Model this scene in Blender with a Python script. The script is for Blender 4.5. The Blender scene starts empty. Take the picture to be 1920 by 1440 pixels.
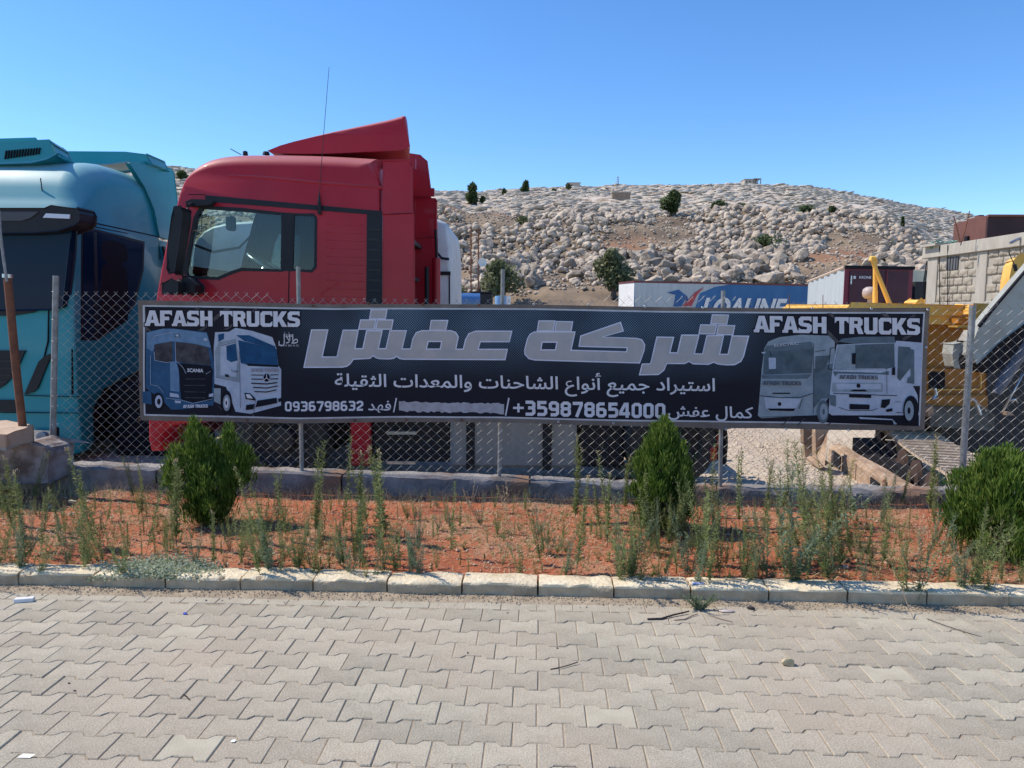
import bpy, bmesh, math, random
import numpy as np
from mathutils import Vector, Matrix, Euler
from mathutils.geometry import tessellate_polygon
from mathutils import noise as mnoise
random.seed(7)
R = math.radians
scene = bpy.context.scene
C = scene.collection

# ---------------------------------------------------------------- camera, sky, sun, exposure
FPX = 1387.0
PITCH = math.atan(135.0 / FPX)
ROLL = 0.0081
cam_d = bpy.data.cameras.new('camera'); cam_d.sensor_width = 36.0; cam_d.lens = FPX / 1920 * 36
cam_d.clip_start = 0.05; cam_d.clip_end = 3000
cam = bpy.data.objects.new('camera', cam_d); C.objects.link(cam)
CAMM = Matrix.Rotation(math.pi / 2 - PITCH, 4, 'X') @ Matrix.Rotation(ROLL, 4, 'Z')
cam.matrix_world = Matrix.Translation((0, 0, 1.62)) @ CAMM
scene.camera = cam
SUN_TRAVEL = Vector((0.975, -0.21, -0.0)).normalized()       # horizontal direction the light travels
SUN_EL = R(52)
world = bpy.data.worlds.new("World"); scene.world = world; world.use_nodes = True
wn = world.node_tree.nodes; wl = world.node_tree.links
bg = wn['Background']
sky = wn.new('ShaderNodeTexSky'); sky.sky_type = 'NISHITA'; sky.sun_disc = False
sky.sun_elevation = SUN_EL
sky.sun_rotation = math.atan2(-SUN_TRAVEL.x, -SUN_TRAVEL.y)
sky.altitude = 900; sky.air_density = 1.0; sky.dust_density = 0.0; sky.ozone_density = 5.0
hsv = wn.new('ShaderNodeHueSaturation'); hsv.inputs['Saturation'].default_value = 1.17; hsv.inputs['Hue'].default_value = 0.503
wl.new(sky.outputs[0], hsv.inputs['Color']); wl.new(hsv.outputs[0], bg.inputs[0]); bg.inputs[1].default_value = 0.15
sun_d = bpy.data.lights.new('sun', 'SUN'); sun_d.energy = 3.7; sun_d.angle = R(0.5); sun_d.color = (1.0, 0.90, 0.77)
sun = bpy.data.objects.new('sun', sun_d); C.objects.link(sun)
dvec = Vector((SUN_TRAVEL.x * math.cos(SUN_EL), SUN_TRAVEL.y * math.cos(SUN_EL), -math.sin(SUN_EL)))
sun.rotation_euler = dvec.to_track_quat('-Z', 'Y').to_euler()
sun.location = (-10, 10, 30)
vs = scene.view_settings
vs.view_transform = 'Standard'; vs.look = 'None'; vs.exposure = 0.52; vs.gamma = 1.0; vs.use_curve_mapping = False
scene.cycles.max_bounces = 8; scene.cycles.transparent_max_bounces = 12
scene.cycles.caustics_reflective = False; scene.cycles.caustics_refractive = False

# ---------------------------------------------------------------- placing: a point of the photograph at a real distance
EYE = Vector((0, 0, 1.62))
def ray(px, py):
    return (CAMM.to_3x3() @ Vector(((px - 960) / FPX, (720 - py) / FPX, -1))).normalized()
def P(px, py, Y):
    d = ray(px, py); return EYE + d * (Y / d.y)
TH = R(2.0); CT, ST = math.cos(TH), math.sin(TH)
def W(s, t, z): return Vector((s * CT + t * ST, t * CT - s * ST, z))     # street frame: s along the kerb, t away from it
def PT(px, py, t):                                                       # the point of the pixel's ray on the street-frame plane t
    d = ray(px, py); n = Vector((ST, CT, 0)); k = t / d.dot(n); return EYE + d * k
def ST_of(p): return (p.x * CT - p.y * ST, p.x * ST + p.y * CT)
def PG(px, py, z):                                                       # the point of the pixel's ray at height z
    d = ray(px, py); return EYE + d * ((z - EYE.z) / d.z)

# ---------------------------------------------------------------- materials
MATS = {}
def mat(name, col, rough=0.7, metal=0.0, col2=None, scale=5.0, bump=0.0, bscale=None, detail=4, spec=0.5, rnd=0.0, coat=0.0, stretch=None, lo=0.35, hi=0.65, sheen=0):
    m = bpy.data.materials.new(name); m.use_nodes = True
    n = m.node_tree.nodes; l = m.node_tree.links; b = n['Principled BSDF']
    b.inputs['Roughness'].default_value = rough; b.inputs['Metallic'].default_value = metal
    b.inputs['Specular IOR Level'].default_value = spec
    b.inputs['Coat Weight'].default_value = coat; b.inputs['Coat Roughness'].default_value = 0.06
    tc = n.new('ShaderNodeTexCoord'); mp = n.new('ShaderNodeMapping'); l.new(tc.outputs['Object'], mp.inputs[0])
    if stretch: mp.inputs['Scale'].default_value = stretch
    src = None
    c1 = (*col, 1)
    if col2 is not None:
        nt = n.new('ShaderNodeTexNoise'); nt.inputs['Scale'].default_value = scale; nt.inputs['Detail'].default_value = detail
        nt.inputs['Roughness'].default_value = 0.65
        l.new(mp.outputs[0], nt.inputs['Vector'])
        mr = n.new('ShaderNodeMapRange'); mr.inputs['From Min'].default_value = lo; mr.inputs['From Max'].default_value = hi
        l.new(nt.outputs['Fac'], mr.inputs['Value'])
        mx = n.new('ShaderNodeMix'); mx.data_type = 'RGBA'
        mx.inputs['A'].default_value = c1; mx.inputs['B'].default_value = (*col2, 1)
        l.new(mr.outputs['Result'], mx.inputs['Factor']); src = mx.outputs['Result']
        rr = n.new('ShaderNodeMapRange'); rr.inputs['To Min'].default_value = max(rough - .06, .02); rr.inputs['To Max'].default_value = min(rough + .1, 1)
        l.new(nt.outputs['Fac'], rr.inputs['Value']); l.new(rr.outputs['Result'], b.inputs['Roughness'])
    if rnd:
        oi = n.new('ShaderNodeObjectInfo'); hv = n.new('ShaderNodeHueSaturation')
        mr2 = n.new('ShaderNodeMapRange'); mr2.inputs['To Min'].default_value = 1 - rnd; mr2.inputs['To Max'].default_value = 1 + rnd
        l.new(oi.outputs['Random'], mr2.inputs['Value']); l.new(mr2.outputs['Result'], hv.inputs['Value'])
        if src: l.new(src, hv.inputs['Color'])
        else: hv.inputs['Color'].default_value = c1
        src = hv.outputs['Color']
    if src: l.new(src, b.inputs['Base Color'])
    else: b.inputs['Base Color'].default_value = c1
    if bump:
        bn = n.new('ShaderNodeTexNoise'); bn.inputs['Scale'].default_value = bscale or scale * 3; bn.inputs['Detail'].default_value = 6
        l.new(mp.outputs[0], bn.inputs['Vector'])
        bu = n.new('ShaderNodeBump'); bu.inputs['Strength'].default_value = 1.0; bu.inputs['Distance'].default_value = bump
        l.new(bn.outputs['Fac'], bu.inputs['Height']); l.new(bu.outputs[0], b.inputs['Normal'])
    m['base'] = name; MATS[name] = m
    return m
def leafmat(name, col, col2, scale=2.0, rnd=0.0):
    m = mat(name, col, rough=0.6, col2=col2, scale=scale, spec=0.25, rnd=rnd)
    n = m.node_tree.nodes; l = m.node_tree.links; b = n['Principled BSDF']; out = n['Material Output']
    tr = n.new('ShaderNodeBsdfTranslucent'); ms = n.new('ShaderNodeMixShader'); ms.inputs[0].default_value = 0.3
    s = b.inputs['Base Color'].links[0].from_socket; l.new(s, tr.inputs['Color'])
    l.new(b.outputs[0], ms.inputs[1]); l.new(tr.outputs[0], ms.inputs[2]); l.new(ms.outputs[0], out.inputs['Surface'])
    return m
def glassmat(name, tint, fac=0.12):
    m = bpy.data.materials.new(name); m.use_nodes = True
    n = m.node_tree.nodes; l = m.node_tree.links; n.remove(n['Principled BSDF']); out = n['Material Output']
    t = n.new('ShaderNodeBsdfTransparent'); t.inputs[0].default_value = (*tint, 1)
    g = n.new('ShaderNodeBsdfGlossy'); g.inputs['Roughness'].default_value = 0.03; g.inputs[0].default_value = (1, 1, 1, 1)
    fr = n.new('ShaderNodeFresnel'); fr.inputs[0].default_value = 1.5
    ad = n.new('ShaderNodeMath'); ad.operation = 'ADD'; ad.inputs[1].default_value = fac; ad.use_clamp = True
    ms = n.new('ShaderNodeMixShader'); l.new(fr.outputs[0], ad.inputs[0]); l.new(ad.outputs[0], ms.inputs[0])
    l.new(t.outputs[0], ms.inputs[1]); l.new(g.outputs[0], ms.inputs[2]); l.new(ms.outputs[0], out.inputs['Surface'])
    MATS[name] = m; return m

def dusty_sunlit(m, sheen_col, amt=.75):            # sunlit sheen put into the colour of up-facing paint, with dust
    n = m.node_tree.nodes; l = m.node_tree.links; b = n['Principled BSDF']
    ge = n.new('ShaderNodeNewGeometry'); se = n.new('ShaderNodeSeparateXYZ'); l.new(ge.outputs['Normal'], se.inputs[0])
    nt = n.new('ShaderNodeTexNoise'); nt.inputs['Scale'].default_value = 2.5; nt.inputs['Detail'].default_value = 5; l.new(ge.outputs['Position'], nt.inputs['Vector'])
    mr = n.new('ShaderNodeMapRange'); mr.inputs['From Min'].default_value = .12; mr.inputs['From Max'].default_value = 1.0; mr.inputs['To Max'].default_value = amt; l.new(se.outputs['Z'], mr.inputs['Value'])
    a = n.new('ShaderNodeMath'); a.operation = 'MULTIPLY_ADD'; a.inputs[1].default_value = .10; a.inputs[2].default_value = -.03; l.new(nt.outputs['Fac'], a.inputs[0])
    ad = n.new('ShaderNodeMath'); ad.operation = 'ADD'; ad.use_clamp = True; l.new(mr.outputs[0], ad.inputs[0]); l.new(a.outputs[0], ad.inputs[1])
    mx = n.new('ShaderNodeMix'); mx.data_type = 'RGBA'; mx.inputs['B'].default_value = (*sheen_col, 1); l.new(b.inputs['Base Color'].links[0].from_socket, mx.inputs['A']); l.new(ad.outputs[0], mx.inputs['Factor']); l.new(mx.outputs['Result'], b.inputs['Base Color'])
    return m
# ---------------------------------------------------------------- geometry collector
ORG = {}
class G:
    def __init__(s): s.v = []; s.f = []; s.m = []
    def add(s, vs, fs, m=0):
        o = len(s.v); s.v += [Vector(v) for v in vs]; s.f += [tuple(i + o for i in f) for f in fs]; s.m += [m] * len(fs); return s
    def box(s, a, b, m=0, M=None, ch=0.0):
        x0, y0, z0 = a; x1, y1, z1 = b
        if ch > 0:
            c = ch; pts = []; fs = []
            for (sx, X) in ((-1, x0), (1, x1)):
                for (sy, Y) in ((-1, y0), (1, y1)):
                    for (sz, Z) in ((-1, z0), (1, z1)):
                        pts += [(X, Y - sy * c, Z - sz * c), (X - sx * c, Y, Z - sz * c), (X - sx * c, Y - sy * c, Z)]
            def I(sx, sy, sz, k): return ((sx * 2 + sy) * 2 + sz) * 3 + k
            for a_ in (0, 1):
                q = [(0, 0), (0, 1), (1, 1), (1, 0)]
                fs.append([I(a_, y, z, 0) for y, z in (q if not a_ else q[::-1])])
                fs.append([I(x, a_, z, 1) for x, z in (q if a_ else q[::-1])])
                fs.append([I(x, y, a_, 2) for x, y in (q if not a_ else q[::-1])])
            for p in (0, 1):
                for q in (0, 1):
                    fs.append([I(p, q, 0, 0), I(p, q, 1, 0), I(p, q, 1, 1), I(p, q, 0, 1)])
                    fs.append([I(p, 0, q, 0), I(p, 1, q, 0), I(p, 1, q, 2), I(p, 0, q, 2)])
                    fs.append([I(0, p, q, 1), I(1, p, q, 1), I(1, p, q, 2), I(0, p, q, 2)])
            for x in (0, 1):
                for y in (0, 1):
                    for z in (0, 1): fs.append([I(x, y, z, 0), I(x, y, z, 1), I(x, y, z, 2)])
        else:
            pts = [(x, y, z) for x in (x0, x1) for y in (y0, y1) for z in (z0, z1)]
            fs = [(0, 1, 3, 2), (4, 6, 7, 5), (0, 4, 5, 1), (2, 3, 7, 6), (0, 2, 6, 4), (1, 5, 7, 3)]
        if M is not None: pts = [M @ Vector(p) for p in pts]
        return s.add(pts, fs, m)
    def prism(s, pts, off, m=0):                      # closed 3-D outline extruded by the vector off
        n = len(pts); off = Vector(off); a = [Vector(p) for p in pts]; b = [p + off for p in a]
        o = len(s.v); s.v += a + b
        for t in tessellate_polygon([a]):
            s.f.append(tuple(o + i for i in t)); s.m.append(m)
            s.f.append(tuple(o + n + i for i in reversed(t))); s.m.append(m)
        for i in range(n):
            j = (i + 1) % n; s.f.append((o + i, o + j, o + n + j, o + n + i)); s.m.append(m)
        return s
    def tube(s, pts, r, n=8, m=0, caps=True):
        pts = [Vector(p) for p in pts]; o = len(s.v); k = len(pts)
        rs = r if isinstance(r, (list, tuple)) else [r] * k
        up = None
        for i, p in enumerate(pts):
            d = (pts[min(i + 1, k - 1)] - pts[max(i - 1, 0)]).normalized()
            if up is None:
                up = Vector((0, 0, 1)) if abs(d.z) < .9 else Vector((1, 0, 0))
            a = d.cross(up).normalized(); b = a.cross(d).normalized(); up = b
            for j in range(n):
                t = 2 * math.pi * j / n; s.v.append(p + a * math.cos(t) * rs[i] + b * math.sin(t) * rs[i])
        for i in range(k - 1):
            for j in range(n):
                s.f.append((o + i * n + j, o + i * n + (j + 1) % n, o + (i + 1) * n + (j + 1) % n, o + (i + 1) * n + j)); s.m.append(m)
        if caps and n > 2:
            s.f.append(tuple(o + j for j in range(n - 1, -1, -1))); s.f.append(tuple(o + (k - 1) * n + j for j in range(n))); s.m += [m, m]
        return s
    def lathe(s, c, axis, prof, n=24, m=0):           # prof: (distance along the axis, radius)
        axis = Vector(axis).normalized(); c = Vector(c)
        a = axis.orthogonal().normalized(); b = axis.cross(a); o = len(s.v)
        for (h, r) in prof:
            for j in range(n):
                t = 2 * math.pi * j / n; s.v.append(c + axis * h + a * (math.cos(t) * r) + b * (math.sin(t) * r))
        for i in range(len(prof) - 1):
            for j in range(n):
                s.f.append((o + i * n + j, o + i * n + (j + 1) % n, o + (i + 1) * n + (j + 1) % n, o + (i + 1) * n + j)); s.m.append(m)
        return s
    def build(s, name, mats, parent=None, smooth=False, root=None, bev=0.0, origin=None):
        if not isinstance(mats, (list, tuple)): mats = [mats]
        me = bpy.data.meshes.new(name)
        r = root or parent
        o0 = Vector(origin) if origin is not None else (ORG.get(r.name, Vector((0, 0, 0))) if r is not None else Vector((0, 0, 0)))
        me.from_pydata([tuple(v - o0) for v in s.v], [], s.f)
        for k in mats: me.materials.append(k)
        if len(mats) > 1: me.polygons.foreach_set('material_index', s.m)
        if smooth:
            me.polygons.foreach_set('use_smooth', [True] * len(me.polygons))
            if smooth is not True and smooth < 180:
                me.set_sharp_from_angle(angle=R(smooth))
        me.validate(); me.update()
        ob = bpy.data.objects.new(name, me); C.objects.link(ob)
        if bev:
            bm = bmesh.new(); bm.from_mesh(me); bmesh.ops.bevel(bm, geom=[e for e in bm.edges if len(e.link_faces) == 2 and e.calc_face_angle(0) > .5], offset=bev, segments=2, affect='EDGES', profile=.5); bm.to_mesh(me); bm.free()
        if parent is not None: ob.parent = parent; ORG[ob.name] = o0
        else: ob.location = o0; ORG[ob.name] = o0
        return ob
def tag(o, label=None, cat=None, group=None, kind=None):
    if label: o['label'] = label
    if cat: o['category'] = cat
    if group: o['group'] = group
    if kind: o['kind'] = kind
    return o
def thing(name, loc, label, cat, group=None):
    e = bpy.data.objects.new(name, None); C.objects.link(e); e.location = loc; e.empty_display_size = .2
    ORG[e.name] = Vector(loc); return tag(e, label, cat, group)
def inst(me, name, loc, rot=(0, 0, 0), sc=(1, 1, 1), parent=None):
    o = bpy.data.objects.new(name, me); C.objects.link(o); o.location = loc; o.rotation_euler = rot
    o.scale = sc if isinstance(sc, (tuple, list, Vector)) else (sc, sc, sc)
    if parent is not None: o.parent = parent
    return o
def lerp(t, a): 
    if t <= a[0][0]: return a[0][1]
    for (x0, y0), (x1, y1) in zip(a, a[1:]):
        if t <= x1: return y0 + (y1 - y0) * (t - x0) / (x1 - x0)
    return a[-1][1]

# ---------------------------------------------------------------- the palette
concrete = mat('pale_concrete', (.50, .46, .38), .9, col2=(.38, .34, .28), scale=9, bump=.006, bscale=60)
galv = mat('galvanised_steel', (.42, .41, .39), .6, .3, col2=(.28, .28, .27), scale=30)
rust = mat('rusty_steel', (.20, .075, .035), .85, col2=(.11, .045, .025), scale=12, bump=.002)
black = mat('black_plastic', (.010, .011, .015), .5, col2=(.017, .018, .022), scale=4, spec=.3)
rubber = mat('black_rubber', (.02, .02, .021), .8, col2=(.035, .033, .03), scale=15)
darkmetal = mat('dark_chassis_steel', (.013, .013, .017), .65, col2=(.03, .027, .026), scale=6, bump=.002)
chrome = mat('bright_metal', (.55, .56, .58), .3, .9, col2=(.4, .41, .42), scale=20)
redp = dusty_sunlit(mat('red_cab_paint', (.44, .010, .024), .5, col2=(.37, .008, .020), scale=1.2, coat=.22, spec=.25), (.42, .20, .20))
tealp = dusty_sunlit(mat('teal_cab_paint', (.010, .27, .32), .45, col2=(.008, .235, .285), scale=1.0, coat=.2, spec=.3), (.34, .52, .54))
whitep = mat('white_cab_paint', (.62, .63, .62), .45, col2=(.52, .52, .50), scale=3)
darkglass = mat('dark_windscreen_glass', (.006, .022, .050), .12, spec=.10)
glass = glassmat('clear_window_glass', (.78, .90, .88), .0)
dglass = glassmat('tinted_window_glass', (.34, .46, .50), .0)
trim = mat('dark_interior', (.014, .014, .018), .85, spec=.2)
cloth = mat('grey_curtain_cloth', (.35, .38, .40), .9, col2=(.25, .28, .3), scale=8, stretch=(8, 8, .6))
yellowp = mat('yellow_machine_paint', (.84, .52, .12), .6, col2=(.72, .40, .08), scale=2.5, spec=.3)
yellowp_shaded = mat('shaded_machine_paint', (.42, .17, .012), .6, col2=(.30, .12, .015), scale=2.2)  # the machine yellow with the shade of the near panels put into it
wsglass = glassmat('windscreen_glass', (.80, .90, .88), .0); [wsglass.node_tree.links.remove(k) for k in list(wsglass.node_tree.links) if k.to_node.type == 'MIX_SHADER' and k.to_socket == k.to_node.inputs[0]]; next(q for q in wsglass.node_tree.nodes if q.type == 'MIX_SHADER').inputs[0].default_value = .05
greyp = mat('worn_grey_green_paint', (.34, .355, .32), .6, col2=(.26, .24, .19), scale=2.2, lo=.45, hi=.7)
dustymetal = mat('dust_covered_steel', (.44, .33, .235), .9, col2=(.26, .17, .11), scale=4, bump=.0015)
shoemetal = mat('worn_track_shoe_steel', (.56, .47, .36), .75, col2=(.36, .28, .2), scale=9, bump=.003)
# ================================================================ GROUND, PAVING, KERB, BED, WALL
# ground sheet to the horizon
def street_mat():
    m = mat('sandy_ground', (.40, .33, .24), .95, col2=(.30, .24, .17), scale=1.5, bump=.01, bscale=25); return m
g = G(); g.add([(-900, -60, -.9), (900, -60, -.9), (900, 900, -.9), (-900, 900, -.9)], [(0, 1, 2, 3)])
tag(g.build('ground', street_mat()), kind='structure')

# sand bed beneath the paving
sandm = mat('mortar_sand', (.38, .31, .22), .95, col2=(.25, .20, .14), scale=8, bump=.008, bscale=50)
g = G(); n = 60
for i in range(n + 1):
    s = -9 + 18 * i / n
    for t in (-1.6, 3.86, 3.97, 4.09, 4.17):
        z = -.0045 if t < 3.9 else (-.004 if t < 4 else .010 + .008 * mnoise.noise((s * 3, t * 9, 1)))
        g.v.append(W(s, t + .006 * mnoise.noise((s * 4, 3, t)), z))
for i in range(n):
    for k in range(4): a = i * 5 + k; g.f.append((a, a + 5, a + 6, a + 1)); g.m.append(0)
tag(g.build('sand_joint_bed', sandm, smooth=True), kind='structure')

# pavers
paverm = mat('grey_paver_concrete', (.405, .368, .283), .92, col2=(.325, .292, .222), scale=5, bump=.0034, bscale=150, rnd=.15)
pn = paverm.node_tree.nodes; pl = paverm.node_tree.links; pb = pn['Principled BSDF']
geo = pn.new('ShaderNodeNewGeometry'); nz = pn.new('ShaderNodeTexNoise'); nz.inputs['Scale'].default_value = 1.1; nz.inputs['Detail'].default_value = 5
pl.new(geo.outputs['Position'], nz.inputs['Vector'])
mr = pn.new('ShaderNodeMapRange'); mr.inputs['From Min'].default_value = .42; mr.inputs['From Max'].default_value = .72; pl.new(nz.outputs['Fac'], mr.inputs['Value'])
mxr = pn.new('ShaderNodeMix'); mxr.data_type = 'RGBA'; mxr.inputs['B'].default_value = (.40, .33, .25, 1)
s0 = pb.inputs['Base Color'].links[0].from_socket; pl.new(s0, mxr.inputs['A'])
mul = pn.new('ShaderNodeMath'); mul.operation = 'MULTIPLY'; mul.inputs[1].default_value = .75; pl.new(mr.outputs[0], mul.inputs[0]); pl.new(mul.outputs[0], mxr.inputs['Factor'])
spk = pn.new('ShaderNodeTexNoise'); spk.inputs['Scale'].default_value = 140; spk.inputs['Detail'].default_value = 2; pl.new(geo.outputs['Position'], spk.inputs['Vector'])
mr3 = pn.new('ShaderNodeMapRange'); mr3.inputs['From Min'].default_value = .35; mr3.inputs['From Max'].default_value = .65; mr3.inputs['To Min'].default_value = .84; mr3.inputs['To Max'].default_value = 1.14; pl.new(spk.outputs['Fac'], mr3.inputs['Value'])
hv = pn.new('ShaderNodeHueSaturation'); pl.new(mxr.outputs['Result'], hv.inputs['Color']); pl.new(mr3.outputs[0], hv.inputs['Value']); pl.new(hv.outputs[0], pb.inputs['Base Color'])
LP, HP, Jn = .1985, .1405, .0032
def paver_outline(ins=0.0):
    # seen from above: wide ends, waisted middle; neighbours in the next row interlock half a stone along
    a = LP / 2 - Jn / 2 - ins; hw = HP / 2 + .0125 - Jn / 2 - ins; hn = HP / 2 - .0125 - Jn / 2 - ins
    e = .052; w = .030
    return [(-a, -hw), (-e - .008, -hw), (-w - .008, -hn), (w + .008, -hn), (e + .008, -hw), (a, -hw), (a, hw), (e + .008, hw), (w + .008, hn), (-w - .008, hn), (-e - .008, hw), (-a, hw)]
def paver_geo(g, cx=0, cy=0, tilt=(0, 0), dz=0, world=False):
    o1 = paver_outline(.0035); o2 = paver_outline(0); k = len(o1); o = len(g.v)
    for pts, z in ((o1, 0.0), (o2, -.004), (o2, -.05)):
        for (x, y) in pts:
            zz = z + dz + tilt[0] * x + tilt[1] * y
            g.v.append(W(cx + x, cy + y, zz) if world else Vector((x, y, zz)))
    for f in ((0, 1, 10, 11), (1, 2, 9, 10), (2, 3, 8, 9), (3, 4, 7, 8), (4, 5, 6, 7)): g.f.append(tuple(o + i for i in f)); g.m.append(0)
    for L in (0, 1):
        for i in range(k):
            j = (i + 1) % k; g.f.append((o + L * k + j, o + L * k + i, o + (L + 1) * k + i, o + (L + 1) * k + j)); g.m.append(0)
pav = thing('pavement', W(0, 3, 0), None, None); tag(pav, kind='structure')
pm = []
for v in range(4):
    g = G(); paver_geo(g, tilt=((0, 0), (.012, .006), (-.010, .008), (.004, -.012))[v]); ob = g.build('paver_mesh', paverm); pm.append(ob.data); bpy.data.objects.remove(ob)
palep = mat('pale_paver_concrete', (.47, .43, .325), .92, col2=(.385, .345, .26), scale=6, bump=.0034, bscale=150)
g = G(); paver_geo(g); ob = g.build('paver_mesh', palep); pale_me = ob.data; bpy.data.objects.remove(ob)
rng = random.Random(3)
K0 = 3.90; rest = G(); n_p = 0
for k in range(-1, 36):
    tc = K0 - HP * (k + .5)
    half = 1.0 * (tc / 1.387 * .96) + .25
    for i in range(-36, 37):
        s = i * LP + (LP / 2 if k % 2 else 0) + .014 + .004 * math.sin(k * 1.7)
        if abs(s) > 6.5: continue
        tcc = tc + .007 * math.sin(s * 1.3 + k * .1)
        dz = rng.uniform(-.0022, .0022)
        if k == -1:
            if tcc > 3.99: pass
        if 0 <= k <= 10 and abs(s) < half and tc > 2.38:
            o = inst(pale_me if rng.random() < .012 else pm[rng.randrange(4)], 'paver', Vector(W(s, tcc, dz)) - Vector(W(0, 3, 0)), (0, 0, -TH + rng.uniform(-.012, .012)), parent=pav); n_p += 1
        elif k >= 0: paver_geo(rest, s, tcc, (rng.uniform(-.01, .01), rng.uniform(-.01, .01)), dz, True)
# cut stones along the kerb
for i in range(-30, 31):
    s = i * LP + .11
    if rng.random() < .0 : continue
    a, b = s - LP / 2 + Jn / 2, s + LP / 2 - Jn / 2
    z = rng.uniform(-.003, .001); dd = .095 + .02 * math.sin(s * .8)
    if rng.random() < .25:
        m_ = (a + b) / 2
        for (p, q) in ((a, m_ - .002), (m_ + .002, b)):
            rest.box((p, 3.905, -.05), (q, 3.905 + dd, z), M=Matrix([[CT, ST, 0, 0], [-ST, CT, 0, 0], [0, 0, 1, 0], [0, 0, 0, 1]]), ch=.003)
    else: rest.box((a, 3.905, -.05), (b, 3.905 + dd, z), M=Matrix([[CT, ST, 0, 0], [-ST, CT, 0, 0], [0, 0, 1, 0], [0, 0, 0, 1]]), ch=.003)
ro = rest.build('further_pavers', paverm, pav); tag(ro, kind='stuff')
WM = Matrix([[CT, ST, 0, 0], [-ST, CT, 0, 0], [0, 0, 1, 0], [0, 0, 0, 1]])

# kerb stones
kerbm = mat('whitewashed_kerb_concrete', (.74, .64, .45), .9, col2=(.54, .44, .29), scale=7, bump=.012, bscale=45, rnd=.07)
kerbf = mat('bare_shaded_kerb_concrete', (.50, .40, .27), .92, col2=(.34, .265, .175), scale=9, bump=.010, bscale=60, rnd=.06)  # darker front concrete, with the face's shade put into its colour
kerb = thing('kerb', W(0, 4.2, 0), None, None); tag(kerb, kind='structure')
def rough_block(g, L, D, H, nx, ny, nz, rough, seed, rnd_top=.02, chip=0.0):
    """a hand-cast block: subdivided box, edges worn round, faces uneven; base at z=0, centred in x, front at y=0"""
    idx = {}
    def V(i, j, k):
        key = (i, j, k)
        if key not in idx:
            x = -L / 2 + L * i / nx; y = D * j / ny; z = H * k / nz
            ex = min(i, nx - i) == 0; ey = min(j, ny - j) == 0
            if k == nz:
                if ey: z -= rnd_top * .55
                if ex: z -= rnd_top * .45
                if ey and j == 0: y += rnd_top * .35
            if k >= 1 and ex: x *= 1 - .006 / L
            q = (x * 9 + seed * 7, y * 9, z * 14)
            d = Vector((mnoise.noise(q), mnoise.noise((q[0] + 31, q[1], q[2])), mnoise.noise((q[0], q[1] + 17, q[2])))) * rough
            if ex: d.x *= .25
            if k == 0: d.z = 0
            if chip and k == nz and j == 0:
                c = mnoise.noise((x * 14 + seed * 3, 5, 2)); 
                if c > .15: z -= chip * (c - .15) * 2; y += chip * (c - .15) * 1.5
            idx[key] = len(g.v); g.v.append(Vector((x, y, z)) + d)
        return idx[key]
    for i in range(nx):
        for j in range(ny):
            g.f.append((V(i, j, nz), V(i + 1, j, nz), V(i + 1, j + 1, nz), V(i, j + 1, nz)))
    for i in range(nx):
        for k in range(nz):
            g.f.append((V(i, 0, k), V(i + 1, 0, k), V(i + 1, 0, k + 1), V(i, 0, k + 1)))
            g.f.append((V(i, ny, k + 1), V(i + 1, ny, k + 1), V(i + 1, ny, k), V(i, ny, k)))
    for j in range(ny):
        for k in range(nz):
            g.f.append((V(0, j, k + 1), V(0, j + 1, k + 1), V(0, j + 1, k), V(0, j, k)))
            g.f.append((V(nx, j, k), V(nx, j + 1, k), V(nx, j + 1, k + 1), V(nx, j, k + 1)))
    g.m = [0] * len(g.f)
kj = [110, 530, 935, 1355, 1765]                    # joints read off the photograph
kpx = [-238, -100, 37, 177, 312, 452, 587, 726, 866, 1008, 1150, 1294, 1440, 1587, 1735, 1888, 2040, 2200]
for i in range(len(kpx) - 1):
    a = ST_of(PT(kpx[i], 1110 + (kpx[i]) * .022, 4.09))[0]; b = ST_of(PT(kpx[i + 1], 1110 + kpx[i + 1] * .022, 4.09))[0]
    L = b - a - .005; g = G(); rr = random.Random(i)
    broken = 2 <= i <= 9
    rough_block(g, L, .165, .082, 20, 6, 5, .011 if broken else .007, i + 3, .009, chip=.034 if broken else .016)
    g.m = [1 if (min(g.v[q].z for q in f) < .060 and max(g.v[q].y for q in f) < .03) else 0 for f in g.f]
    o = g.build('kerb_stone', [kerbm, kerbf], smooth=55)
    o.parent = kerb; o.location = W((a + b) / 2, 4.085 + rr.uniform(-.006, .006), rr.uniform(-.004, .004)) - W(0, 4.2, 0)
    o.rotation_euler = (rr.uniform(-.02, .02), rr.uniform(-.008, .008), -TH + rr.uniform(-.006, .006))
def kerb_more(px0, px1): pass

# planting bed of red soil
soilm = mat('red_soil', (.38, .112, .042), .95, col2=(.25, .072, .030), scale=2.4, bump=.014, bscale=38)
n_ = soilm.node_tree.nodes; l_ = soilm.node_tree.links; b_ = n_['Principled BSDF']
nt = n_.new('ShaderNodeTexNoise'); nt.inputs['Scale'].default_value = 1.3; nt.inputs['Detail'].default_value = 8; nt.inputs['Roughness'].default_value = .7
tcx = n_.new('ShaderNodeTexCoord'); l_.new(tcx.outputs['Object'], nt.inputs['Vector'])
m1 = n_.new('ShaderNodeMapRange'); m1.inputs['From Min'].default_value = .49; m1.inputs['From Max'].default_value = .72; l_.new(nt.outputs['Fac'], m1.inputs['Value'])
mx = n_.new('ShaderNodeMix'); mx.data_type = 'RGBA'; mx.inputs['B'].default_value = (.36, .22, .13, 1); l_.new(b_.inputs['Base Color'].links[0].from_socket, mx.inputs['A'])
l_.new(m1.outputs[0], mx.inputs['Factor']); l_.new(mx.outputs['Result'], b_.inputs['Base Color'])
def soil_z(s, t):
    e = max(0.0, min(1.0, (t - 4.2) / .5))
    return .045 + .012 * e + .022 * mnoise.noise((s * 1.6, t * 1.6, 0)) + .014 * mnoise.noise((s * 7, t * 7, 4)) + .008 * mnoise.noise((s * 22, t * 22, 9))
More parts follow.
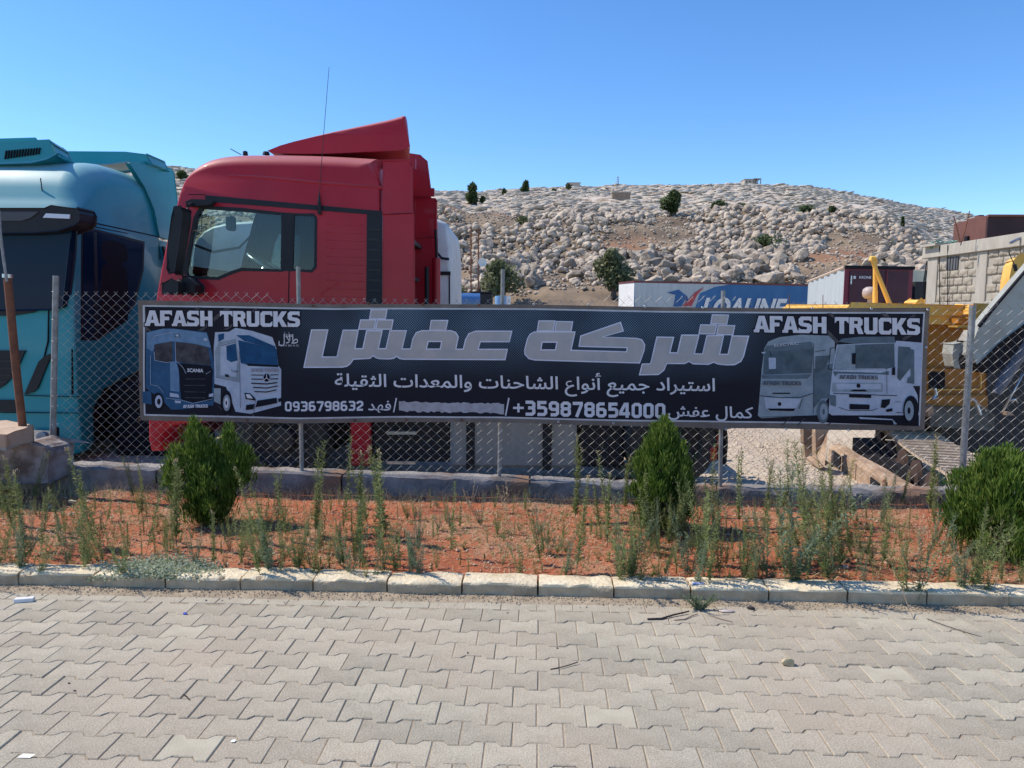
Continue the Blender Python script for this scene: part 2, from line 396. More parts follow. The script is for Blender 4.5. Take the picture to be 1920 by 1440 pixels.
g = G(); NS, NT = 360, 74
for i in range(NS + 1):
    s = -5.6 + 11.2 * i / NS
    for j in range(NT + 1):
        t = 4.19 + 2.05 * j / NT; g.v.append(W(s, t, soil_z(s, t)))
for i in range(NS):
    for j in range(NT): a = i * (NT + 1) + j; g.f.append((a, a + NT + 1, a + NT + 2, a + 1)); g.m.append(0)
tag(g.build('red_soil_bed', soilm, smooth=True), kind='structure')

# gravel yard behind the wall, falling away a little to the right, rising to the hill foot
gravm = mat('pale_crushed_gravel', (.60, .51, .39), .95, col2=(.40, .33, .24), scale=10, bump=.03, bscale=22, lo=.3, hi=.7)
def yard_z(x, y):
    w = max(0.0, min(1.0, (x - 3.2) / 2.2)); f = max(0.0, min(1.0, (y - 14) / 14.0))
    a = -.25 * (1 - w) + -.66 * w
    return a * (1 - f) + -.3 * f + .03 * mnoise.noise((x * .9, y * .9, 0)) + .012 * mnoise.noise((x * 5, y * 5, 0))
g = G()
xs = list(np.concatenate([np.linspace(-90, -12, 20), np.linspace(-11, 16, 180), np.linspace(18, 110, 24)]))
ys = list(np.concatenate([np.linspace(6.28, 16, 90), np.linspace(17, 62, 40)]))
for x in xs:
    for y in ys: g.v.append(Vector((x, y - .035 * x if y < 7 else y, yard_z(x, y))))
ny = len(ys)
for i in range(len(xs) - 1):
    for j in range(ny - 1): a = i * ny + j; g.f.append((a, a + ny, a + ny + 1, a + 1)); g.m.append(0)
tag(g.build('gravel_yard', gravm, smooth=True), kind='structure')
# loose stones of the yard
g = G(); rg = random.Random(5)
for i in range(5200):
    x = rg.uniform(2.2, 6.5) if i % 4 else rg.uniform(-6, 10); y = 6.6 + 7 * rg.random() ** 1.3
    r = rg.uniform(.008, .028); z = yard_z(x, y) + r * .3
    o = len(g.v)
    for v in ((1, 0, 0), (0, 1, 0), (-1, 0, 0), (0, -1, 0), (0, 0, .9)): g.v.append(Vector((x + v[0] * r * rg.uniform(.6, 1.3), y + v[1] * r * rg.uniform(.6, 1.3), z + v[2] * r * rg.uniform(.5, 1.1))))
    for a in range(4): g.f.append((o + a, o + (a + 1) % 4, o + 4)); g.m.append(0)
gsm = mat('pale_stone_chips', (.66, .57, .45), .9, col2=(.46, .37, .28), scale=12)
tag(g.build('loose_gravel_stones', gsm), kind='stuff')

# low retaining wall below the fence
wallm = mat('stained_wall_concrete', (.30, .28, .26), .9, col2=(.11, .10, .095), scale=3.2, bump=.01, bscale=30)
wn_ = wallm.node_tree.nodes; wl_ = wallm.node_tree.links; wb = wn_['Principled BSDF']
nt = wn_.new('ShaderNodeTexNoise'); nt.inputs['Scale'].default_value = 2.2; nt.inputs['Detail'].default_value = 6
t2 = wn_.new('ShaderNodeTexCoord'); wl_.new(t2.outputs['Object'], nt.inputs['Vector'])
m1 = wn_.new('ShaderNodeMapRange'); m1.inputs['From Min'].default_value = .5; m1.inputs['From Max'].default_value = .64; wl_.new(nt.outputs['Fac'], m1.inputs['Value'])
mx = wn_.new('ShaderNodeMix'); mx.data_type = 'RGBA'; mx.inputs['B'].default_value = (.24, .14, .085, 1); wl_.new(wb.inputs['Base Color'].links[0].from_socket, mx.inputs['A']); wl_.new(m1.outputs[0], mx.inputs['Factor']); wl_.new(mx.outputs['Result'], wb.inputs['Base Color'])
FT = 6.25
lw = thing('low_wall', W(0, 6.2, 0), 'low stained concrete wall under the chain link fence behind the red soil bed', 'wall')
wpx = [-420, -60, 95, 292, 640, 993, 1345, 1765, 2140, 2400]
for i in range(len(wpx) - 1):
    ya = lerp(wpx[i], [(0, 872), (250, 879), (565, 889), (990, 902), (1345, 918), (1760, 924), (2300, 940)])
    yb = lerp(wpx[i + 1], [(0, 872), (250, 879), (565, 889), (990, 902), (1345, 918), (1760, 924), (2300, 940)])
    pa, pb_ = PT(wpx[i], ya, 6.14), PT(wpx[i + 1], yb, 6.14)
    sa, sb = ST_of(pa)[0], ST_of(pb_)[0]; g = G()
    L = sb - sa - .012; Hh = (pa.z + pb_.z) / 2 + .03
    rough_block(g, L, .26, Hh, max(10, int(L * 18)), 5, 5, .022 if i in (2, 5, 6) else .012, i * 5 + 2, .012, chip=.045 if i in (2, 6) else .02)
    for v in g.v:
        if v.z > Hh * .5: v.z += (pb_.z - pa.z) * (v.x / max(L, .1)) * (v.z / Hh)
    o = g.build('wall_section', wallm, smooth=50)
    o.parent = lw; o.location = W((sa + sb) / 2, 6.14, -.03) - W(0, 6.2, 0); o.rotation_euler = (0, 0, -TH)
# pale mortar chips along the wall top at the left
for i, (px, py, r) in enumerate([(118, 876, .035), (146, 874, .055), (165, 877, .045), (190, 879, .03), (210, 877, .035)]):
    pass
# ================================================================ FENCE
fence = thing('chain_link_fence', W(0, FT, .2), 'chain link fence on thin grey posts along the low wall', 'fence')
g = G(); w_ = .0437; h_ = .0405; rr = random.Random(9)
s0 = ST_of(PT(112, 600, FT))[0]; s1 = 6.2; n = int((s1 - s0) / w_)
def ftop(s): return 1.765 + .012 * math.sin(s * 1.1) - .012 * (s + 4)*.4
for i in range(n):
    c = s0 + i * w_; pts = []; zb = .17
    K = int((ftop(c) - zb) / h_)
    for k in range(K + 1):
        sg = 1 if (k + i) % 2 == 0 else -1
        sx = c + sg * (w_ / 2 + .0012) + .004 * mnoise.noise((c * 2, k * .2, 0)); z = zb + k * h_ + .006 * mnoise.noise((c * 1.4, k * .1, 7))
        bow = .02 * mnoise.noise((c * .7, z * 1.3, 3))
        pts.append(W(sx, FT + bow + sg * .0022, z))
    if K % 2 == i % 2 or True:
        d = (pts[-1] - pts[-2]).normalized(); e = pts[-1] + d * .012 + Vector((0, 0, .006)); pts.append(e); pts.append(e + Vector((rr.uniform(-.006, .012), 0, rr.uniform(-.004, .006))))
    g.tube(pts, .00165, 3, caps=False)
ch = g.build('wire_mesh', galv, fence); tag(ch, kind='stuff')
postm = mat('grey_pipe_paint', (.30, .31, .31), .6, .3, col2=(.20, .195, .18), scale=14, bump=.0008)
def pole(name, px0, py0, px1, py1, t, r, parent, m, n=12, root=None):
    a, b = PT(px0, py0, t), PT(px1, py1, t); q = G(); q.tube([b, a], r, n); return q.build(name, m, parent, smooth=50)
pl0 = pole('post', 105, 517, 98, 876, FT - .02, .024, fence, postm)
pole('post', 559, 500, 566, 896, FT + .03, .019, fence, postm, 6)
pole('post', 943, 505, 936, 905, FT + .03, .017, fence, postm)
pole('post', 1356, 545, 1350, 918, FT + .03, .018, fence, postm)
pole('post', 1824, 572, 1803, 905, FT - .02, .026, fence, postm)
for (px, py) in ((1286, 555), (1480, 552), (1543, 553)): pole('tie_rod', px, py, px, 640, FT + .02, .003, fence, rust, 5)
# tie wires on the posts
for (px, ys_, off) in ((103, (548, 600, 640, 676, 710, 742, 762, 796, 850), 0), (1812, (640, 680, 722, 760, 800, 842), 0)):
    for y in ys_:
        q = G(); c = PT(px + (px - (105 if px < 500 else 1824)) * 0 - (y - 700) * .02 * (1 if px > 500 else .3), y, FT - .02); rad = .027
        q.tube([c + Vector((math.cos(a) * rad, math.sin(a) * rad, .006 * math.sin(a * 2))) for a in [k * math.pi / 4 for k in range(9)]], .0022, 4); q.build('tie_wire', galv, fence)

# leaning rusty pole and grey pipe at the far left
rp = thing('rusty_pole', PT(45, 800, 5.95), 'rusty brown steel pole leaning in front of the teal truck', 'pole')
q = G(); q.tube([PT(46, 830, 5.95), PT(30, 690, 5.95), PT(14, 518, 5.95)], .031, 14); q.build('pole_shaft', rust, rp, smooth=50)
q = G(); q.tube([PT(14, 521, 5.95), PT(14, 514, 5.95)], .037, 14); q.build('pole_collar', chrome, rp, smooth=40)
gp = thing('grey_pipe', PT(10, 520, 5.90), 'thin bent grey pipe rising from the top of the rusty pole', 'pipe')
q = G(); q.tube([PT(13, 528, 5.905), PT(6, 480, 5.90), PT(1, 440, 5.90), PT(-2, 395, 5.90)], .011, 8); q.build('pipe_shaft', postm, gp, smooth=50)

# stone on old block at the left end
blockm = mat('pinkish_cut_stone', (.52, .40, .29), .9, col2=(.40, .28, .19), scale=4, bump=.008, bscale=30)
oldm = mat('weathered_grey_block', (.36, .34, .34), .9, col2=(.13, .095, .08), scale=4, bump=.01, bscale=20)
def stone_from(name, pts_front, depth, m, label, cat, t, rough=.006, seed=0):
    fr = [PT(x, y, t) for x, y in pts_front]; b = sum(fr, Vector()) / len(fr)
    g = G(); g.prism(fr, Vector(depth)); o = g.build(name, m, origin=b)
    bm = bmesh.new(); bm.from_mesh(o.data); bmesh.ops.remove_doubles(bm, verts=bm.verts, dist=.0005)
    bmesh.ops.bevel(bm, geom=bm.edges, offset=.012, segments=2, affect='EDGES'); bmesh.ops.subdivide_edges(bm, edges=bm.edges, cuts=2, use_grid_fill=True)
    bmesh.ops.triangulate(bm, faces=bm.faces)
    for v in bm.verts: v.co += Vector((mnoise.noise(v.co * 12 + Vector((seed, 0, 0))), mnoise.noise(v.co * 12 + Vector((0, seed, 5))), mnoise.noise(v.co * 12 + Vector((9, 0, seed))))) * rough
    bmesh.ops.recalc_face_normals(bm, faces=bm.faces); bm.to_mesh(o.data); bm.free()
    return tag(o, label, cat)
# upper pinkish stone: top seen lit
A = PT(10, 814, 5.55); Bp = PT(60, 792, 5.95)
g = G(); zt, zb = A.z, A.z - .085
quad = [A, PT(62, 793, 5.95), PT(10, 787, 6.2), PT(-110, 790, 6.0), PT(-120, 800, 5.6)]
tp = [Vector((p.x, p.y, zt)) for p in quad]
g.prism(tp, (0.0, 0, -.12)); o = g.build('cut_stone', blockm, origin=tp[0]); tag(o, 'pinkish squared stone lying on top of the grey block, upper left of the soil bed', 'stone')
def roughen(o, rough, seed, bev=.012, freq=12, cuts=2):
    bm = bmesh.new(); bm.from_mesh(o.data); bmesh.ops.remove_doubles(bm, verts=bm.verts, dist=.0005)
    if bev: bmesh.ops.bevel(bm, geom=bm.edges, offset=bev, segments=1, affect='EDGES')
    bmesh.ops.triangulate(bm, faces=bm.faces)
    if cuts: bmesh.ops.subdivide_edges(bm, edges=[e for e in bm.edges if e.calc_length() > .04], cuts=cuts, use_grid_fill=True); bmesh.ops.triangulate(bm, faces=bm.faces)
    for v in bm.verts: v.co += Vector((mnoise.noise(v.co * freq + Vector((seed, 0, 0))), mnoise.noise(v.co * freq + Vector((0, seed, 5))), mnoise.noise(v.co * freq + Vector((9, 0, seed))))) * rough
    bmesh.ops.recalc_face_normals(bm, faces=bm.faces); bm.to_mesh(o.data); bm.free()
roughen(o, .012, 3)
g = G(); fr = [PT(-130, 905, 5.9), PT(20, 906, 5.9), PT(94, 905, 5.9), PT(93, 852, 5.9), PT(86, 838, 5.9), PT(55, 832, 5.9), PT(10, 838, 5.9), PT(-130, 838, 5.9)]
g.prism(fr, (0.01, .30, 0)); o = g.build('old_grey_block', oldm, origin=fr[0]); tag(o, 'weathered grey concrete block under the pinkish stone at the left end of the wall', 'block'); roughen(o, .02, 8, .02, 8)

# ================================================================ BANNER
BT = 6.195
def wave(p):
    s, t = ST_of(p); zc = (p.z - 1.15)
    d = .010 * math.sin(s * 2.3 + .6) + .006 * math.sin(s * 5.1 + zc * 2.1) + .005 * math.sin(zc * 6 + s * .9) + .010
    return p + Vector((-ST, -CT, 0)) * d
def BP(px, py, lift=0.0):
    return PT(px, py, BT - lift)
bannerm_cache = {}
def bmat(name, col, col2=None, scale=6): return mat(name, col, .7, col2=col2 or tuple(c * .82 for c in col), scale=scale, spec=.15, bump=.05, bscale=1.6)
ban_org = BP(1000, 800)
banner = thing('banner', ban_org, 'long dark truck dealer banner with silver lettering hung on the chain link fence', 'banner')
def finish_print(g, name, mats, parent, cutx=.07, cutz=.12):
    me = bpy.data.meshes.new(name); me.from_pydata([tuple(v) for v in g.v], [], g.f)
    if not isinstance(mats, (list, tuple)): mats = [mats]
    for k in mats: me.materials.append(k)
    if len(mats) > 1: me.polygons.foreach_set('material_index', g.m)
    bm = bmesh.new(); bm.from_mesh(me)
    xs_ = [v.co.x for v in bm.verts]; zs_ = [v.co.z for v in bm.verts]
    x = math.floor(min(xs_) / cutx) * cutx
    while x < max(xs_):
        bmesh.ops.bisect_plane(bm, geom=bm.verts[:] + bm.edges[:] + bm.faces[:], plane_co=(x, 0, 0), plane_no=(1, 0, 0)); x += cutx
    z = math.floor(min(zs_) / cutz) * cutz
    while z < max(zs_):
        bmesh.ops.bisect_plane(bm, geom=bm.verts[:] + bm.edges[:] + bm.faces[:], plane_co=(0, 0, z), plane_no=(0, 0, 1)); z += cutz
    for v in bm.verts: v.co = wave(v.co) - ban_org
    bm.to_mesh(me); bm.free(); me.update()
    ob = bpy.data.objects.new(name, me); C.objects.link(ob); ob.parent = parent; ORG[ob.name] = ban_org; return ob
def poly(g, pts, lift, m=0, holes=()):
    loops = [[BP(x, y, lift) for x, y in pts]] + [[BP(x, y, lift) for x, y in h] for h in holes]
    flat = [p for L in loops for p in L]; o = len(g.v); g.v += flat
    fl = [[Vector((p.x, p.z, 0)) for p in L] for L in loops]
    for t in tessellate_polygon(fl):
        a, b, c = (flat[i] for i in t)
        nrm = (b - a).cross(c - a)
        g.f.append(tuple(o + i for i in (t if nrm.y < 0 else reversed(t)))); g.m.append(m)
def ribbon(g, pts, wd, lift, m=0, closed=False):
    P2 = [Vector((x, y)) for x, y in pts]; n = len(P2); Lf = []; Rt = []
    for i in range(n):
        if closed: a, b, c = P2[i - 1], P2[i], P2[(i + 1) % n]
        else: a, b, c = P2[max(i - 1, 0)], P2[i], P2[min(i + 1, n - 1)]
        d1 = (b - a); d2 = (c - b)
        if d1.length < 1e-6: d1 = d2
        if d2.length < 1e-6: d2 = d1
        d1.normalize(); d2.normalize(); t = d1 + d2
        if t.length < 1e-3: t = d1.copy()
        t.normalize(); nn = Vector((-t.y, t.x)); k = 1 / max(.45, nn.dot(Vector((-d1.y, d1.x))))
        Lf.append(b + nn * wd / 2 * k); Rt.append(b - nn * wd / 2 * k)
    o = len(g.v)
    for a, b in zip(Lf, Rt): g.v.append(BP(a.x, a.y, lift)); g.v.append(BP(b.x, b.y, lift))
    m_ = n if closed else n - 1
    for i in range(m_):
        j = (i + 1) % n; g.f.append((o + 2 * i, o + 2 * i + 1, o + 2 * j + 1, o + 2 * j)); g.m.append(m)
# print field
fieldm = bpy.data.materials.new('banner_print_field'); fieldm.use_nodes = True
n = fieldm.node_tree.nodes; l = fieldm.node_tree.links; b = n['Principled BSDF']; b.inputs['Roughness'].default_value = .65; b.inputs['Specular IOR Level'].default_value = .15
tc = n.new('ShaderNodeTexCoord'); sep = n.new('ShaderNodeSeparateXYZ'); geo = n.new('ShaderNodeNewGeometry'); l.new(geo.outputs['Position'], sep.inputs[0])
def mth(op, a, b_=None, c=None, clamp=False):
    q = n.new('ShaderNodeMath'); q.operation = op; q.use_clamp = clamp
    for i, v in enumerate((a, b_, c)):
        if v is None: continue
        if isinstance(v, (int, float)): q.inputs[i].default_value = v
        else: l.new(v, q.inputs[i])
    return q.outputs[0]
fx, fz = mth('MULTIPLY', sep.outputs['X'], 150.0), mth('MULTIPLY', sep.outputs['Z'], 150.0)
dots = mth('MULTIPLY', mth('SINE', mth('ADD', fx, fz)), mth('SINE', mth('SUBTRACT', fx, fz)))
dotm = mth('SMOOTH_MIN', mth('MULTIPLY', mth('ADD', mth('ABSOLUTE', dots), -.25), 3.0, clamp=True), 1, .1)
nz = n.new('ShaderNodeTexNoise'); nz.inputs['Scale'].default_value = 1.3; nz.inputs['Detail'].default_value = 3; l.new(geo.outputs['Position'], nz.inputs['Vector'])
# blue band, strongest in the upper middle
gx = mth('SUBTRACT', 1.0, mth('POWER', mth('ABSOLUTE', mth('DIVIDE', mth('ADD', sep.outputs['X'], -.15), 2.15)), 4.0), clamp=True)
gz = mth('MULTIPLY', mth('ADD', sep.outputs['Z'], -1.02), 2.1, clamp=True)
msk = mth('MULTIPLY', mth('MULTIPLY', gx, gz), mth('MULTIPLY', mth('ADD', nz.outputs['Fac'], -.18), 1.8, clamp=True), clamp=True)
fac = mth('MULTIPLY', msk, dotm)
mx = n.new('ShaderNodeMix'); mx.data_type = 'RGBA'; mx.inputs['A'].default_value = (.014, .014, .021, 1); mx.inputs['B'].default_value = (.19, .30, .40, 1)
l.new(fac, mx.inputs['Factor']); l.new(mx.outputs['Result'], b.inputs['Base Color'])
bn = n.new('ShaderNodeTexNoise'); bn.inputs['Scale'].default_value = 1.6; bn.inputs['Detail'].default_value = 6; l.new(tc.outputs['Object'], bn.inputs['Vector']); bu = n.new('ShaderNodeBump'); bu.inputs['Distance'].default_value = .05; l.new(bn.outputs['Fac'], bu.inputs['Height']); l.new(bu.outputs[0], b.inputs['Normal'])
hemm = bmat('brown_grey_hem', (.20, .165, .135), (.15, .12, .10))
whl = bmat('white_edge_print', (.55, .55, .56))
outer = [(259, 563), (420, 566), (625, 571), (700, 570), (1000, 571), (1240, 576), (1480, 578), (1742, 577), (1735, 690), (1731, 806), (1560, 806), (1430, 803), (1372, 803), (1355, 807), (1340, 803), (1200, 799), (936, 792), (760, 791), (560, 793), (420, 790), (264, 788), (261, 680)]
inner = [(259 + 9, 563 + 9), (420, 574), (625, 578), (700, 577), (1000, 578), (1240, 583), (1480, 585), (1733, 585), (1727, 690), (1722, 797), (1430, 793), (1200, 790), (936, 784), (760, 783), (560, 785), (420, 782), (271, 779), (269, 680)]
inner2 = [(269 + 3, 575), (420, 577), (625, 581), (700, 580), (1000, 581), (1240, 586), (1480, 588), (1730, 588), (1724, 690), (1719, 794), (1430, 790), (1200, 787), (936, 781), (760, 780), (560, 782), (420, 779), (274, 776), (272, 680)]
g = G(); poly(g, outer, 0.0, 0); finish_print(g, 'banner_sheet', hemm, banner)
g = G(); poly(g, inner, .0025, 0); poly(g, inner2, .0035, 1)
field = finish_print(g, 'printed_field', [whl, fieldm], banner)
# hem fold: raised strip top and bottom
# eyelets
for (x, y) in [(372, 565), (483, 567), (588, 573), (692, 569), (793, 571), (898, 572), (1001, 571), (1104, 571), (1209, 575), (1317, 577), (1418, 577), (1523, 578), (1632, 579), (1738, 581), (666, 788), (762, 787), (866, 787), (1047, 790), (1150, 793), (1361, 805), (1474, 804), (1590, 806), (1735, 651), (262, 788), (263, 720), (465, 788)]:
    g = G(); c = BP(x, y, .006); g.lathe(wave(c), (0, -1, 0), [(0, .011), (.004, .010), (.004, .005), (0, .0045)], 10); g.build('eyelet', chrome if x > 980 else rust, banner, smooth=True)

LET = dict(
A=([(-.05, 0), (-.05, .16), (.02, .16), (.26, 1), (.62, 1), (.86, .16), (.93, .16), (.93, 0), (.60, 0), (.56, .2), (.32, .2), (.28, 0)], [[(.37, .4), (.51, .4), (.44, .74)]]),
F=([(0, 0), (0, 1), (.76, 1), (.76, .66), (.62, .78), (.28, .78), (.28, .6), (.58, .6), (.58, .38), (.28, .38), (.28, 0)], []),
S=([(0, 0), (0, .32), (.14, .22), (.45, .22), (.49, .25), (.49, .36), (.12, .43), (0, .55), (0, .86), (.14, 1), (.75, 1), (.75, .68), (.62, .78), (.3, .78), (.27, .75), (.27, .63), (.62, .58), (.77, .46), (.77, .14), (.62, 0)], []),
H=([(0, 0), (0, 1), (.28, 1), (.28, .62), (.52, .62), (.52, 1), (.8, 1), (.8, 0), (.52, 0), (.52, .4), (.28, .4), (.28, 0)], []),
T=([(0, .62), (0, 1), (.82, 1), (.82, .62), (.68, .78), (.55, .78), (.55, 0), (.27, 0), (.27, .78), (.14, .78)], []),
R=([(0, 0), (0, 1), (.64, 1), (.78, .86), (.78, .56), (.66, .46), (.84, 0), (.53, 0), (.40, .38), (.28, .38), (.28, 0)], [[(.28, .60), (.50, .60), (.50, .79), (.28, .79)]]),
U=([(0, .14), (0, 1), (.28, 1), (.28, .24), (.32, .21), (.5, .21), (.53, .24), (.53, 1), (.8, 1), (.8, .14), (.66, 0), (.14, 0)], []),
C=([(0, .14), (0, .86), (.14, 1), (.76, 1), (.76, .64), (.60, .78), (.32, .78), (.28, .74), (.28, .26), (.32, .22), (.6, .22), (.76, .36), (.76, .1), (.66, 0), (.14, 0)], []),
K=([(0, 0), (0, 1), (.28, 1), (.28, .62), (.52, 1), (.85, 1), (.55, .54), (.88, 0), (.54, 0), (.36, .36), (.28, .28), (.28, 0)], []))
ADV = dict(A=.93, F=.80, S=.84, H=.87, T=.86, R=.88, U=.87, C=.82, K=.9)
def slab_text(g, txt, x0, y0, x1, y1, hgt, lift, mfill=0, mout=1, wout=2.2):
    tot = sum(ADV.get(c, .42) for c in txt) - .06; x = 0.0
    for c in txt:
        if c != ' ':
            o, hs = LET[c]
            def M(p):
                u = (x + p[0]) / tot; return (x0 + (x1 - x0) * u, y0 + (y1 - y0) * u - hgt * p[1])
            pts = [M(p) for p in o]
            if mout is not None: ribbon(g, pts, wout, lift, mout, True)
            poly(g, pts, lift + .0012, mfill, [[M(p) for p in h] for h in hs])
        x += ADV.get(c, .42)
silver = bmat('silver_print', (.68, .66, .68), (.58, .56, .58), 12)
inkd = bmat('dark_ink', (.012, .012, .022))
for (x0, y0, x1, y1, h) in ((273, 611, 564, 613, 29), (1415, 623, 1724, 628, 31)):
    g = G(); slab_text(g, 'AFASH TRUCKS', x0, y0, x1, y1, h, .0055, 0, 1, 4.0); finish_print(g, 'slab_lettering', [silver, inkd], banner)

DIG = {'0': [([(.1, .2), (.1, .8), (.2, .9), (.4, .9), (.5, .8), (.5, .2), (.4, .1), (.2, .1)], 1)],
'2': [([(.1, .7), (.1, .8), (.2, .9), (.4, .9), (.5, .8), (.5, .6), (.12, .25), (.12, .1), (.56, .1)], 0)],
'3': [([(.04, .9), (.4, .9), (.5, .8), (.5, .6), (.42, .52), (.18, .52)], 0), ([(.36, .52), (.42, .50), (.5, .42), (.5, .2), (.4, .1), (.04, .1)], 0)],
'4': [([(.42, 0), (.42, .9), (.3, .9), (.06, .38), (.06, .27), (.58, .27)], 0)],
'5': [([(.54, .9), (.12, .9), (.12, .56), (.4, .56), (.5, .46), (.5, .2), (.4, .1), (.04, .1)], 0)],
'6': [([(.48, .9), (.2, .9), (.1, .8), (.1, .2), (.2, .1), (.4, .1), (.5, .2), (.5, .44), (.4, .54), (.15, .54)], 0)],
'7': [([(.03, .9), (.5, .9), (.5, .78), (.24, 0)], 0)],
'8': [([(.1, .2), (.1, .42), (.17, .52), (.1, .62), (.1, .8), (.2, .9), (.4, .9), (.5, .8), (.5, .62), (.43, .52), (.5, .42), (.5, .2), (.4, .1), (.2, .1)], 1), ([(.17, .52), (.43, .52)], 0)],
'9': [([(.12, .1), (.4, .1), (.5, .2), (.5, .8), (.4, .9), (.2, .9), (.1, .8), (.1, .56), (.2, .46), (.45, .46)], 0)],
'+': [([(0, .5), (.6, .5)], 0), ([(.3, .2), (.3, .8)], 0)], '/': [([(0, -.12), (.34, 1.15)], 0)]}
def digits(g, txt, x0, y0, x1, y1, hgt, lift, m=0, sw=.21):
    n_ = len(txt); st = (x1 - x0) / n_
    for i, c in enumerate(txt):
        for q, (pts, cl) in enumerate(DIG[c]):
            M = [(x0 + st * (i + p[0] / .66), y0 + (y1 - y0) * (i + .5) / n_ - hgt * p[1]) for p in pts]
            ribbon(g, M, sw * hgt * (.7 if c in '+/' else 1), lift + .0006 * q, m, bool(cl))
for a_ in (('0936798632', 536, 770.5, 683, 770, 18.5, .0055, 0, .20), ('/', 738, 770, 748, 771, 21, .0055, 0, .16), ('/', 948, 776, 960, 776, 26, .0055, 0, .14), ('+359878654000', 962, 778.5, 1250, 784.5, 28, .0055, 0, .21)):
    g = G(); digits(g, *a_); finish_print(g, 'phone_number' if len(a_[0]) > 1 else 'stroke', silver, banner)

# big silver block script, traced
def c5(L): return [(550 + x / 4.267, 560 + y / 4.267) for x, y in L]
def c6(L): return [(950 + x / 3.84, 560 + y / 3.84) for x, y in L]
greyf = bmat('brushed_silver_print', (.45, .41, .385), (.37, .355, .35), 5)
edge = bmat('bright_outline_print', (.68, .68, .78))
bodies = [
 (c5([(90, 548), (150, 250), (278, 250), (232, 466), (350, 466), (400, 252), (520, 252), (492, 400), (556, 400), (588, 256), (712, 256), (680, 400), (742, 400), (775, 256), (905, 256), (870, 402), (940, 402), (958, 320), (985, 272), (1030, 256), (1260, 256), (1300, 270), (1320, 306), (1300, 404), (1360, 404), (1378, 330), (1405, 280), (1460, 260), (1748, 260), (1728, 344), (1496, 344), (1478, 405), (1712, 405), (1694, 488), (880, 484), (850, 478), (828, 460), (800, 478), (760, 482), (690, 480), (660, 472), (640, 455), (610, 478), (480, 484), (455, 520), (430, 540), (390, 548)]),
  [c5([(1080, 342), (1188, 342), (1176, 403), (1064, 403)])]),
 (c6([(200, 239), (490, 239), (462, 370), (862, 382), (866, 352), (520, 342), (532, 268), (818, 170), (838, 232), (690, 275), (930, 285), (970, 295), (992, 330), (988, 370), (955, 462), (200, 440), (160, 430), (132, 400), (130, 370), (150, 290), (170, 255)]),
  [c6([(255, 312), (362, 312), (350, 368), (246, 368)])]),
 (c6([(955, 547), (975, 470), (1035, 468), (1080, 276), (1200, 278), (1172, 388), (1228, 390), (1258, 262), (1382, 262), (1348, 396), (1408, 398), (1440, 266), (1560, 266), (1530, 400), (1592, 400), (1622, 268), (1742, 270), (1705, 410), (1685, 450), (1640, 474), (1580, 476), (1520, 470), (1488, 456), (1450, 472), (1340, 468), (1310, 450), (1280, 466), (1150, 466), (1130, 515), (1090, 545)]), [])]
dotsq = [c5([(625, 88), (752, 88), (738, 162), (612, 162)]), c5([(540, 170), (662, 170), (648, 244), (524, 244)]), c5([(674, 170), (800, 170), (786, 244), (660, 244)]), c5([(1105, 174), (1236, 174), (1220, 252), (1092, 252)]),
 c6([(232, 160), (348, 160), (334, 232), (220, 232)]), c6([(358, 164), (474, 166), (462, 236), (346, 234)]), c6([(1480, 116), (1598, 118), (1584, 184), (1468, 180)]), c6([(1395, 188), (1510, 190), (1496, 254), (1382, 252)]), c6([(1522, 192), (1642, 194), (1628, 260), (1510, 258)])]
g = G(); lv = .005
for pts, hs in bodies:
    poly(g, pts, lv, 0, hs); ribbon(g, pts, 2.1, lv + .0012, 1, True)
    for h in hs: ribbon(g, h, 2.1, lv + .0012, 1, True)
    lv += .0004
for q in dotsq: poly(g, q, .0065, 0); ribbon(g, q, 2.0, .0078, 1, True)
finish_print(g, 'large_script_lettering', [greyf, edge], banner)

# smaller script lines, drawn with Blender's own built-in type
def script(name, forms, px0, pyb0, px1, pyb1, hpx, m, lift=.0055, bold=.012, parent=None):
    c = bpy.data.curves.new('t', 'FONT'); c.body = ''.join(reversed(forms)); c.size = 1; c.offset = bold; c.dimensions = '2D'; c.fill_mode = 'BOTH'; c.resolution_u = 3
    o = bpy.data.objects.new('t', c); C.objects.link(o); bpy.context.view_layer.update()
    me = bpy.data.meshes.new_from_object(o.evaluated_get(bpy.context.evaluated_depsgraph_get())); bpy.data.objects.remove(o)
    xs_ = [v.co.x for v in me.vertices]; x0, x1 = min(xs_), max(xs_); g = G()
    for v in me.vertices:
        u = (v.co.x - x0) / (x1 - x0); g.v.append(BP(px0 + (px1 - px0) * u, pyb0 + (pyb1 - pyb0) * u - v.co.y * hpx, lift))
    for p in me.polygons: g.f.append(tuple(p.vertices)); g.m.append(0)
    return finish_print(g, name, m, parent or banner)
script('script_line', 'ﺍﺳﺘﻴﺮﺍﺩ ﺟﻤﻴﻊ ﺃﻧﻮﺍﻉ ﺍﻟﺸﺎﺣﻨﺎﺕ ﻭﺍﻟﻤﻌﺪﺍﺕ ﺍﻟﺜﻘﻴﻠﺔ', 628, 724, 1340, 733, 33, silver)
script('script_line', 'ﻛﻤﺎﻝ ﻋﻔﺶ', 1252, 780, 1412, 784, 29, silver)
script('script_line', 'ﻓﻬﺪ', 690, 769, 733, 769.5, 25, silver)
script('designer_mark', 'ﻃﻼﻝ', 524, 643, 560, 644, 24, silver, bold=.0)
script('designer_mark', 'ﻣﻄﺒﻌﺔ', 534, 631, 550, 631, 12, silver, bold=.0)
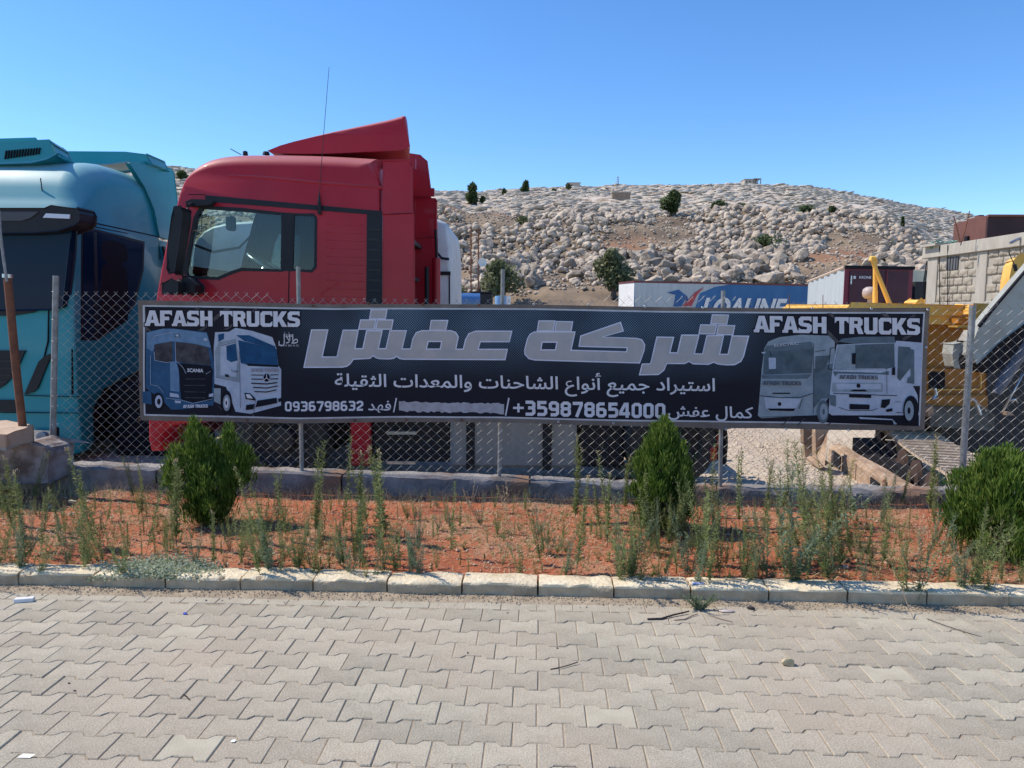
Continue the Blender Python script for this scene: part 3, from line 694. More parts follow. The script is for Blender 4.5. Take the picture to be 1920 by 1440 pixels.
# painted-over number
g = G(); rq = random.Random(4); top = []; bot = []
for i in range(40):
    x = 748 + 197 * i / 39; top.append((x, 753 + rq.uniform(-1.6, 1.4) + .02 * (x - 748))); bot.append((x, 771 + rq.uniform(-2.0, 2.2) + .02 * (x - 748)))
poly(g, top + bot[::-1], .0055); finish_print(g, 'painted_over_number', bmat('smeared_white_paint', (.42, .40, .42), (.32, .30, .31), 16), banner)

# light streaks behind the corner lettering
g = G()
strk = bmat('streak_print', (.10, .09, .09), (.06, .055, .06), 9)
for a in ([(330, 613), (371, 576), (379, 576), (338, 613)], [(372, 620), (424, 577), (436, 577), (380, 620)], [(420, 618), (482, 578), (488, 578), (428, 618)], [(262 + 10, 572), (276, 611), (268 + 6, 640), (272, 600)], [(262 + 12, 612), (292, 628), (275, 618)], [(404, 755), (432, 779), (428, 779)], [(470, 770), (480, 780), (476, 780)],
          [(1550, 587), (1572, 605), (1580, 605), (1558, 587)], [(1650, 587), (1666, 606), (1678, 606), (1660, 587)], [(1545, 620), (1568, 645), (1572, 640), (1552, 618)], [(1692, 640), (1727, 618), (1727, 612), (1690, 634)], [(1668, 612), (1712, 590), (1716, 592), (1672, 616)], [(1465, 797), (1482, 783), (1484, 783), (1468, 797)], [(1494, 797), (1508, 785), (1510, 785), (1497, 797)], [(1550, 798), (1562, 787), (1564, 787), (1553, 798)]):
    poly(g, a, .0045)
finish_print(g, 'printed_light_streaks', strk, banner)

# four printed trucks
def c4(L): return [(250 + x / 5.486, 550 + y / 5.486) for x, y in L]
def c7(L): return [(1390 + x / 5.333, 560 + y / 5.333) for x, y in L]
pb = bmat('print_deep_blue', (.025, .075, .15), (.04, .11, .20), 14); pb2 = bmat('print_light_blue', (.16, .26, .38), (.11, .19, .29), 14); pk = bmat('print_black', (.010, .011, .018)); pg = bmat('print_dark_glass', (.035, .032, .036), (.09, .085, .09), 10)
pw = bmat('print_white', (.46, .49, .56), (.36, .40, .48), 12); pgl = bmat('print_blue_glass', (.012, .055, .13), (.02, .085, .18), 12); pgr = bmat('print_grey', (.30, .34, .37), (.22, .26, .29), 12); pgd = bmat('print_grey_glass', (.06, .085, .10), (.11, .14, .16), 9); psl = bmat('print_slate', (.13, .165, .19), (.09, .12, .14), 10)
def picture(name, cf, items, mats, lines=()):
    g = G(); L = .0048
    for (mi, pts) in items: poly(g, cf(pts), L, mi); L += .00045
    for (mi, wd, pts, cl) in lines: ribbon(g, cf(pts), wd, L, mi, cl); L += .0002
    return g, finish_print(g, name, mats, banner)
S_ = [pb, pb2, pk, pg, pw, silver]
def circ(cx, cy, rx, ry, n=16): return [(cx + rx * math.cos(2 * math.pi * i / n), cy + ry * math.sin(2 * math.pi * i / n)) for i in range(n)]
picture('printed_blue_truck', c4, [
 (0, [(132, 400), (300, 362), (415, 362), (760, 400), (785, 480), (830, 700), (838, 1020), (830, 1150), (520, 1190), (400, 1195), (330, 1120), (190, 1010), (135, 970)]),
 (0, [(100, 1010), (190, 1000), (200, 1140), (105, 1130)]),
 (1, [(140, 405), (300, 365), (415, 365), (415, 495), (230, 520), (200, 600), (140, 560)]),
 (1, [(415, 365), (755, 408), (782, 490), (800, 560), (640, 520), (415, 495)]),
 (1, [(380, 700), (440, 700), (475, 800), (480, 1010), (390, 1000)]),
 (3, [(215, 530), (400, 492), (408, 700), (350, 710), (225, 690)]),
 (3, [(425, 495), (640, 520), (770, 560), (800, 740), (560, 720), (440, 700)]),
 (2, [(460, 715), (800, 745), (820, 790), (815, 1100), (620, 1120), (500, 1090), (480, 860)]),
 (2, circ(262, 1110, 62, 92)), (4, circ(270, 1112, 38, 66)), (2, circ(272, 1112, 18, 32)),
 (2, [(425, 420), (470, 415), (480, 450), (428, 448)]), (4, [(430, 425), (462, 420), (474, 445), (440, 444)]), (4, [(725, 462), (760, 460), (768, 488), (725, 486)]),
 (4, [(385, 1020), (470, 1035), (485, 1070), (385, 1060)]), (4, [(785, 1035), (830, 1025), (830, 1060), (785, 1065)]), (4, [(435, 1100), (500, 1105), (495, 1128), (440, 1125)]),
], S_, [(4, .8, [(430, 500), (440, 700), (470, 715), (520, 770), (545, 825)], 0), (4, .8, [(215, 600), (225, 690), (350, 712), (380, 705)], 0), (3, 1.4, [(540, 880), (750, 880)], 0), (3, 1.4, [(530, 945), (750, 945)], 0), (3, 1.4, [(530, 1010), (750, 1015)], 0), (3, 1.4, [(540, 1070), (750, 1075)], 0), (4, .7, [(340, 1075), (500, 1095), (620, 1130), (820, 1085)], 0), (4, .6, [(200, 470), (215, 440), (400, 400)], 0), (4, .7, [(750, 830), (800, 800)], 0), (4, .6, [(180, 640), (185, 940), (260, 950), (320, 1020)], 0)])
W_ = [pw, pgl, pk, pgr, silver]
picture('printed_white_truck', c4, [
 (0, [(845, 400), (990, 395), (1060, 355), (1230, 385), (1440, 450), (1480, 560), (1500, 740), (1530, 780), (1530, 1150), (1380, 1190), (1210, 1235), (1060, 1215), (1010, 1080), (960, 960), (840, 930), (830, 560)]),
 (3, [(835, 975), (905, 975), (905, 1140), (838, 1110)]),
 (3, [(880, 500), (1060, 470), (1095, 720), (1100, 900), (1000, 880), (860, 860), (840, 600)]),
 (0, [(900, 530), (1050, 490), (1075, 700), (1060, 860), (900, 840)]),
 (1, [(960, 540), (1060, 515), (1078, 690), (1010, 708), (965, 680)]),
 (1, [(1085, 480), (1480, 570), (1500, 750), (1180, 735), (1110, 715)]),
 (2, [(1170, 722), (1500, 735), (1500, 758), (1185, 745)]),
 (1, [(1065, 430), (1200, 430), (1470, 545), (1470, 570), (1150, 490)]), (1, [(875, 425), (940, 410), (935, 470), (880, 498)]),
 (2, circ(965, 1120, 58, 125)), (3, circ(968, 1125, 38, 84)), (4, circ(966, 1125, 22, 56)), (2, circ(964, 1125, 8, 22)),
 (2, [(1285, 1100), (1485, 1070), (1490, 1125), (1265, 1170)]), (2, [(1170, 1145), (1255, 1135), (1245, 1190), (1165, 1198)]), (2, [(1500, 1080), (1530, 1070), (1530, 1110), (1505, 1115)]),
 (2, [(1150, 1020), (1210, 1025), (1265, 1080), (1265, 1100), (1165, 1085)]), (4, [(1165, 1035), (1205, 1035), (1240, 1080), (1180, 1075)]),
 (2, [(945, 830), (985, 835), (988, 862), (950, 855)]),
 (2, circ(1380, 865, 32, 42)),
], W_, [(2, 1.6, [(1220, 838), (1345, 840)], 0), (2, 1.6, [(1420, 838), (1500, 835)], 0), (2, 1.9, [(1220, 880), (1340, 882)], 0), (2, 1.9, [(1422, 880), (1500, 876)], 0), (2, 2.2, [(1220, 922), (1380, 930), (1490, 915)], 0), (2, 2.0, [(1240, 965), (1380, 972), (1495, 950)], 0), (2, 2.0, [(1255, 1008), (1380, 1012), (1480, 990)], 0),
 (4, 1.2, [(1380, 830), (1380, 866), (1352, 888)], 0), (4, 1.2, [(1380, 866), (1408, 888)], 0), (2, .7, [(1095, 600), (1105, 900), (1110, 1180)], 0), (2, .7, [(850, 860), (1100, 910)], 0), (2, .9, [(900, 540), (1050, 500)], 0), (2, .7, [(1265, 1100), (1250, 1225)], 0)])
V_ = [pgr, pgd, pk, pw, psl, silver]
picture('printed_grey_truck', c7, [
 (0, [(230, 500), (270, 430), (380, 385), (600, 360), (720, 365), (870, 370), (930, 430), (930, 940), (860, 1000), (760, 1165), (200, 1195), (165, 1170), (180, 980), (200, 720)]),
 (4, [(720, 700), (930, 640), (930, 990), (800, 1000), (720, 1100)]),
 (1, [(255, 470), (700, 430), (720, 510), (700, 745), (215, 760), (230, 520)]),
 (4, [(255, 470), (700, 430), (715, 505), (250, 530)]),
 (1, [(740, 575), (890, 565), (830, 700), (735, 745)]),
 (3, [(272, 590), (345, 590), (345, 700), (275, 705)]), (3, [(200, 535), (240, 530), (240, 548), (210, 550)]),
 (4, [(200, 765), (700, 755), (660, 800), (210, 800)]),
 (3, [(225, 985), (600, 1000), (545, 1110), (245, 1100)]),
 (2, [(310, 940), (488, 940), (488, 952), (312, 952)]), (2, [(268, 1098), (545, 1098), (520, 1125), (285, 1118)]), (2, circ(382, 1053, 19, 20)),
 (4, circ(815, 1130, 58, 118)), (0, circ(822, 1130, 38, 82)), (1, circ(822, 1130, 12, 30)),
], V_, [(2, 1.2, [(190, 970), (400, 992), (600, 985), (715, 945)], 0), (2, .7, [(190, 1185), (760, 1168)], 0), (2, .8, [(720, 440), (720, 1150)], 0), (2, .9, [(285, 520), (300, 575)], 0), (2, .8, [(735, 530), (840, 515)], 0), (2, 1.0, [(610, 1000), (580, 1100)], 0), (1, .8, [(430, 705), (590, 700)], 0), (2, .6, [(370, 345), (370, 395)], 0)])
picture('printed_pale_truck', c7, [
 (2, [(860, 1150), (1760, 1150), (1760, 1270), (860, 1240)]),
 (3, [(1540, 420), (1800, 440), (1785, 870), (1540, 870)]),
 (3, [(950, 460), (1530, 430), (1560, 430), (1700, 870), (1745, 960), (1760, 1160), (900, 1165), (870, 1140), (880, 960), (905, 700)]),
 (1, [(960, 465), (1520, 445), (1520, 680), (1440, 700), (915, 710)]),
 (0, [(960, 465), (1130, 460), (1130, 700), (920, 708)]),
 (4, [(965, 430), (1000, 400), (1180, 380), (1520, 378), (1535, 440), (1110, 448)]),
 (4, [(910, 725), (1380, 740), (1460, 720), (1460, 760), (1380, 755), (960, 748), (930, 775)]),
 (1, [(1560, 475), (1680, 485), (1680, 690), (1570, 820), (1545, 790)]), (4, [(1680, 500), (1720, 510), (1715, 850), (1640, 840), (1650, 790), (1680, 770)]),
 (0, [(905, 840), (1400, 840), (1400, 930), (905, 930)]), (3, [(940, 850), (1380, 850), (1380, 900), (950, 905)]),
 (2, [(1075, 925), (1110, 905), (1225, 905), (1248, 925)]), (2, [(1070, 955), (1285, 960), (1285, 990), (1070, 985)]), (2, [(1075, 1050), (1270, 1055), (1270, 1105), (1075, 1105)]), (2, circ(1160, 868, 20, 22)),
 (2, [(1390, 1005), (1475, 1000), (1465, 1050), (1420, 1090), (1380, 1085)]), (2, [(1430, 1105), (1495, 1090), (1495, 1120), (1440, 1130)]), (4, [(880, 960), (940, 965), (940, 1080), (890, 1060)]),
 (2, [(1100, 545), (1138, 540), (1130, 655), (1095, 650)]), (2, [(1490, 760), (1495, 690), (1525, 680), (1525, 760)]),
 (2, circ(1680, 1105, 78, 140)), (0, circ(1662, 1115, 46, 100)), (2, circ(1660, 1115, 16, 34)),
 (3, [(1165, 1180), (1500, 1200), (1500, 1210), (1180, 1200)]), (0, [(1495, 1200), (1545, 1250), (1510, 1255)]),
], V_, [(2, 1.3, [(915, 945), (1060, 950), (1400, 962), (1540, 965)], 0), (2, 1.0, [(970, 1085), (1060, 1115), (1290, 1115), (1350, 1095)], 0), (3, 1.2, [(1540, 440), (1530, 790)], 0), (2, 1.2, [(935, 488), (890, 495), (865, 700), (910, 710)], 0), (2, .8, [(1440, 700), (1440, 950)], 0), (2, .8, [(1525, 1028), (1580, 1028)], 0), (2, 1.0, [(1530, 1135), (1600, 1135)], 0), (3, .8, [(1020, 700), (1420, 695)], 0)])
smt = [bmat('print_text_grey', (.10, .11, .12)), bmat('print_text_pink', (.30, .27, .30)), silver]
for (t_, a, b_, h, m_) in (('AFASH TRUCKS', c7([(215, 862)])[0], c7([(600, 866)])[0], 7.5, 0), ('AFASH TRUCKS', c7([(975, 800)])[0], c7([(1352, 806)])[0], 7.5, 0), ('AFASH TRUCKS', c4([(1218, 806)])[0], c4([(1505, 806)])[0], 6.6, 1), ('AFASH TRUCKS', c4([(522, 1176)])[0], c4([(775, 1172)])[0], 5.8, 2)):
    g = G(); slab_text(g, t_, a[0], a[1], b_[0], b_[1], h, .0165, 0, None); finish_print(g, 'small_slab_lettering', smt[m_], banner)
def latin(name, s, px0, py0, px1, py1, hpx, m, bold=.02):
    return script(name, ''.join(reversed(s)), px0, py0, px1, py1, hpx, m, lift=.0165, bold=bold)
latin('maker_lettering', 'SCANIA', 352, 697, 382, 698, 9, silver, .03)
latin('door_lettering', 'Trucks', 434, 697, 447, 698, 6.5, pk, .0)
latin('roof_lettering', 'ELECTRIC', 1452, 650, 1498, 646, 7, silver, .0)
latin('designer_number', '+90 537 283 76 72', 523, 649, 561, 649.5, 4.6, silver, .0)
# ================================================================ VEHICLES
def chaikin(L, k=1):
    for _ in range(k):
        o = []
        for i in range(len(L)):
            a, b = L[i], L[(i + 1) % len(L)]
            o.append((a[0] * .78 + b[0] * .22, a[1] * .78 + b[1] * .22)); o.append((a[0] * .22 + b[0] * .78, a[1] * .22 + b[1] * .78))
        L = o
    return L
def area(L): return sum(L[i][0] * L[(i + 1) % len(L)][1] - L[(i + 1) % len(L)][0] * L[i][1] for i in range(len(L))) / 2
def inset(L, f):
    s_ = 1 if area(L) > 0 else -1; o = []; n = len(L)
    for i in range(n):
        a, b, c = (Vector(L[i - 1]), Vector(L[i]), Vector(L[(i + 1) % n]))
        d1 = (b - a); d2 = (c - b); d1.normalize(); d2.normalize()
        n1 = Vector((-d1.y, d1.x)) * s_; n2 = Vector((-d2.y, d2.x)) * s_
        nn = (n1 + n2)
        if nn.length < .2: nn = n1
        nn.normalize(); o.append(tuple(b + nn * f(b.x, b.y)))
    return o
def loft(prof, l0, l1, rl, ri, M, holes=(), open_pred=None, far_holes=None, steps=7):
    """cab shell across the width l0..l1; returns (shell, panes) collectors; holes are cut in both flat sides"""
    shell = G(); panes = G(); rings = []; sg = 1 if l1 > l0 else -1
    st = []
    for k in range(steps):
        th = math.pi / 2 * k / (steps - 1); st.append((l0 + sg * rl * (1 - math.cos(th)), 1 - math.sin(th)))
    st = [(a, b) for a, b in st]
    st2 = [(l1 - (a - l0), b) for a, b in reversed(st)]
    allst = st + st2
    for lat, q in allst:
        L = inset(prof, lambda x, z: ri(x, z) * q) if q > 1e-6 else prof
        o = len(shell.v); shell.v += [M(a, lat, z) for a, z in L]; rings.append((o, L))
    n = len(prof)
    for r in range(len(rings) - 1):
        mid = (r == steps - 1)
        for i in range(n):
            j = (i + 1) % n; a, b = rings[r][0], rings[r + 1][0]
            pm_ = ((prof[i][0] + prof[j][0]) / 2, (prof[i][1] + prof[j][1]) / 2)
            if mid and open_pred and open_pred(*pm_):
                q = len(panes.v); panes.v += [shell.v[a + i], shell.v[a + j], shell.v[b + j], shell.v[b + i]]; panes.f.append((q, q + 1, q + 2, q + 3)); panes.m.append(0)
            else: shell.f.append((a + i, a + j, b + j, b + i)); shell.m.append(0)
    for (o, L), lat, hs in ((rings[0], allst[0][0], holes), (rings[-1], allst[-1][0], holes if far_holes is None else far_holes)):
        loops = [[Vector((a, z, 0)) for a, z in L]] + [[Vector((a, z, 0)) for a, z in h] for h in hs]
        q = len(shell.v); shell.v += [M(p.x, lat, p.y) for Lp in loops for p in Lp]
        for t in tessellate_polygon(loops): shell.f.append(tuple(q + i for i in t)); shell.m.append(0)
    return shell, panes
def fixn(o, smooth=40):
    bm = bmesh.new(); bm.from_mesh(o.data); bmesh.ops.remove_doubles(bm, verts=bm.verts, dist=.0004); bmesh.ops.recalc_face_normals(bm, faces=bm.faces); bm.to_mesh(o.data); bm.free()
    o.data.polygons.foreach_set('use_smooth', [True] * len(o.data.polygons)); o.data.set_sharp_from_angle(angle=R(smooth)); return o
def wheel(parent, c, ax, Rd, wd, mt=rubber, mr=darkmetal):
    t = G(); t.lathe(c, ax, [(0, Rd * .60), (0, Rd * .90), (wd * .1, Rd * .97), (wd * .18, Rd), (wd * .82, Rd), (wd * .9, Rd * .97), (wd, Rd * .9), (wd, Rd * .6)], 40)
    for k in range(40):
        a = 2 * math.pi * k / 40
    w = t.build('wheel', mt, parent, smooth=50)
    r = G(); r.lathe(c, ax, [(-.01, Rd * .61), (.02, Rd * .58), (.06, Rd * .50), (.08, Rd * .30), (-.02, Rd * .27), (-.03, Rd * .16), (-.03, 0)], 28); r.build('rim', mr, w, smooth=45, root=w); return w

# ---- red tractor unit
YN, YF = 7.7, 10.2
rt = thing('red_truck', P(300, 900, YN), 'red high roof tractor truck parked side-on behind the banner with a tall sloping roof deflector', 'truck')
def xz(L, Y=YN): return [(P(a, b, Y).x, P(a, b, Y).z) for a, b in L]
MX = lambda a, l, z: Vector((a, l, z))
prof = xz([(294, 850), (292, 740), (295, 660), (301, 600), (308, 556), (317, 503), (329, 445), (344, 393), (350, 366), (360, 338), (374, 314), (395, 296), (417, 287), (446, 283.5), (520, 283.5), (590, 285), (660, 288.5), (717, 292.5), (717, 520), (717, 762), (650, 765), (612, 742), (570, 723), (520, 716), (470, 723), (430, 742), (410, 795), (340, 800), (326, 818), (324, 850)])
prof = [(x - .115 * max(0, min(1, (P(450, 400, YN).x - x) / .35)), z) for x, z in prof]
dwin = xz([(379, 391), (450, 396), (527, 403), (529, 450), (527, 505), (452, 502), (434, 508), (408, 519), (354, 517), (351, 511), (358, 467), (369, 410)])
rwin = xz([(550, 404), (586, 405), (590, 410), (589, 500), (583, 506), (548, 504)])
riR = lambda x, z: .05 + .13 * max(0, min(1, (z - 2.95) / .35))
def wsR(a, z): return 2.05 < z < 2.95 and a < P(356, 450, YN).x
sh, pn_ = loft(chaikin(prof), YN, YF, .24, riR, MX, [dwin, rwin], wsR)
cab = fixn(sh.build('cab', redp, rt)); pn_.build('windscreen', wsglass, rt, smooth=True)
inner_p = inset(prof, lambda x, z: .07)
sh, _ = loft(inner_p, YN + .06, YF - .06, .2, riR, MX, [dwin, rwin], wsR)
fixn(sh.build('cab_lining', trim, rt))
def plate(name, L, Y, th, m, parent, out=.004, root=None, conv=None):
    cv = conv or (lambda q: [P(a, b, YN) for a, b in q]); pts = cv(L); g = G()
    if conv is None: pts = [Vector((p.x, Y - out, p.z)) for p in pts]; g.prism(pts, (0, th, 0))
    return g.build(name, m, parent, root=root)
def pane(name, hole, Y, m, parent, grow=.0):
    g = G(); g.prism([Vector((a, Y + .012, z)) for a, z in hole], (0, .005, 0)); return g.build(name, m, parent)
pane('door_window', dwin, YN, glass, rt); pane('rear_side_window', rwin, YN, dglass, rt); pane('far_window', dwin, YF - .03, glass, rt)
def frame(name, hole, wd, Y, m, parent, th=.012):
    o_ = inset(hole, lambda x, z: -wd); g = G(); n = len(hole)
    a = [Vector((x, Y - .004, z)) for x, z in hole]; b = [Vector((x, Y - .004, z)) for x, z in o_]
    o = len(g.v); g.v += a + b + [v + Vector((0, th + .02, 0)) for v in a]
    for i in range(n):
        j = (i + 1) % n; g.f += [(o + i, o + j, o + n + j, o + n + i), (o + i, o + 2 * n + i, o + 2 * n + j, o + j)]; g.m += [0, 0]
    return fixn(g.build(name, m, parent), 30)
frame('window_frame', dwin, .035, YN, black, rt); frame('window_frame', rwin, .03, YN, black, rt)
plate('window_pillar', [(528, 398), (552, 400), (549, 509), (526, 508)], YN, .01, black, rt, .0025)
# beltline strip, vent column, seams
plate('roof_strip', [(385, 366), (716, 396), (716, 404), (386, 378)], YN, .02, black, rt, .008)
plate('vent_column', [(688, 399), (716, 401), (716, 700), (686, 700)], YN, .02, black, rt, .004)
for k in range(14):
    y = 428 + k * 19
    if y > 690: break
    plate('vent_slat', [(691, y), (713, y + 1), (713, y + 5), (691, y + 4)], YN, .012, darkmetal, rt, .012)
for L in ([(543, 398), (545, 398), (538, 800), (536, 800)], [(316, 513), (350, 521), (350, 522.5), (316, 514.5)], [(409, 523), (436, 511), (453, 505.5), (453, 507), (436, 512.5), (410, 524.5)], [(353, 364), (385, 364), (385, 365.5), (353, 365.5)]):
    if L[0][0] != 316: plate('panel_seam', L, YN, .004, trim, rt, .0015)
g = G(); g.tube([Vector((p.x, YN + .016, p.z)) for p in (P(400, 332, YN), P(430, 329, YN), P(500, 333, YN), P(600, 343, YN), P(716, 352, YN))], [.004, .02, .022, .022, .022], 10); g.build('roof_crease', redp, rt, smooth=True)
for k in range(10):
    y = 420 + k * 15; g = G(); g.tube([Vector((P(612, y, YN).x, YN + .005, P(612, y, YN).z)), Vector((P(682, y + 3, YN).x, YN + .005, P(682, y + 3, YN).z))], .0075, 6); g.build('pressed_rib', redp, rt, smooth=True)
# side extension flaps, both sides
for Y, th in ((YN, .05), (YF - .05, .05)):
    g = G(); L = [(718, 302), (768, 304), (771, 308), (771, 350), (772, 399), (718, 399)]; g.prism([Vector((P(a, b, YN).x, Y + .005, P(a, b, YN).z)) for a, b in L], (0, th, 0)); o = g.build('roof_side_flap', redp, rt, bev=.012)
    g = G(); L = [(718, 402), (773, 402), (775, 560), (775, 780), (718, 780)]; g.prism([Vector((P(a, b, YN).x, Y + .012, P(a, b, YN).z)) for a, b in L], (0, th, 0)); g.build('side_flap', redp, rt, bev=.01)
# roof deflector: closed wedge, open at the back
DL = [(498, 290), (540, 273), (611, 252), (685, 235), (735, 224), (762, 216), (766, 222), (769, 250), (772, 285), (715, 287.5), (590, 293)]
dp = xz(DL, 8.05); xr_ = dp[6][0]
MD = lambda a, l, z: Vector((a - .15 * (l - 7.95) * max(0, min(1, (a - dp[0][0]) / (xr_ - dp[0][0]))), l, z))
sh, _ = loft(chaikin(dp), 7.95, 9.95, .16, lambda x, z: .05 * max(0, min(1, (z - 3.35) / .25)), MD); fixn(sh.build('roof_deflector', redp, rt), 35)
for Y in (8.0, 9.86):
    g = G(); g.prism([Vector((P(a, b, 7.7).x, Y, P(a, b, 7.7).z)) for a, b in [(700, 288), (772, 286), (772, 306), (700, 303)]], (0, .04, 0)); g.build('deflector_skirt', redp, rt)
g = G(); g.prism([Vector((p.x, YF - .02, p.z)) for p in (P(748, 285, YF), P(788, 292, YF), P(800, 302, YF), P(807, 356, YF), P(806, 700, YF), P(748, 700, YF))], (0, .05, 0)); g.build('far_flap', redp, rt, bev=.01)
# rear cab fittings seen past the flap
g = G(); xw = P(719, 500, YN).x + .004
for zz, yy in ((2.45, 9.6), (2.0, 9.3)): g.box((xw, yy - .6, zz), (xw + .10, yy + .5, zz + .05))
g.tube([(xw + .3, 9.95, 2.7), (xw + .32, 9.95, 2.2), (xw + .3, 9.9, 1.4)], .018, 8); g.tube([(xw + .2, 9.8, 2.2), (xw + .2, 9.8, .9)], .03, 8); g.build('rear_pipework', black, rt)
g = G(); g.tube([P(818, 484, 9.9), P(818, 560, 9.9), P(818, 700, 9.9)], .055, 14); g.build('red_air_intake', redp, rt, smooth=40)
# sun visor bracket, mirrors
plate('visor_end', [(355, 381), (366, 376), (398, 377), (407, 381), (400, 386), (372, 389), (358, 388)], YN - .10, .26, black, rt, 0).location
mg = G(); L = [(338, 393), (348, 392), (353, 396), (352, 412), (345, 470), (338, 512), (328, 512), (324, 505), (326, 470), (332, 410)]
mg.prism([Vector((P(a, b, 7.45).x, 7.34, P(a, b, 7.45).z)) for a, b in L], (0, .15, 0)); mo = mg.build('mirror_housing', black, rt, bev=.02); 
g = G(); L = [(313, 533), (330, 525), (343, 531), (342, 549), (314, 550)]; g.prism([Vector((P(a, b, 7.45).x, 7.36, P(a, b, 7.45).z)) for a, b in L], (0, .16, 0)); g.build('kerb_mirror', black, rt, bev=.015)
g = G(); L = [(342, 518), (352, 522), (367, 536), (366, 548), (343, 552)]; g.prism([Vector((P(a, b, 7.5).x, 7.5, P(a, b, 7.5).z)) for a, b in L], (0, .20, 0)); g.build('mirror_arm', black, rt, bev=.01)
g = G(); g.tube([P(352, 386, 7.5), P(366, 380, 7.68)], .02, 8); g.tube([P(379, 392, 7.5), P(378, 432, 7.5), P(362, 433, 7.5)], .004, 6); g.build('mirror_bracket', black, rt)
# antennas
g = G(); g.tube([P(599, 402, YN - .03), P(599, 378, YN - .05)], .018, 10); g.tube([P(598.5, 380, YN - .05), P(599, 362, YN - .05)], [.018, .006], 10); g.tube([P(599, 362, YN - .05), P(607, 250, YN - .05), P(617, 126, YN - .05)], [.0035, .003, .0022], 6); g.build('whip_antenna', black, rt)
g = G(); g.tube([P(600, 390, YN - .012), P(600, 402, YN - .012)], .014, 8); g.build('antenna_bracket', chrome, rt)
g = G(); g.tube([P(452, 290, 8.4), P(432, 279, 8.4)], .005, 6); g.lathe(P(460, 291, 8.4), (0, 0, 1), [(0, .03), (.04, .025), (.05, 0)], 10); g.build('roof_aerial', black, rt)
g = G(); g.lathe(P(499, 290, 8.1), (0, 0, 1), [(0, .04), (.03, .03), (.035, 0)], 10); g.build('roof_marker', black, rt)
# interior
g = G(); xd = P(352, 520, YN).x
g.box((xd, YN + .2, 1.6), (xd + .55, YF - .2, 1.98), ch=.05); g.build('dashboard', trim, rt)
sw = G(); c_ = Vector((xd + .62, YN + .62, 2.12)); ax = Vector((.5, 0, .86)).normalized(); u_ = ax.orthogonal().normalized(); v_ = ax.cross(u_)
sw.tube([c_ + (u_ * math.cos(a) + v_ * math.sin(a)) * .23 for a in [k * math.pi / 12 for k in range(25)]], .017, 8); sw.tube([c_, c_ - ax * .35], .04, 8); sw.tube([c_ - u_ * .22, c_ + u_ * .22], .014, 6); sw.build('steering_wheel', chrome, rt, smooth=True)
def seat(x, y, parent, m=trim, faces='x'):
    g = G()
    if faces == 'x':
        g.box((x, y - .25, 1.35), (x + .5, y + .25, 1.6), ch=.05); g.box((x + .42, y - .24, 1.5), (x + .56, y + .24, 2.25), ch=.05); g.box((x + .44, y - .13, 2.28), (x + .55, y + .13, 2.5), ch=.04)
    else:
        g.box((x - .25, y, 1.25), (x + .25, y + .5, 1.5), ch=.05); g.box((x - .24, y + .42, 1.4), (x + .24, y + .58, 2.12), ch=.06); g.box((x - .14, y + .44, 2.14), (x + .14, y + .56, 2.42), ch=.05)
    return g.build('seat', m, parent)
seat(xd + .75, YN + .65, rt); seat(xd + .75, YF - .65, rt)
g = G(); n_ = 26
for k in range(n_ + 1):
    x = P(557, 450, YN).x + k * (P(590, 450, YN).x - P(557, 450, YN).x) / n_; y = YN + .10 + .018 * math.sin(k * 1.5)
    g.v += [Vector((x, y, P(560, 402, YN).z + .02)), Vector((x, y, P(560, 510, YN).z - .05))]
for k in range(n_): g.f.append((2 * k, 2 * k + 2, 2 * k + 3, 2 * k + 1)); g.m.append(0)
g.build('curtain', cloth, rt, smooth=True)
g = G(); g.box((P(430, 418, 8.6).x - .05, 8.6, P(430, 418, 8.6).z - .08), (P(430, 418, 8.6).x + .03, 8.75, P(430, 418, 8.6).z + .09), ch=.02); g.build('inner_mirror', black, rt)
# chassis, steps, tanks, wheels
g = G(); x0 = P(330, 800, YN).x; x1 = P(1330, 800, YN).x
for y in (YN + .75, YF - .85): g.box((x0, y, .45), (x1, y + .09, .72))
for k in range(7): g.box((x0 + .6 + k * .8, YN + .84, .5), (x0 + .68 + k * .8, YF - .85, .68))
g.box((x0 + .3, YN + .5, .2), (x0 + 1.9, YF - .5, .62)); g.build('chassis_frame', darkmetal, rt)
g = G(); g.box((P(656, 800, YN).x, YN + .02, -.02), (P(693, 800, YN).x, YN + .5, P(660, 770, YN).z), ch=.02); g.build('red_step_panel', redp, rt)
g = G(); g.box((P(697, 800, YN).x, YN + .10, .02), (P(841, 800, YN).x, YN + .7, P(700, 700, YN).z)); g.build('step_well', black, rt)
for (a, b) in (((724, 812), (780, 818)), ((724, 868), (778, 873))):
    p, q = P(*a, YN), P(*b, YN); g = G(); g.box((p.x, YN + .03, p.z - .02), (q.x, YN + .13, p.z + .012)); g.build('step_tread', chrome, rt)
tankm = mat('grey_fuel_tank_skin', (.30, .30, .30), .55, .15, col2=(.25, .245, .24), scale=3, stretch=(3, 3, .4)); 
g = G(); x2, x3 = P(843, 800, YN).x, P(1083, 800, YN).x; g.box((x2, YN + .05, -.04), (x3, YN + .65, .62), ch=.04); g.build('fuel_tank', tankm, rt, bev=.0)
for (a, b) in ((874, 890), (1018, 1035)): g = G(); g.box((P(a, 800, YN).x, YN + .035, -.05), (P(b, 800, YN).x, YN + .66, .635)); g.build('tank_strap', black, rt)
g = G(); g.box((P(1087, 800, YN).x, YN + .20, -.05), (P(1178, 800, YN).x, YN + .7, .66), ch=.03); g.build('battery_box', black, rt)
g = G(); g.box((P(1150, 800, YN).x, YN + 1.0, -.05), (P(1335, 800, YN).x, YN + 1.5, .5)); g.build('rear_axle', darkmetal, rt)
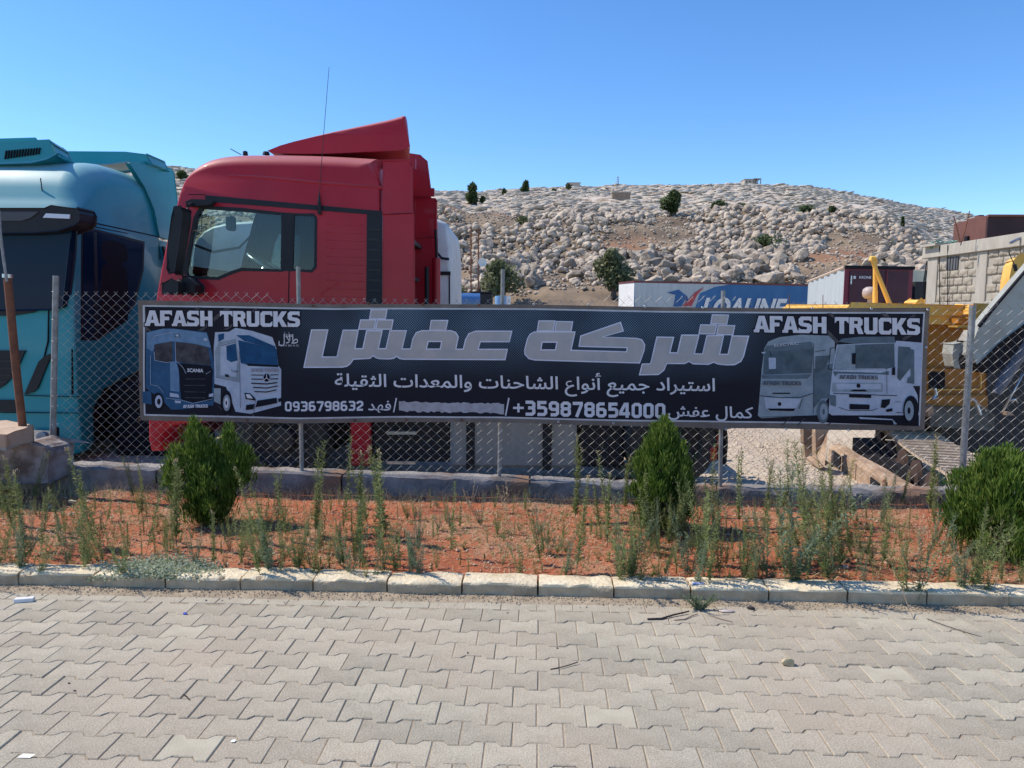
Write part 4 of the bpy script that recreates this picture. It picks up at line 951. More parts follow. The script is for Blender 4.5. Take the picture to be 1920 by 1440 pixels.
for px in (525, 1262):
    c = P(px, 829, YN); wheel(rt, (c.x, YN + .02, .26), (0, 1, 0), .50, .32 if px < 600 else .6); wheel(rt, (c.x, YF - .02, .26), (0, -1, 0), .50, .32 if px < 600 else .6)
c = P(1262, 829, YN); g = G(); pts = []
for k in range(13):
    a = math.pi * (.0 + .62 * k / 12) ; pts.append((c.x + .58 * math.cos(a), .26 + .60 * math.sin(a)))
pts = [(c.x + .57, .02)] + pts
ot = pts; it = [(c.x + (x - c.x) * .965, .26 + (z - .26) * .965) for x, z in pts]
g.prism([Vector((x, YN + .0, z)) for x, z in ot + it[::-1]], (0, .62, 0)); g.build('rear_mudguard', black, rt)
g = G(); g.box((c.x + .42, YN + .08, .20), (c.x + .50, YN + .5, .34)); p = P(1338, 852, YN); g.box((p.x - .03, YN + .0, p.z - .07), (p.x + .035, YN + .3, p.z + .08), ch=.01); g.build('tail_lamp', mat('red_lamp_plastic', (.35, .01, .015), .3), rt)

# ---- teal truck facing the fence
XS = -5.1
def PXs(px, py, X=XS):
    d = ray(px, py); k = X / d.x; p = EYE + d * k; return p
tt = thing('teal_truck', Vector((XS, 8.7, -.25)), 'teal truck facing the fence at the left with dark sun visor and roof air conditioner', 'truck')
MT = lambda a, l, z: Vector((l, a, z))
profT = [(8.62, -.12), (8.59, .4), (8.58, 1.0), (8.60, 1.6), (8.66, 2.4), (8.74, 2.72), (8.86, 2.9), (8.93, 3.08), (9.06, 3.25), (9.27, 3.38), (9.6, 3.46), (10.1, 3.48), (10.9, 3.46), (10.92, 2.0), (10.92, .95), (9.96, .74), (9.0, .52), (8.98, -.12)]
swT = [(PXs(a, b).y, PXs(a, b).z) for a, b in [(151, 437), (170, 431), (267, 457), (265, 505), (250, 565), (228, 602), (182, 634), (150, 634), (149, 540)]]
riT = lambda x, z: .15 + .22 * max(0, min(1, (z - 2.75) / .35))
sh, _ = loft(chaikin(profT), XS, XS - 2.5, .30, lambda a, z: (.07 if a < 9.4 else .03) + (.25 * max(0, min(1, (z - 2.8) / .35))), MT, [], None, steps=9)
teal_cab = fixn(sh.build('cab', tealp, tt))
def sp(L, out=.0): return [PXs(a, b) + Vector((out, 0, 0)) for a, b in L]
def splate(name, L, m, parent, out=.004, th=.02):
    g = G(); g.prism(sp(L, out), (-th, 0, 0)); return g.build(name, m, parent)
def fp(L, Y): return [P(a, b, Y) for a, b in L]
def fplate(name, L, Y, m, parent, th=.03):
    if Y > 8.5: Y -= .075
    g = G(); g.prism(fp(L, Y), (0, th, 0)); return g.build(name, m, parent)
WPX = [(156, 438), (170, 431), (267, 457), (265, 505), (250, 565), (228, 602), (182, 634), (155, 634), (154, 540)]
splate('window_frame', [(152, 434), (170, 427), (271, 453), (269, 507), (254, 568), (231, 606), (183, 638), (151, 638)], black, tt, .003)
win = splate('side_window', WPX, darkglass, tt, .008)
# seat seen behind the glass as a darker upright with headrest
splate('seat', [(190, 455), (203, 450), (232, 458), (238, 470), (238, 488), (226, 495), (236, 505), (240, 560), (238, 600), (220, 612), (188, 630), (186, 560), (190, 500), (200, 492), (189, 480)], trim, tt, .0095, .004)
splate('window_divider', [(174, 434), (180, 436), (184, 632), (178, 634)], black, tt, .011, .006)
for L in ([(154, 412), (325, 449), (325, 451), (154, 414.5)], [(155, 420), (240, 437), (240, 438.5), (155, 422)], [(134, 655), (136.5, 655), (138, 741), (134, 741)]): splate('panel_seam', L, trim, tt, .002, .004)
splate('grab_handle', [(303, 462), (306, 462), (312, 500), (309, 500)], black, tt, .03, .03)
def bowed(name, pts, m, par, y0=8.44, lip=0):
    g = G(); g.prism(pts, (0, .30, 0)); return g.build(name, m, par, bev=.02)
vis = bowed('sun_visor', [P(-420, 390, 8.45), P(85, 390, 8.45), P(96, 387.5, 8.45), P(128, 389, 8.45), P(147, 391, 8.45), P(151, 400, 8.45), P(150, 416, 8.45), P(140, 424, 8.45), P(110, 434, 8.45), P(60, 438, 8.45), P(-420, 437, 8.45)], black, tt)
fplate('visor_panel', [(-400, 397), (72, 397), (58, 408), (40, 414), (-400, 414)], 8.435, mat('dull_grey_plastic', (.06, .063, .07), .6), vis, .012)
fplate('marker_lamp', [(86, 400), (131, 402), (130, 410), (80, 408)], 8.435, mat('clear_lamp_plastic', (.62, .65, .72), .15), tt, .02)
g = G(); g.prism(fp([(-420, 440), (133, 430), (131, 470), (119, 575), (98, 582), (-420, 584)], 8.555), (0, .10, .0)); ws = g.build('windscreen', darkglass, tt, bev=.02)
fplate('windscreen_base', [(-420, 568), (98, 570), (60, 586), (20, 592), (-420, 592)], 8.645, black, tt, .06)
g = G(); g.tube([P(-30, 560, 8.62), P(20, 558, 8.62), P(30, 566, 8.62)], .012, 6); g.build('wiper', black, tt)
fplate('upper_grille', [(-400, 657), (47, 657), (38, 678), (25, 705), (8, 722), (-10, 732), (-400, 732)], 8.635, black, tt, .04)
for k in range(4): fplate('grille_bar', [(-400, 676 + k * 13), (34 - k * 7, 676 + k * 13), (33 - k * 7, 679 + k * 13), (-400, 679 + k * 13)], 8.625, darkmetal, tt, .012)
fplate('corner_vent', [(97, 662), (84, 667), (72, 678), (45, 740), (62, 735), (70, 728), (78, 708)], 8.63, black, tt, .05)
fplate('lower_grille', [(-400, 753), (30, 750), (30, 772), (-400, 772)], 8.63, black, tt, .04)
for L in ([(44, 741), (150, 744), (150, 745), (44, 742)], [(0, 773), (148, 774), (148, 775.2), (0, 774.2)], [(90, 573), (91.5, 573), (90, 640), (82, 672), (80.5, 672), (88.5, 640)]): fplate('panel_seam', L, 8.64, trim, tt, .02)
hl = fplate('headlamp', [(62, 806), (97, 808), (97, 848), (58, 846)], 8.62, chrome, tt, .06)
g = G(); g.lathe(P(80, 819, 8.54), (0, -1, 0), [(0, .055), (.03, .06), (.035, .045), (.02, .0)], 18); g.build('lamp_lens', mat('lamp_lens_glass', (.25, .27, .3), .1), hl, smooth=40)
splate('lower_bumper_side', [(104, 800), (108, 802), (108, 838), (103, 840)], black, tt, .02)
# roof air conditioner with louvres
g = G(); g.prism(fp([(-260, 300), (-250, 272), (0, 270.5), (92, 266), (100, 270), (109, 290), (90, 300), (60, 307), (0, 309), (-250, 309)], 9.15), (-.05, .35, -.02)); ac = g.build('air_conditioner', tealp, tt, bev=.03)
g = G(); g.prism(fp([(-230, 268), (-60, 262), (66, 260), (74, 266), (40, 270), (-230, 272)], 9.35), (-.05, .3, .0)); g.build('unit_lid', tealp, ac, bev=.015, root=ac)
for k in range(13):
    x = 8 + k * 5.2; y0 = 282 - k * .45; y1 = 298 - k * .75
    g = G(); g.prism(fp([(x + 2.5, y0), (x + 4.4, y0), (x + 1.6, y1), (x - .4, y1)], 9.13), (0, .03, 0)); g.build('louvre_slot', trim, ac, root=ac)
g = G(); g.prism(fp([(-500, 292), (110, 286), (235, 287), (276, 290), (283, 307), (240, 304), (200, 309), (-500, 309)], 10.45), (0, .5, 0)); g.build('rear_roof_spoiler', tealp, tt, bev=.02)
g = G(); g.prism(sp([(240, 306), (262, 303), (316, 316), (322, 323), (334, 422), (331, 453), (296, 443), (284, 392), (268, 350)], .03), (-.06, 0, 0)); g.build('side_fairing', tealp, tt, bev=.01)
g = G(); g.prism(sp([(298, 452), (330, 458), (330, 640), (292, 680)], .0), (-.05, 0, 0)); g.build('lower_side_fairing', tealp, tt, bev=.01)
g = G(); g.tube([P(83, 390, 8.9), P(76, 334, 8.9)], .006, 6); g.build('aerial', black, tt)
g = G(); g.box((XS - .9, 8.95, -.05), (XS - .12, 11.6, .9)); g.box((XS - 2.4, 8.95, 0), (XS - 1.7, 11.6, .9)); g.box((XS - 1.7, 8.8, .2), (XS - .8, 14.5, .7)); g.build('chassis', darkmetal, tt)
g = G()
for k in range(3): g.box((XS - .12, 9.05, -.0 + k * .2), (XS - .04, 9.55, .03 + k * .2))
g.build('entry_steps', black, tt)
wheel(tt, (XS - .04, 10.15, .25), (-1, 0, 0), .5, .32); wheel(tt, (XS - 2.46, 10.15, .25), (1, 0, 0), .5, .32); wheel(tt, (XS - .04, 13.6, .25), (-1, 0, 0), .5, .55)
# box added to black out the lit ground between the trucks
g = G(); g.box((-5.04, 9.25, -.25), (-4.0, 9.9, .68), ch=.05); d0 = g.build('added_dark_box', trim, origin=Vector((-4.5, 9.5, -.25))); tag(d0, 'black box added to darken the ground beside the teal truck side steps', 'box')
g = G(); g.box((-5.0, 11.9, -.25), (-3.3, 12.4, .95), ch=.05); dk = g.build('dark_tank', darkmetal, origin=Vector((-4.2, 12, -.25))); tag(dk, 'dark steel tank standing between the teal truck and the red truck', 'tank')

# ---- white truck beyond the red one
wt = thing('white_truck', P(440, 860, 11.3), 'white truck cab standing just behind the red truck, its rear corner showing', 'truck')
pw_ = xz([(352, 800), (346, 640), (350, 520), (360, 455), (384, 425), (440, 412), (700, 407), (806, 405), (812, 406), (838, 416), (843, 440), (846, 480), (847, 640), (847, 800)], 11.3)
sh, _ = loft(chaikin(pw_), 11.3, 13.7, .2, lambda x, z: .06, MX); fixn(sh.build('cab', whitep, wt))
def wplate(name, L, m, out=.004, th=.02):
    g = G(); g.prism([Vector((P(a, b, 11.3).x, 11.3 - out, P(a, b, 11.3).z)) for a, b in L], (0, th, 0)); g.build(name, m, wt)
wplate('side_window', [(470, 440), (600, 440), (600, 530), (450, 530)], darkglass); wplate('cab_seam', [(352, 452), (400, 470), (448, 462), (470, 440), (473, 442), (450, 466), (400, 475), (352, 457)], black); wplate('vent_band', [(812, 509), (845, 509), (845, 516), (812, 516)], black, .02); wplate('panel_seam', [(842, 516), (844, 516), (844, 620), (842, 620)], black)
wplate('edge_trim', [(806, 406), (813, 406), (816, 482), (809, 484)], mat('bright_white_paint', (.8, .8, .8), .4), .05, .05)
g = G(); g.tube([P(816, 430, 11.25), P(817, 470, 11.2), P(828, 484, 11.2), P(842, 486, 11.2)], .02, 8); g.build('air_hose', black, wt)
g = G(); x0 = P(440, 800, 11.3).x; g.box((x0, 12.0, .4), (x0 + 6, 13.0, .7)); g.build('chassis_frame', darkmetal, wt)
for px in (500, 1000): c = P(px, 800, 11.3); wheel(wt, (c.x, 11.35, .24), (0, 1, 0), .5, .3)

# ---- yellow excavator
ex = thing('yellow_excavator', P(1700, 900, 9.6), 'dust-coated yellow crawler excavator with a raised grey boom at the right behind the fence', 'excavator')
def ep(name, L, Y, dp_, m, par=None, bev=0.0, out=None, root=None):
    g = G(); g.prism([P(a, b, Y) for a, b in L], dp_ if isinstance(dp_, Vector) else (0, dp_, 0)); return g.build(name, m, par or ex, bev=bev, root=root)
ep('engine_hood', [(1592, 592), (1588, 578), (1597, 571), (1840, 573), (1850, 581), (1852, 606), (1592, 600)], 9.5, 2.2, yellowp, bev=.03)
ep('hood_lip', [(1735, 584), (1812, 584.5), (1812, 592), (1735, 591.5)], 9.46, .1, yellowp, bev=.006)
ep('side_wall', [(1592, 600), (1818, 600), (1795, 640), (1780, 695), (1592, 695)], 9.62, .3, yellowp_shaded)
ep('lower_body', [(1592, 690), (1822, 694), (1848, 699), (1849, 766), (1592, 766)], 9.56, 2.0, yellowp_shaded, bev=.015)
ep('lower_ledge', [(1592, 742), (1851, 743), (1852, 767), (1592, 767)], 9.50, .2, yellowp_shaded, bev=.008)
fr_ = ep('toolbox_recess', [(1742, 697), (1772, 697), (1772, 729), (1742, 729)], 9.545, .02, trim)
g = G(); g.tube([P(1818, 695, 9.53), P(1836, 697, 9.53), P(1839, 701, 9.53), P(1839, 726, 9.53), P(1836, 730, 9.53), P(1742, 731, 9.53)], .010, 8); g.build('toolbox_rim', yellowp, ex, smooth=True)
ep('cab_swell', [(1828, 573), (1862, 574), (1861, 584), (1845, 598), (1833, 622), (1826, 605), (1822, 585)], 9.3, .4, yellowp, bev=.03)
ep('platform_edge', [(1795, 611), (1832, 611), (1832, 615), (1796, 614)], 9.2, .2, yellowp)
ep('step_bracket', [(1797, 597), (1817, 597), (1817, 608), (1797, 606)], 9.3, .2, yellowp_shaded)
# cab in the corner
cb = ep('cab', [(1894, 560), (1898, 520), (1904, 492), (1912, 482), (1924, 479), (2070, 476), (2076, 600), (1894, 600)], 10.6, Vector((.40, .85, 0)), yellowp, bev=.04)
ep('cab_window', [(1909, 560), (1914, 512), (1920, 502), (1930, 497), (2050, 494), (2050, 590), (1900, 590)], 10.58, .03, darkglass, cb, root=cb)
g = G(); g.tube([P(1891, 472, 10.4), P(1903, 499, 10.4)], .006, 6); g.tube([P(1902, 496, 10.4), P(1905, 508, 10.4)], .025, 8); g.build('cab_aerial', black, ex)
# boom: wide box-section arm with dark rim
BM = [(1822, 664), (1824, 640), (1838, 612), (1859, 586), (1920, 514), (2010, 410), (2080, 330), (2150, 330), (2100, 430), (2010, 520), (1920, 606), (1868, 646), (1846, 668), (1832, 680)]
ep('boom', BM, 8.6, .16, greyp, bev=.015)
ep('boom_rim', [(1836, 610), (1858, 583), (1920, 511), (2010, 407), (2010, 411), (1920, 515), (1860, 587), (1839, 614)], 8.57, .04, trim)
ep('boom_underside', [(1834, 682), (1850, 668), (1870, 646), (1920, 608), (2010, 524), (2010, 560), (1935, 625), (1880, 690), (1850, 700)], 8.75, .4, trim)
ep('boom_foot', [(1788, 645), (1812, 642), (1820, 648), (1818, 656), (1806, 656), (1798, 664), (1796, 676), (1799, 690), (1790, 688), (1785, 664)], 8.9, .2, greyp, bev=.01)
g = G(); g.tube([P(1868, 738, 8.8), P(1880, 712, 8.8), P(1915, 655, 8.8), P(1990, 545, 8.8)], [.05, .08, .085, .085], 16); g.build('boom_cylinder', mat('grey_blue_cylinder_paint', (.10, .12, .16), .5, col2=(.07, .08, .11), scale=5), ex, smooth=50)
g = G(); g.tube([P(1880, 772, 8.9), P(1918, 700, 8.9)], .014, 8); g.tube([P(1892, 752, 8.9), P(1903, 748, 8.9), P(1908, 756, 8.9)], .012, 8); g.build('hydraulic_pipe', chrome, ex, smooth=True)
g = G(); 
for (a, b) in ((1858, 686), (1868, 687)): g.lathe(P(a, b, 8.9), (0, -1, 0), [(0, .02), (.06, .02), (.07, .015), (.07, 0)], 10)
g.build('hose_fitting', yellowp, ex)
g = G(); g.tube([P(1849, 770, 8.9), P(1820, 746, 9.3)], .01, 6); g.tube([P(1820, 747, 9.3), P(1828, 752, 9.3), P(1834, 766, 9.3), P(1838, 778, 9.3)], .02, 8); g.tube([P(1752, 728, 9.4), P(1755, 740, 9.4), P(1750, 748, 9.4), P(1758, 745, 9.4)], .022, 8); g.build('latch_lever', chrome, ex); tag(bpy.data.objects['latch_lever'], kind='stuff')
ep('dark_machinery', [(1826, 640), (1846, 668), (1880, 690), (2100, 600), (2100, 860), (1742, 846), (1742, 770), (1849, 768), (1849, 700), (1800, 690)], 9.95, .8, darkmetal)
ep('slewing_ring', [(1640, 770), (1840, 770), (1842, 800), (1640, 800)], 9.75, 1.4, darkmetal)
ep('grey_tank', [(1744, 762), (1850, 764), (1866, 778), (1864, 808), (1744, 800)], 9.45, .25, mat('oily_grey_steel', (.09, .095, .09), .55, col2=(.05, .045, .04), scale=8))
ep('tank_corner', [(1740, 766), (1749, 759), (1751, 774), (1740, 782)], 9.4, .15, dustymetal)
g = G(); g.prism([P(1886, 772, 8.7), P(1896, 773, 8.7), P(1902, 779, 8.7), P(1888, 779, 8.7)], (0, .1, .0)); g.build('worn_plate', dustymetal, ex)
# exhaust post, brace bar, muffler and cap on the hood
g = G(); g.tube([P(1641, 580, 10.2), P(1641, 545, 10.2)], .034, 12); g.tube([P(1641, 546, 10.2), P(1641, 487, 10.2), P(1637, 484, 10.2)], .029, 12); g.build('vertical_post', yellowp, ex, smooth=50)
g = G(); g.tube([P(1672, 579, 10.1), P(1666, 565, 10.1), P(1635, 487, 10.1)], [.036, .032, .025], 12); g.tube([P(1633, 489, 10.1), P(1634, 483, 10.1), P(1641, 484, 10.1)], .03, 10); g.build('brace_bar', yellowp, ex, smooth=50)
mc = mat('pale_grey_enamel', (.42, .36, .34), .5); g = G(); g.tube([P(1634, 580, 10.4), P(1634, 556, 10.4)], [.045, .055], 12); g.lathe(P(1631, 549, 10.4), (0, 0, 1), [(-.08, .06), (-.05, .09), (0, .10), (.05, .09), (.08, .05), (.085, 0)], 16); g.build('muffler', mc, ex, smooth=50)
g = G(); g.prism([P(1713, 577, 11), P(1718, 566, 11), P(1727, 561, 11), P(1733, 564, 11), P(1733, 577, 11)], (0, .3, 0)); g.build('fuel_filler', yellowp, ex, bev=.02)
# right hand track: shoes over an oval path, heading towards the camera
def track(parent, A, B, width, rad, zc, nsh, m):
    """A, B: (x, y) ends of the inner edge; the shoe belt runs round two rollers"""
    A = Vector((*A, 0)); B = Vector((*B, 0)); D = (B - A); L = D.length; D.normalize(); Wd = Vector((-D.y, D.x, 0))
    if Wd.x < 0: Wd = -Wd
    per = 2 * L + 2 * math.pi * rad; g0 = G(); me = None
    for k in range(nsh):
        s = per * (k + .5) / nsh
        if s < L: p = A + D * s; up = Vector((0, 0, 1)); tz = rad; td = D.copy(); off = Vector((0, 0, rad))
        elif s < L + math.pi * rad:
            a = (s - L) / rad; off = Vector((0, 0, rad * math.cos(a))) + D * rad * math.sin(a); p = B; td = D * math.cos(a) - Vector((0, 0, math.sin(a)))
        elif s < 2 * L + math.pi * rad: p = B - D * (s - L - math.pi * rad); off = Vector((0, 0, -rad)); td = -D
        else:
            a = (s - 2 * L - math.pi * rad) / rad; p = A; off = Vector((0, 0, -rad * math.cos(a))) - D * rad * math.sin(a); td = -D * math.cos(a) + Vector((0, 0, math.sin(a)))
        n_ = Wd.cross(td).normalized()
        if n_.dot(off) < 0: n_ = -n_
        c = Vector((p.x, p.y, zc)) + off
        if abs(td.z) < .01 and off.z > 0: c.z -= .05 * math.sin(math.pi * s / L)
        M = Matrix(((td.x, Wd.x, n_.x, c.x), (td.y, Wd.y, n_.y, c.y), (td.z, Wd.z, n_.z, c.z), (0, 0, 0, 1)))
        if me is None:
            q = G(); hp = per / nsh * .5 - .006
            q.box((-hp, 0, -.015), (hp, width, .008)); q.box((-hp + .01, 0, .008), (-hp + .035, width, .045)); q.box((0, 0, .008), (.02, width, .035)); q.box((hp - .03, 0, .008), (hp - .01, width, .03))
            ob = q.build('tmp', m); me = ob.data; bpy.data.objects.remove(ob)
        o = bpy.data.objects.new('track_shoe', me); C.objects.link(o); o.parent = parent; o.matrix_local = Matrix.Translation(-ORG[parent.name]) @ M
    return D, Wd
a_, b_ = P(1648, 812, 10.6), P(1768, 905, 7.35)
track(ex, (a_.x, a_.y), (b_.x, b_.y), .62, .30, -.26, 40, shoemetal)
D_ = (Vector((b_.x, b_.y, 0)) - Vector((a_.x, a_.y, 0))).normalized(); Wd_ = Vector((-D_.y, D_.x, 0)); Wd_ = Wd_ if Wd_.x > 0 else -Wd_
g = G()
for k in range(5):
    c = Vector((a_.x, a_.y, -.26)) + D_ * (.2 + k * .7) + Wd_ * .02; g.lathe(c, -Wd_, [(0, .22), (.05, .22), (.06, .1), (.1, .1), (.1, 0)], 16)
g.build('road_rollers', mat('rusty_roller_steel', (.055, .03, .022), .8), ex, smooth=40); tag(bpy.data.objects['road_rollers'], kind='stuff')

g = G(); cc = [Vector((p.x, p.y, 0)) for p in (P(1600, 800, 10.9), P(1655, 812, 10.9), P(1745, 890, 7.9), P(1712, 880, 8.4))]; g.prism([Vector((v.x, v.y, -.62)) for v in cc], (0, 0, .42)); g.build('undercarriage_hollow', trim, ex)  # dark solid standing for the shaded hollow between frame and track
# bare left hand track frame lying in front, with its shoe chain on the gravel
tf = thing('track_frame', P(1600, 900, 8.8), 'bare beige crawler track frame lying in the gravel left of the ribbed track', 'track frame')
def tp_(px, py, Y): return P(px, py, Y)
FA, FB = Vector((4.28, 10.4, 0)), Vector((4.22, 7.25, 0)); FA.x = P(1556, 800, 10.4).x; FB.x = P(1738, 800, 7.25).x
fd = (FB - FA).normalized(); fw = Vector((-fd.y, fd.x, 0)); fw = fw if fw.x > 0 else -fw
def fpnt(s, w, z): v = FA + fd * s + fw * w; return Vector((v.x, v.y, z))
L_ = (FB - FA).length
g = G(); cs = [(0, -.60), (0, -.27), (.025, -.225), (.06, -.21), (.17, -.21), (.20, -.25), (.20, -.6)]
st = [0, .35, .7, 1.2, 1.7, 2.2, 2.6, L_]
for i, s in enumerate(st):
    dz = -.03 * (s / L_) * 0 + .008 * math.sin(i * 2.1)
    for (w, z) in cs: g.v.append(fpnt(s, w, z + dz + (-.10 if i == len(st) - 1 else 0)))
n_ = len(cs)
for i in range(len(st) - 1):
    for j in range(n_ - 1): g.f.append((i * n_ + j, (i + 1) * n_ + j, (i + 1) * n_ + j + 1, i * n_ + j + 1)); g.m.append(0)
g.f.append(tuple(range(n_))); g.f.append(tuple((len(st) - 1) * n_ + j for j in range(n_))[::-1]); g.m += [0, 0]
o = fixn(g.build('frame_beam', dustymetal, tf), 18)
for s in (.62, 1.15, 2.35, 2.9):
    g = G(); g.prism([fpnt(s, -.012, -.60), fpnt(s + .05, -.012, -.60), fpnt(s + .05, -.012, -.26), fpnt(s, -.012, -.26)], fw * .02); g.build('weld_rib', dustymetal, tf)
g = G(); L0 = [fpnt(.1, -.14, -.62), fpnt(L_ - .2, -.10, -.62), fpnt(L_ - .2, -.0, -.57), fpnt(.1, .0, -.57)]; g.prism(L0, (0, 0, .03)); g.build('bottom_flange', dustymetal, tf)
g = G(); g.prism([P(1530, 806, 9.7), P(1553, 806, 9.7), P(1553, 880, 9.2), P(1530, 856, 9.7)], (.0, .12, 0)); g.build('end_plate', dustymetal, tf, bev=.01)
g = G(); g.prism([P(1508, 800, 10.2), P(1530, 800, 10.2), P(1530, 848, 10.2), P(1508, 832, 10.2)], (0, .12, 0)); g.build('side_bracket', mat('shadowed_brown_steel', (.22, .15, .10), .85), tf, bev=.01)
g = G(); g.prism([P(1508, 834, 9.9), P(1530, 850, 9.9), P(1556, 868, 9.5), P(1538, 878, 9.5), P(1510, 858, 9.9)], (0, .05, -.02)); g.build('bent_guard', dustymetal, tf)
for (s, wz) in ((.45, -.36), (1.9, -.40)):
    g = G(); c = fpnt(s, -.008, wz); g.prism([c + fd * a + Vector((0, 0, b)) for a, b in ((-.14, -.09), (.14, -.09), (.14, .09), (-.14, .10))], -fw * .012); g.build('opening', trim, tf)
g = G(); c = fpnt(2.2, -.01, -.28)
g.lathe(c, -fw, [(0, .05), (.012, .05), (.012, .0)], 14); g.build('bolt_hole', rust, tf)
g = G(); c = fpnt(2.75, -.02, -.40); g.lathe(c, -fw, [(-.1, .16), (.05, .16), (.06, .13), (.06, 0)], 20); g.build('front_boss', dustymetal, tf, smooth=40)
g = G(); c = fpnt(L_ + .12, .12, -.40); g.lathe(c - fw * .15, fw, [(0, 0), (0, .21), (.03, .24), (.27, .24), (.30, .21), (.30, 0)], 24); g.build('idler_wheel', dustymetal, tf, smooth=40)
# loose shoe chain
q = G(); q.box((-.34, -.065, 0), (.16, .065, .02)); q.box((-.34, -.065, .02), (.16, -.045, .05)); q.box((-.34, -.01, .02), (.16, .01, .042)); q.box((-.34, .04, .02), (.16, .058, .038)); ob = q.build('tmp', shoemetal); tm = ob.data; bpy.data.objects.remove(ob)
for k in range(11):
    c = fpnt(.75 + k * .15, -.10, -.665); o = inst(tm, 'loose_shoe', c - ORG[tf.name], (R(3), R(-4), math.atan2(fd.y, fd.x) - math.pi / 2 + math.pi * 1 + .05 * math.sin(k)), parent=tf)
g = G()
for k in range(9):
    c = fpnt(.5 + k * .22, -.03, -.60); g.box((-.05, -.06, -.04), (.05, .06, .05), M=Matrix.Translation(c) @ Matrix.Rotation(.5 + k, 4, 'Z') @ Matrix.Rotation(.4, 4, 'X'))
g.build('chain_links', rust, tf); tag(bpy.data.objects['chain_links'], kind='stuff')
# ================================================================ TRAILERS, BUILDINGS, HILL
def obox(A, B, depth, z0, z1):      # box from the front-left foot A to front-right foot B, going back by depth
    A = Vector((A[0], A[1], 0)); B = Vector((B[0], B[1], 0)); d = (B - A).normalized(); w = Vector((-d.y, d.x, 0)) * depth
    return A, B, d, w
def trailer(name, A, B, depth, z0, z1, mside, mend, label, wheels=True, roofm=None, cat='trailer'):
    A, B, d, w = obox(A, B, depth, z0, z1); t = thing(name, (A.x, A.y, -.3), label, cat); Ls = (B - A).length
    def Q(s, k, z): v = A + d * s + w * k; return Vector((v.x, v.y, z))
    g = G(); g.prism([Q(0, 0, z0), Q(Ls, 0, z0), Q(Ls, 0, z1), Q(0, 0, z1)], w * .02 * (1 if True else 1)); g.build('side_curtain', mside, t)
    g = G(); g.prism([Q(0, .02, z0), Q(0, 1, z0), Q(0, 1, z1), Q(0, .02, z1)], d * .05); g.build('end_wall', mend, t)
    g = G(); g.prism([Q(Ls - .05, .02, z0), Q(Ls - .05, 1, z0), Q(Ls - .05, 1, z1), Q(Ls - .05, .02, z1)], d * .05); g.build('end_wall', mend, t)
    g = G(); g.prism([Q(.05, .98, z0), Q(Ls - .05, .98, z0), Q(Ls - .05, .98, z1), Q(.05, .98, z1)], w * .02); g.build('far_side', mside, t)
    g = G(); g.prism([Q(-.03, -.01, z1), Q(Ls + .03, -.01, z1), Q(Ls + .03, 1.01, z1), Q(-.03, 1.01, z1)], (0, 0, .12)); g.build('roof_rail', roofm or trim, t)
    g = G(); g.prism([Q(0, 0, z0 - .2), Q(Ls, 0, z0 - .2), Q(Ls, 1, z0 - .2), Q(0, 1, z0 - .2)], (0, 0, .2)); g.build('floor_frame', darkmetal, t)
    if wheels:
        for s in (Ls * .72, Ls * .8, Ls * .88): wheel(t, Q(s, .02, .18), w, .48, .35)
    return t, Q, Ls
bluem = mat('blue_curtain', (.025, .13, .30), .6, col2=(.02, .105, .25), scale=.5, stretch=(2, 2, .5)); curt = mat('pale_grey_curtain', (.42, .46, .47), .65, col2=(.35, .385, .395), scale=1.4, stretch=(3, 3, .3))
whd = mat('white_trailer_door', (.72, .72, .70), .5, col2=(.62, .62, .60), scale=2); creamm = mat('cream_container', (.66, .60, .42), .6, col2=(.55, .5, .36), scale=2)
a, b = P(1190, 527, 47), P(1520, 533, 50.3)
bt, Q, Ls = trailer('blue_curtain_trailer', (a.x, a.y), (b.x, b.y), 2.5, .9, a.z - .1, bluem, whd, 'long curtain trailer with pale front part, blue field and white capital letters beyond the banner', roofm=mat('dull_red_rail', (.12, .03, .03), .6))
# printing on the curtain
def qp(s, z, k): return Q(s, -.004 - .003 * k, z)
def onside(px, py):     # pixel to the curtain plane
    d = ray(px, py); A = Q(0, 0, 0); nrm = (Q(1, 0, 0) - A).cross(Vector((0, 0, 1))); kk = (A - EYE).dot(nrm) / d.dot(nrm); return EYE + d * kk
def side_poly(name, L, m, k):
    off = (Q(0, 0, 0) - Q(0, .006, 0)) * k; g = G(); g.prism([onside(a, b) + off for a, b in L], off.normalized() * .004); g.build(name, m, bt)
side_poly('pale_panel', [(1190, 528), (1380, 531), (1340, 538), (1312, 550), (1302, 580), (1297, 600), (1190, 600)], curt, 1)
side_poly('printed_arrow', [(1250, 549), (1272, 543), (1288, 556), (1291, 566), (1284, 562), (1276, 575), (1262, 575), (1266, 553)], mat('print_blue_arrow', (.015, .09, .25), .6), 3)
side_poly('printed_arrow', [(1320, 538), (1307, 552), (1296, 574), (1278, 574), (1292, 560), (1303, 548)], mat('print_red_arrow', (.40, .05, .06), .6), 3)
c = bpy.data.curves.new('t', 'FONT'); c.body = 'LOALINE'; c.size = 1; c.offset = .04; c.shear = .35; c.extrude = 0; c.dimensions = '2D'; c.fill_mode = 'BOTH'
o = bpy.data.objects.new('t', c); C.objects.link(o); bpy.context.view_layer.update(); me = bpy.data.meshes.new_from_object(o.evaluated_get(bpy.context.evaluated_depsgraph_get())); bpy.data.objects.remove(o)
xs_ = [v.co.x for v in me.vertices]; g = G(); p0, p1 = onside(1312, 600), onside(1474, 600); off = (Q(0, 0, 0) - Q(0, .006, 0)) * 4; ztop = onside(1400, 559).z
for v in me.vertices:
    u = (v.co.x - min(xs_)) / (max(xs_) - min(xs_)); q = p0.lerp(p1, u) + off; g.v.append(Vector((q.x, q.y, ztop - 1.25 + v.co.y * 1.72)))
for p in me.polygons: g.f.append(tuple(p.vertices)); g.m.append(0)
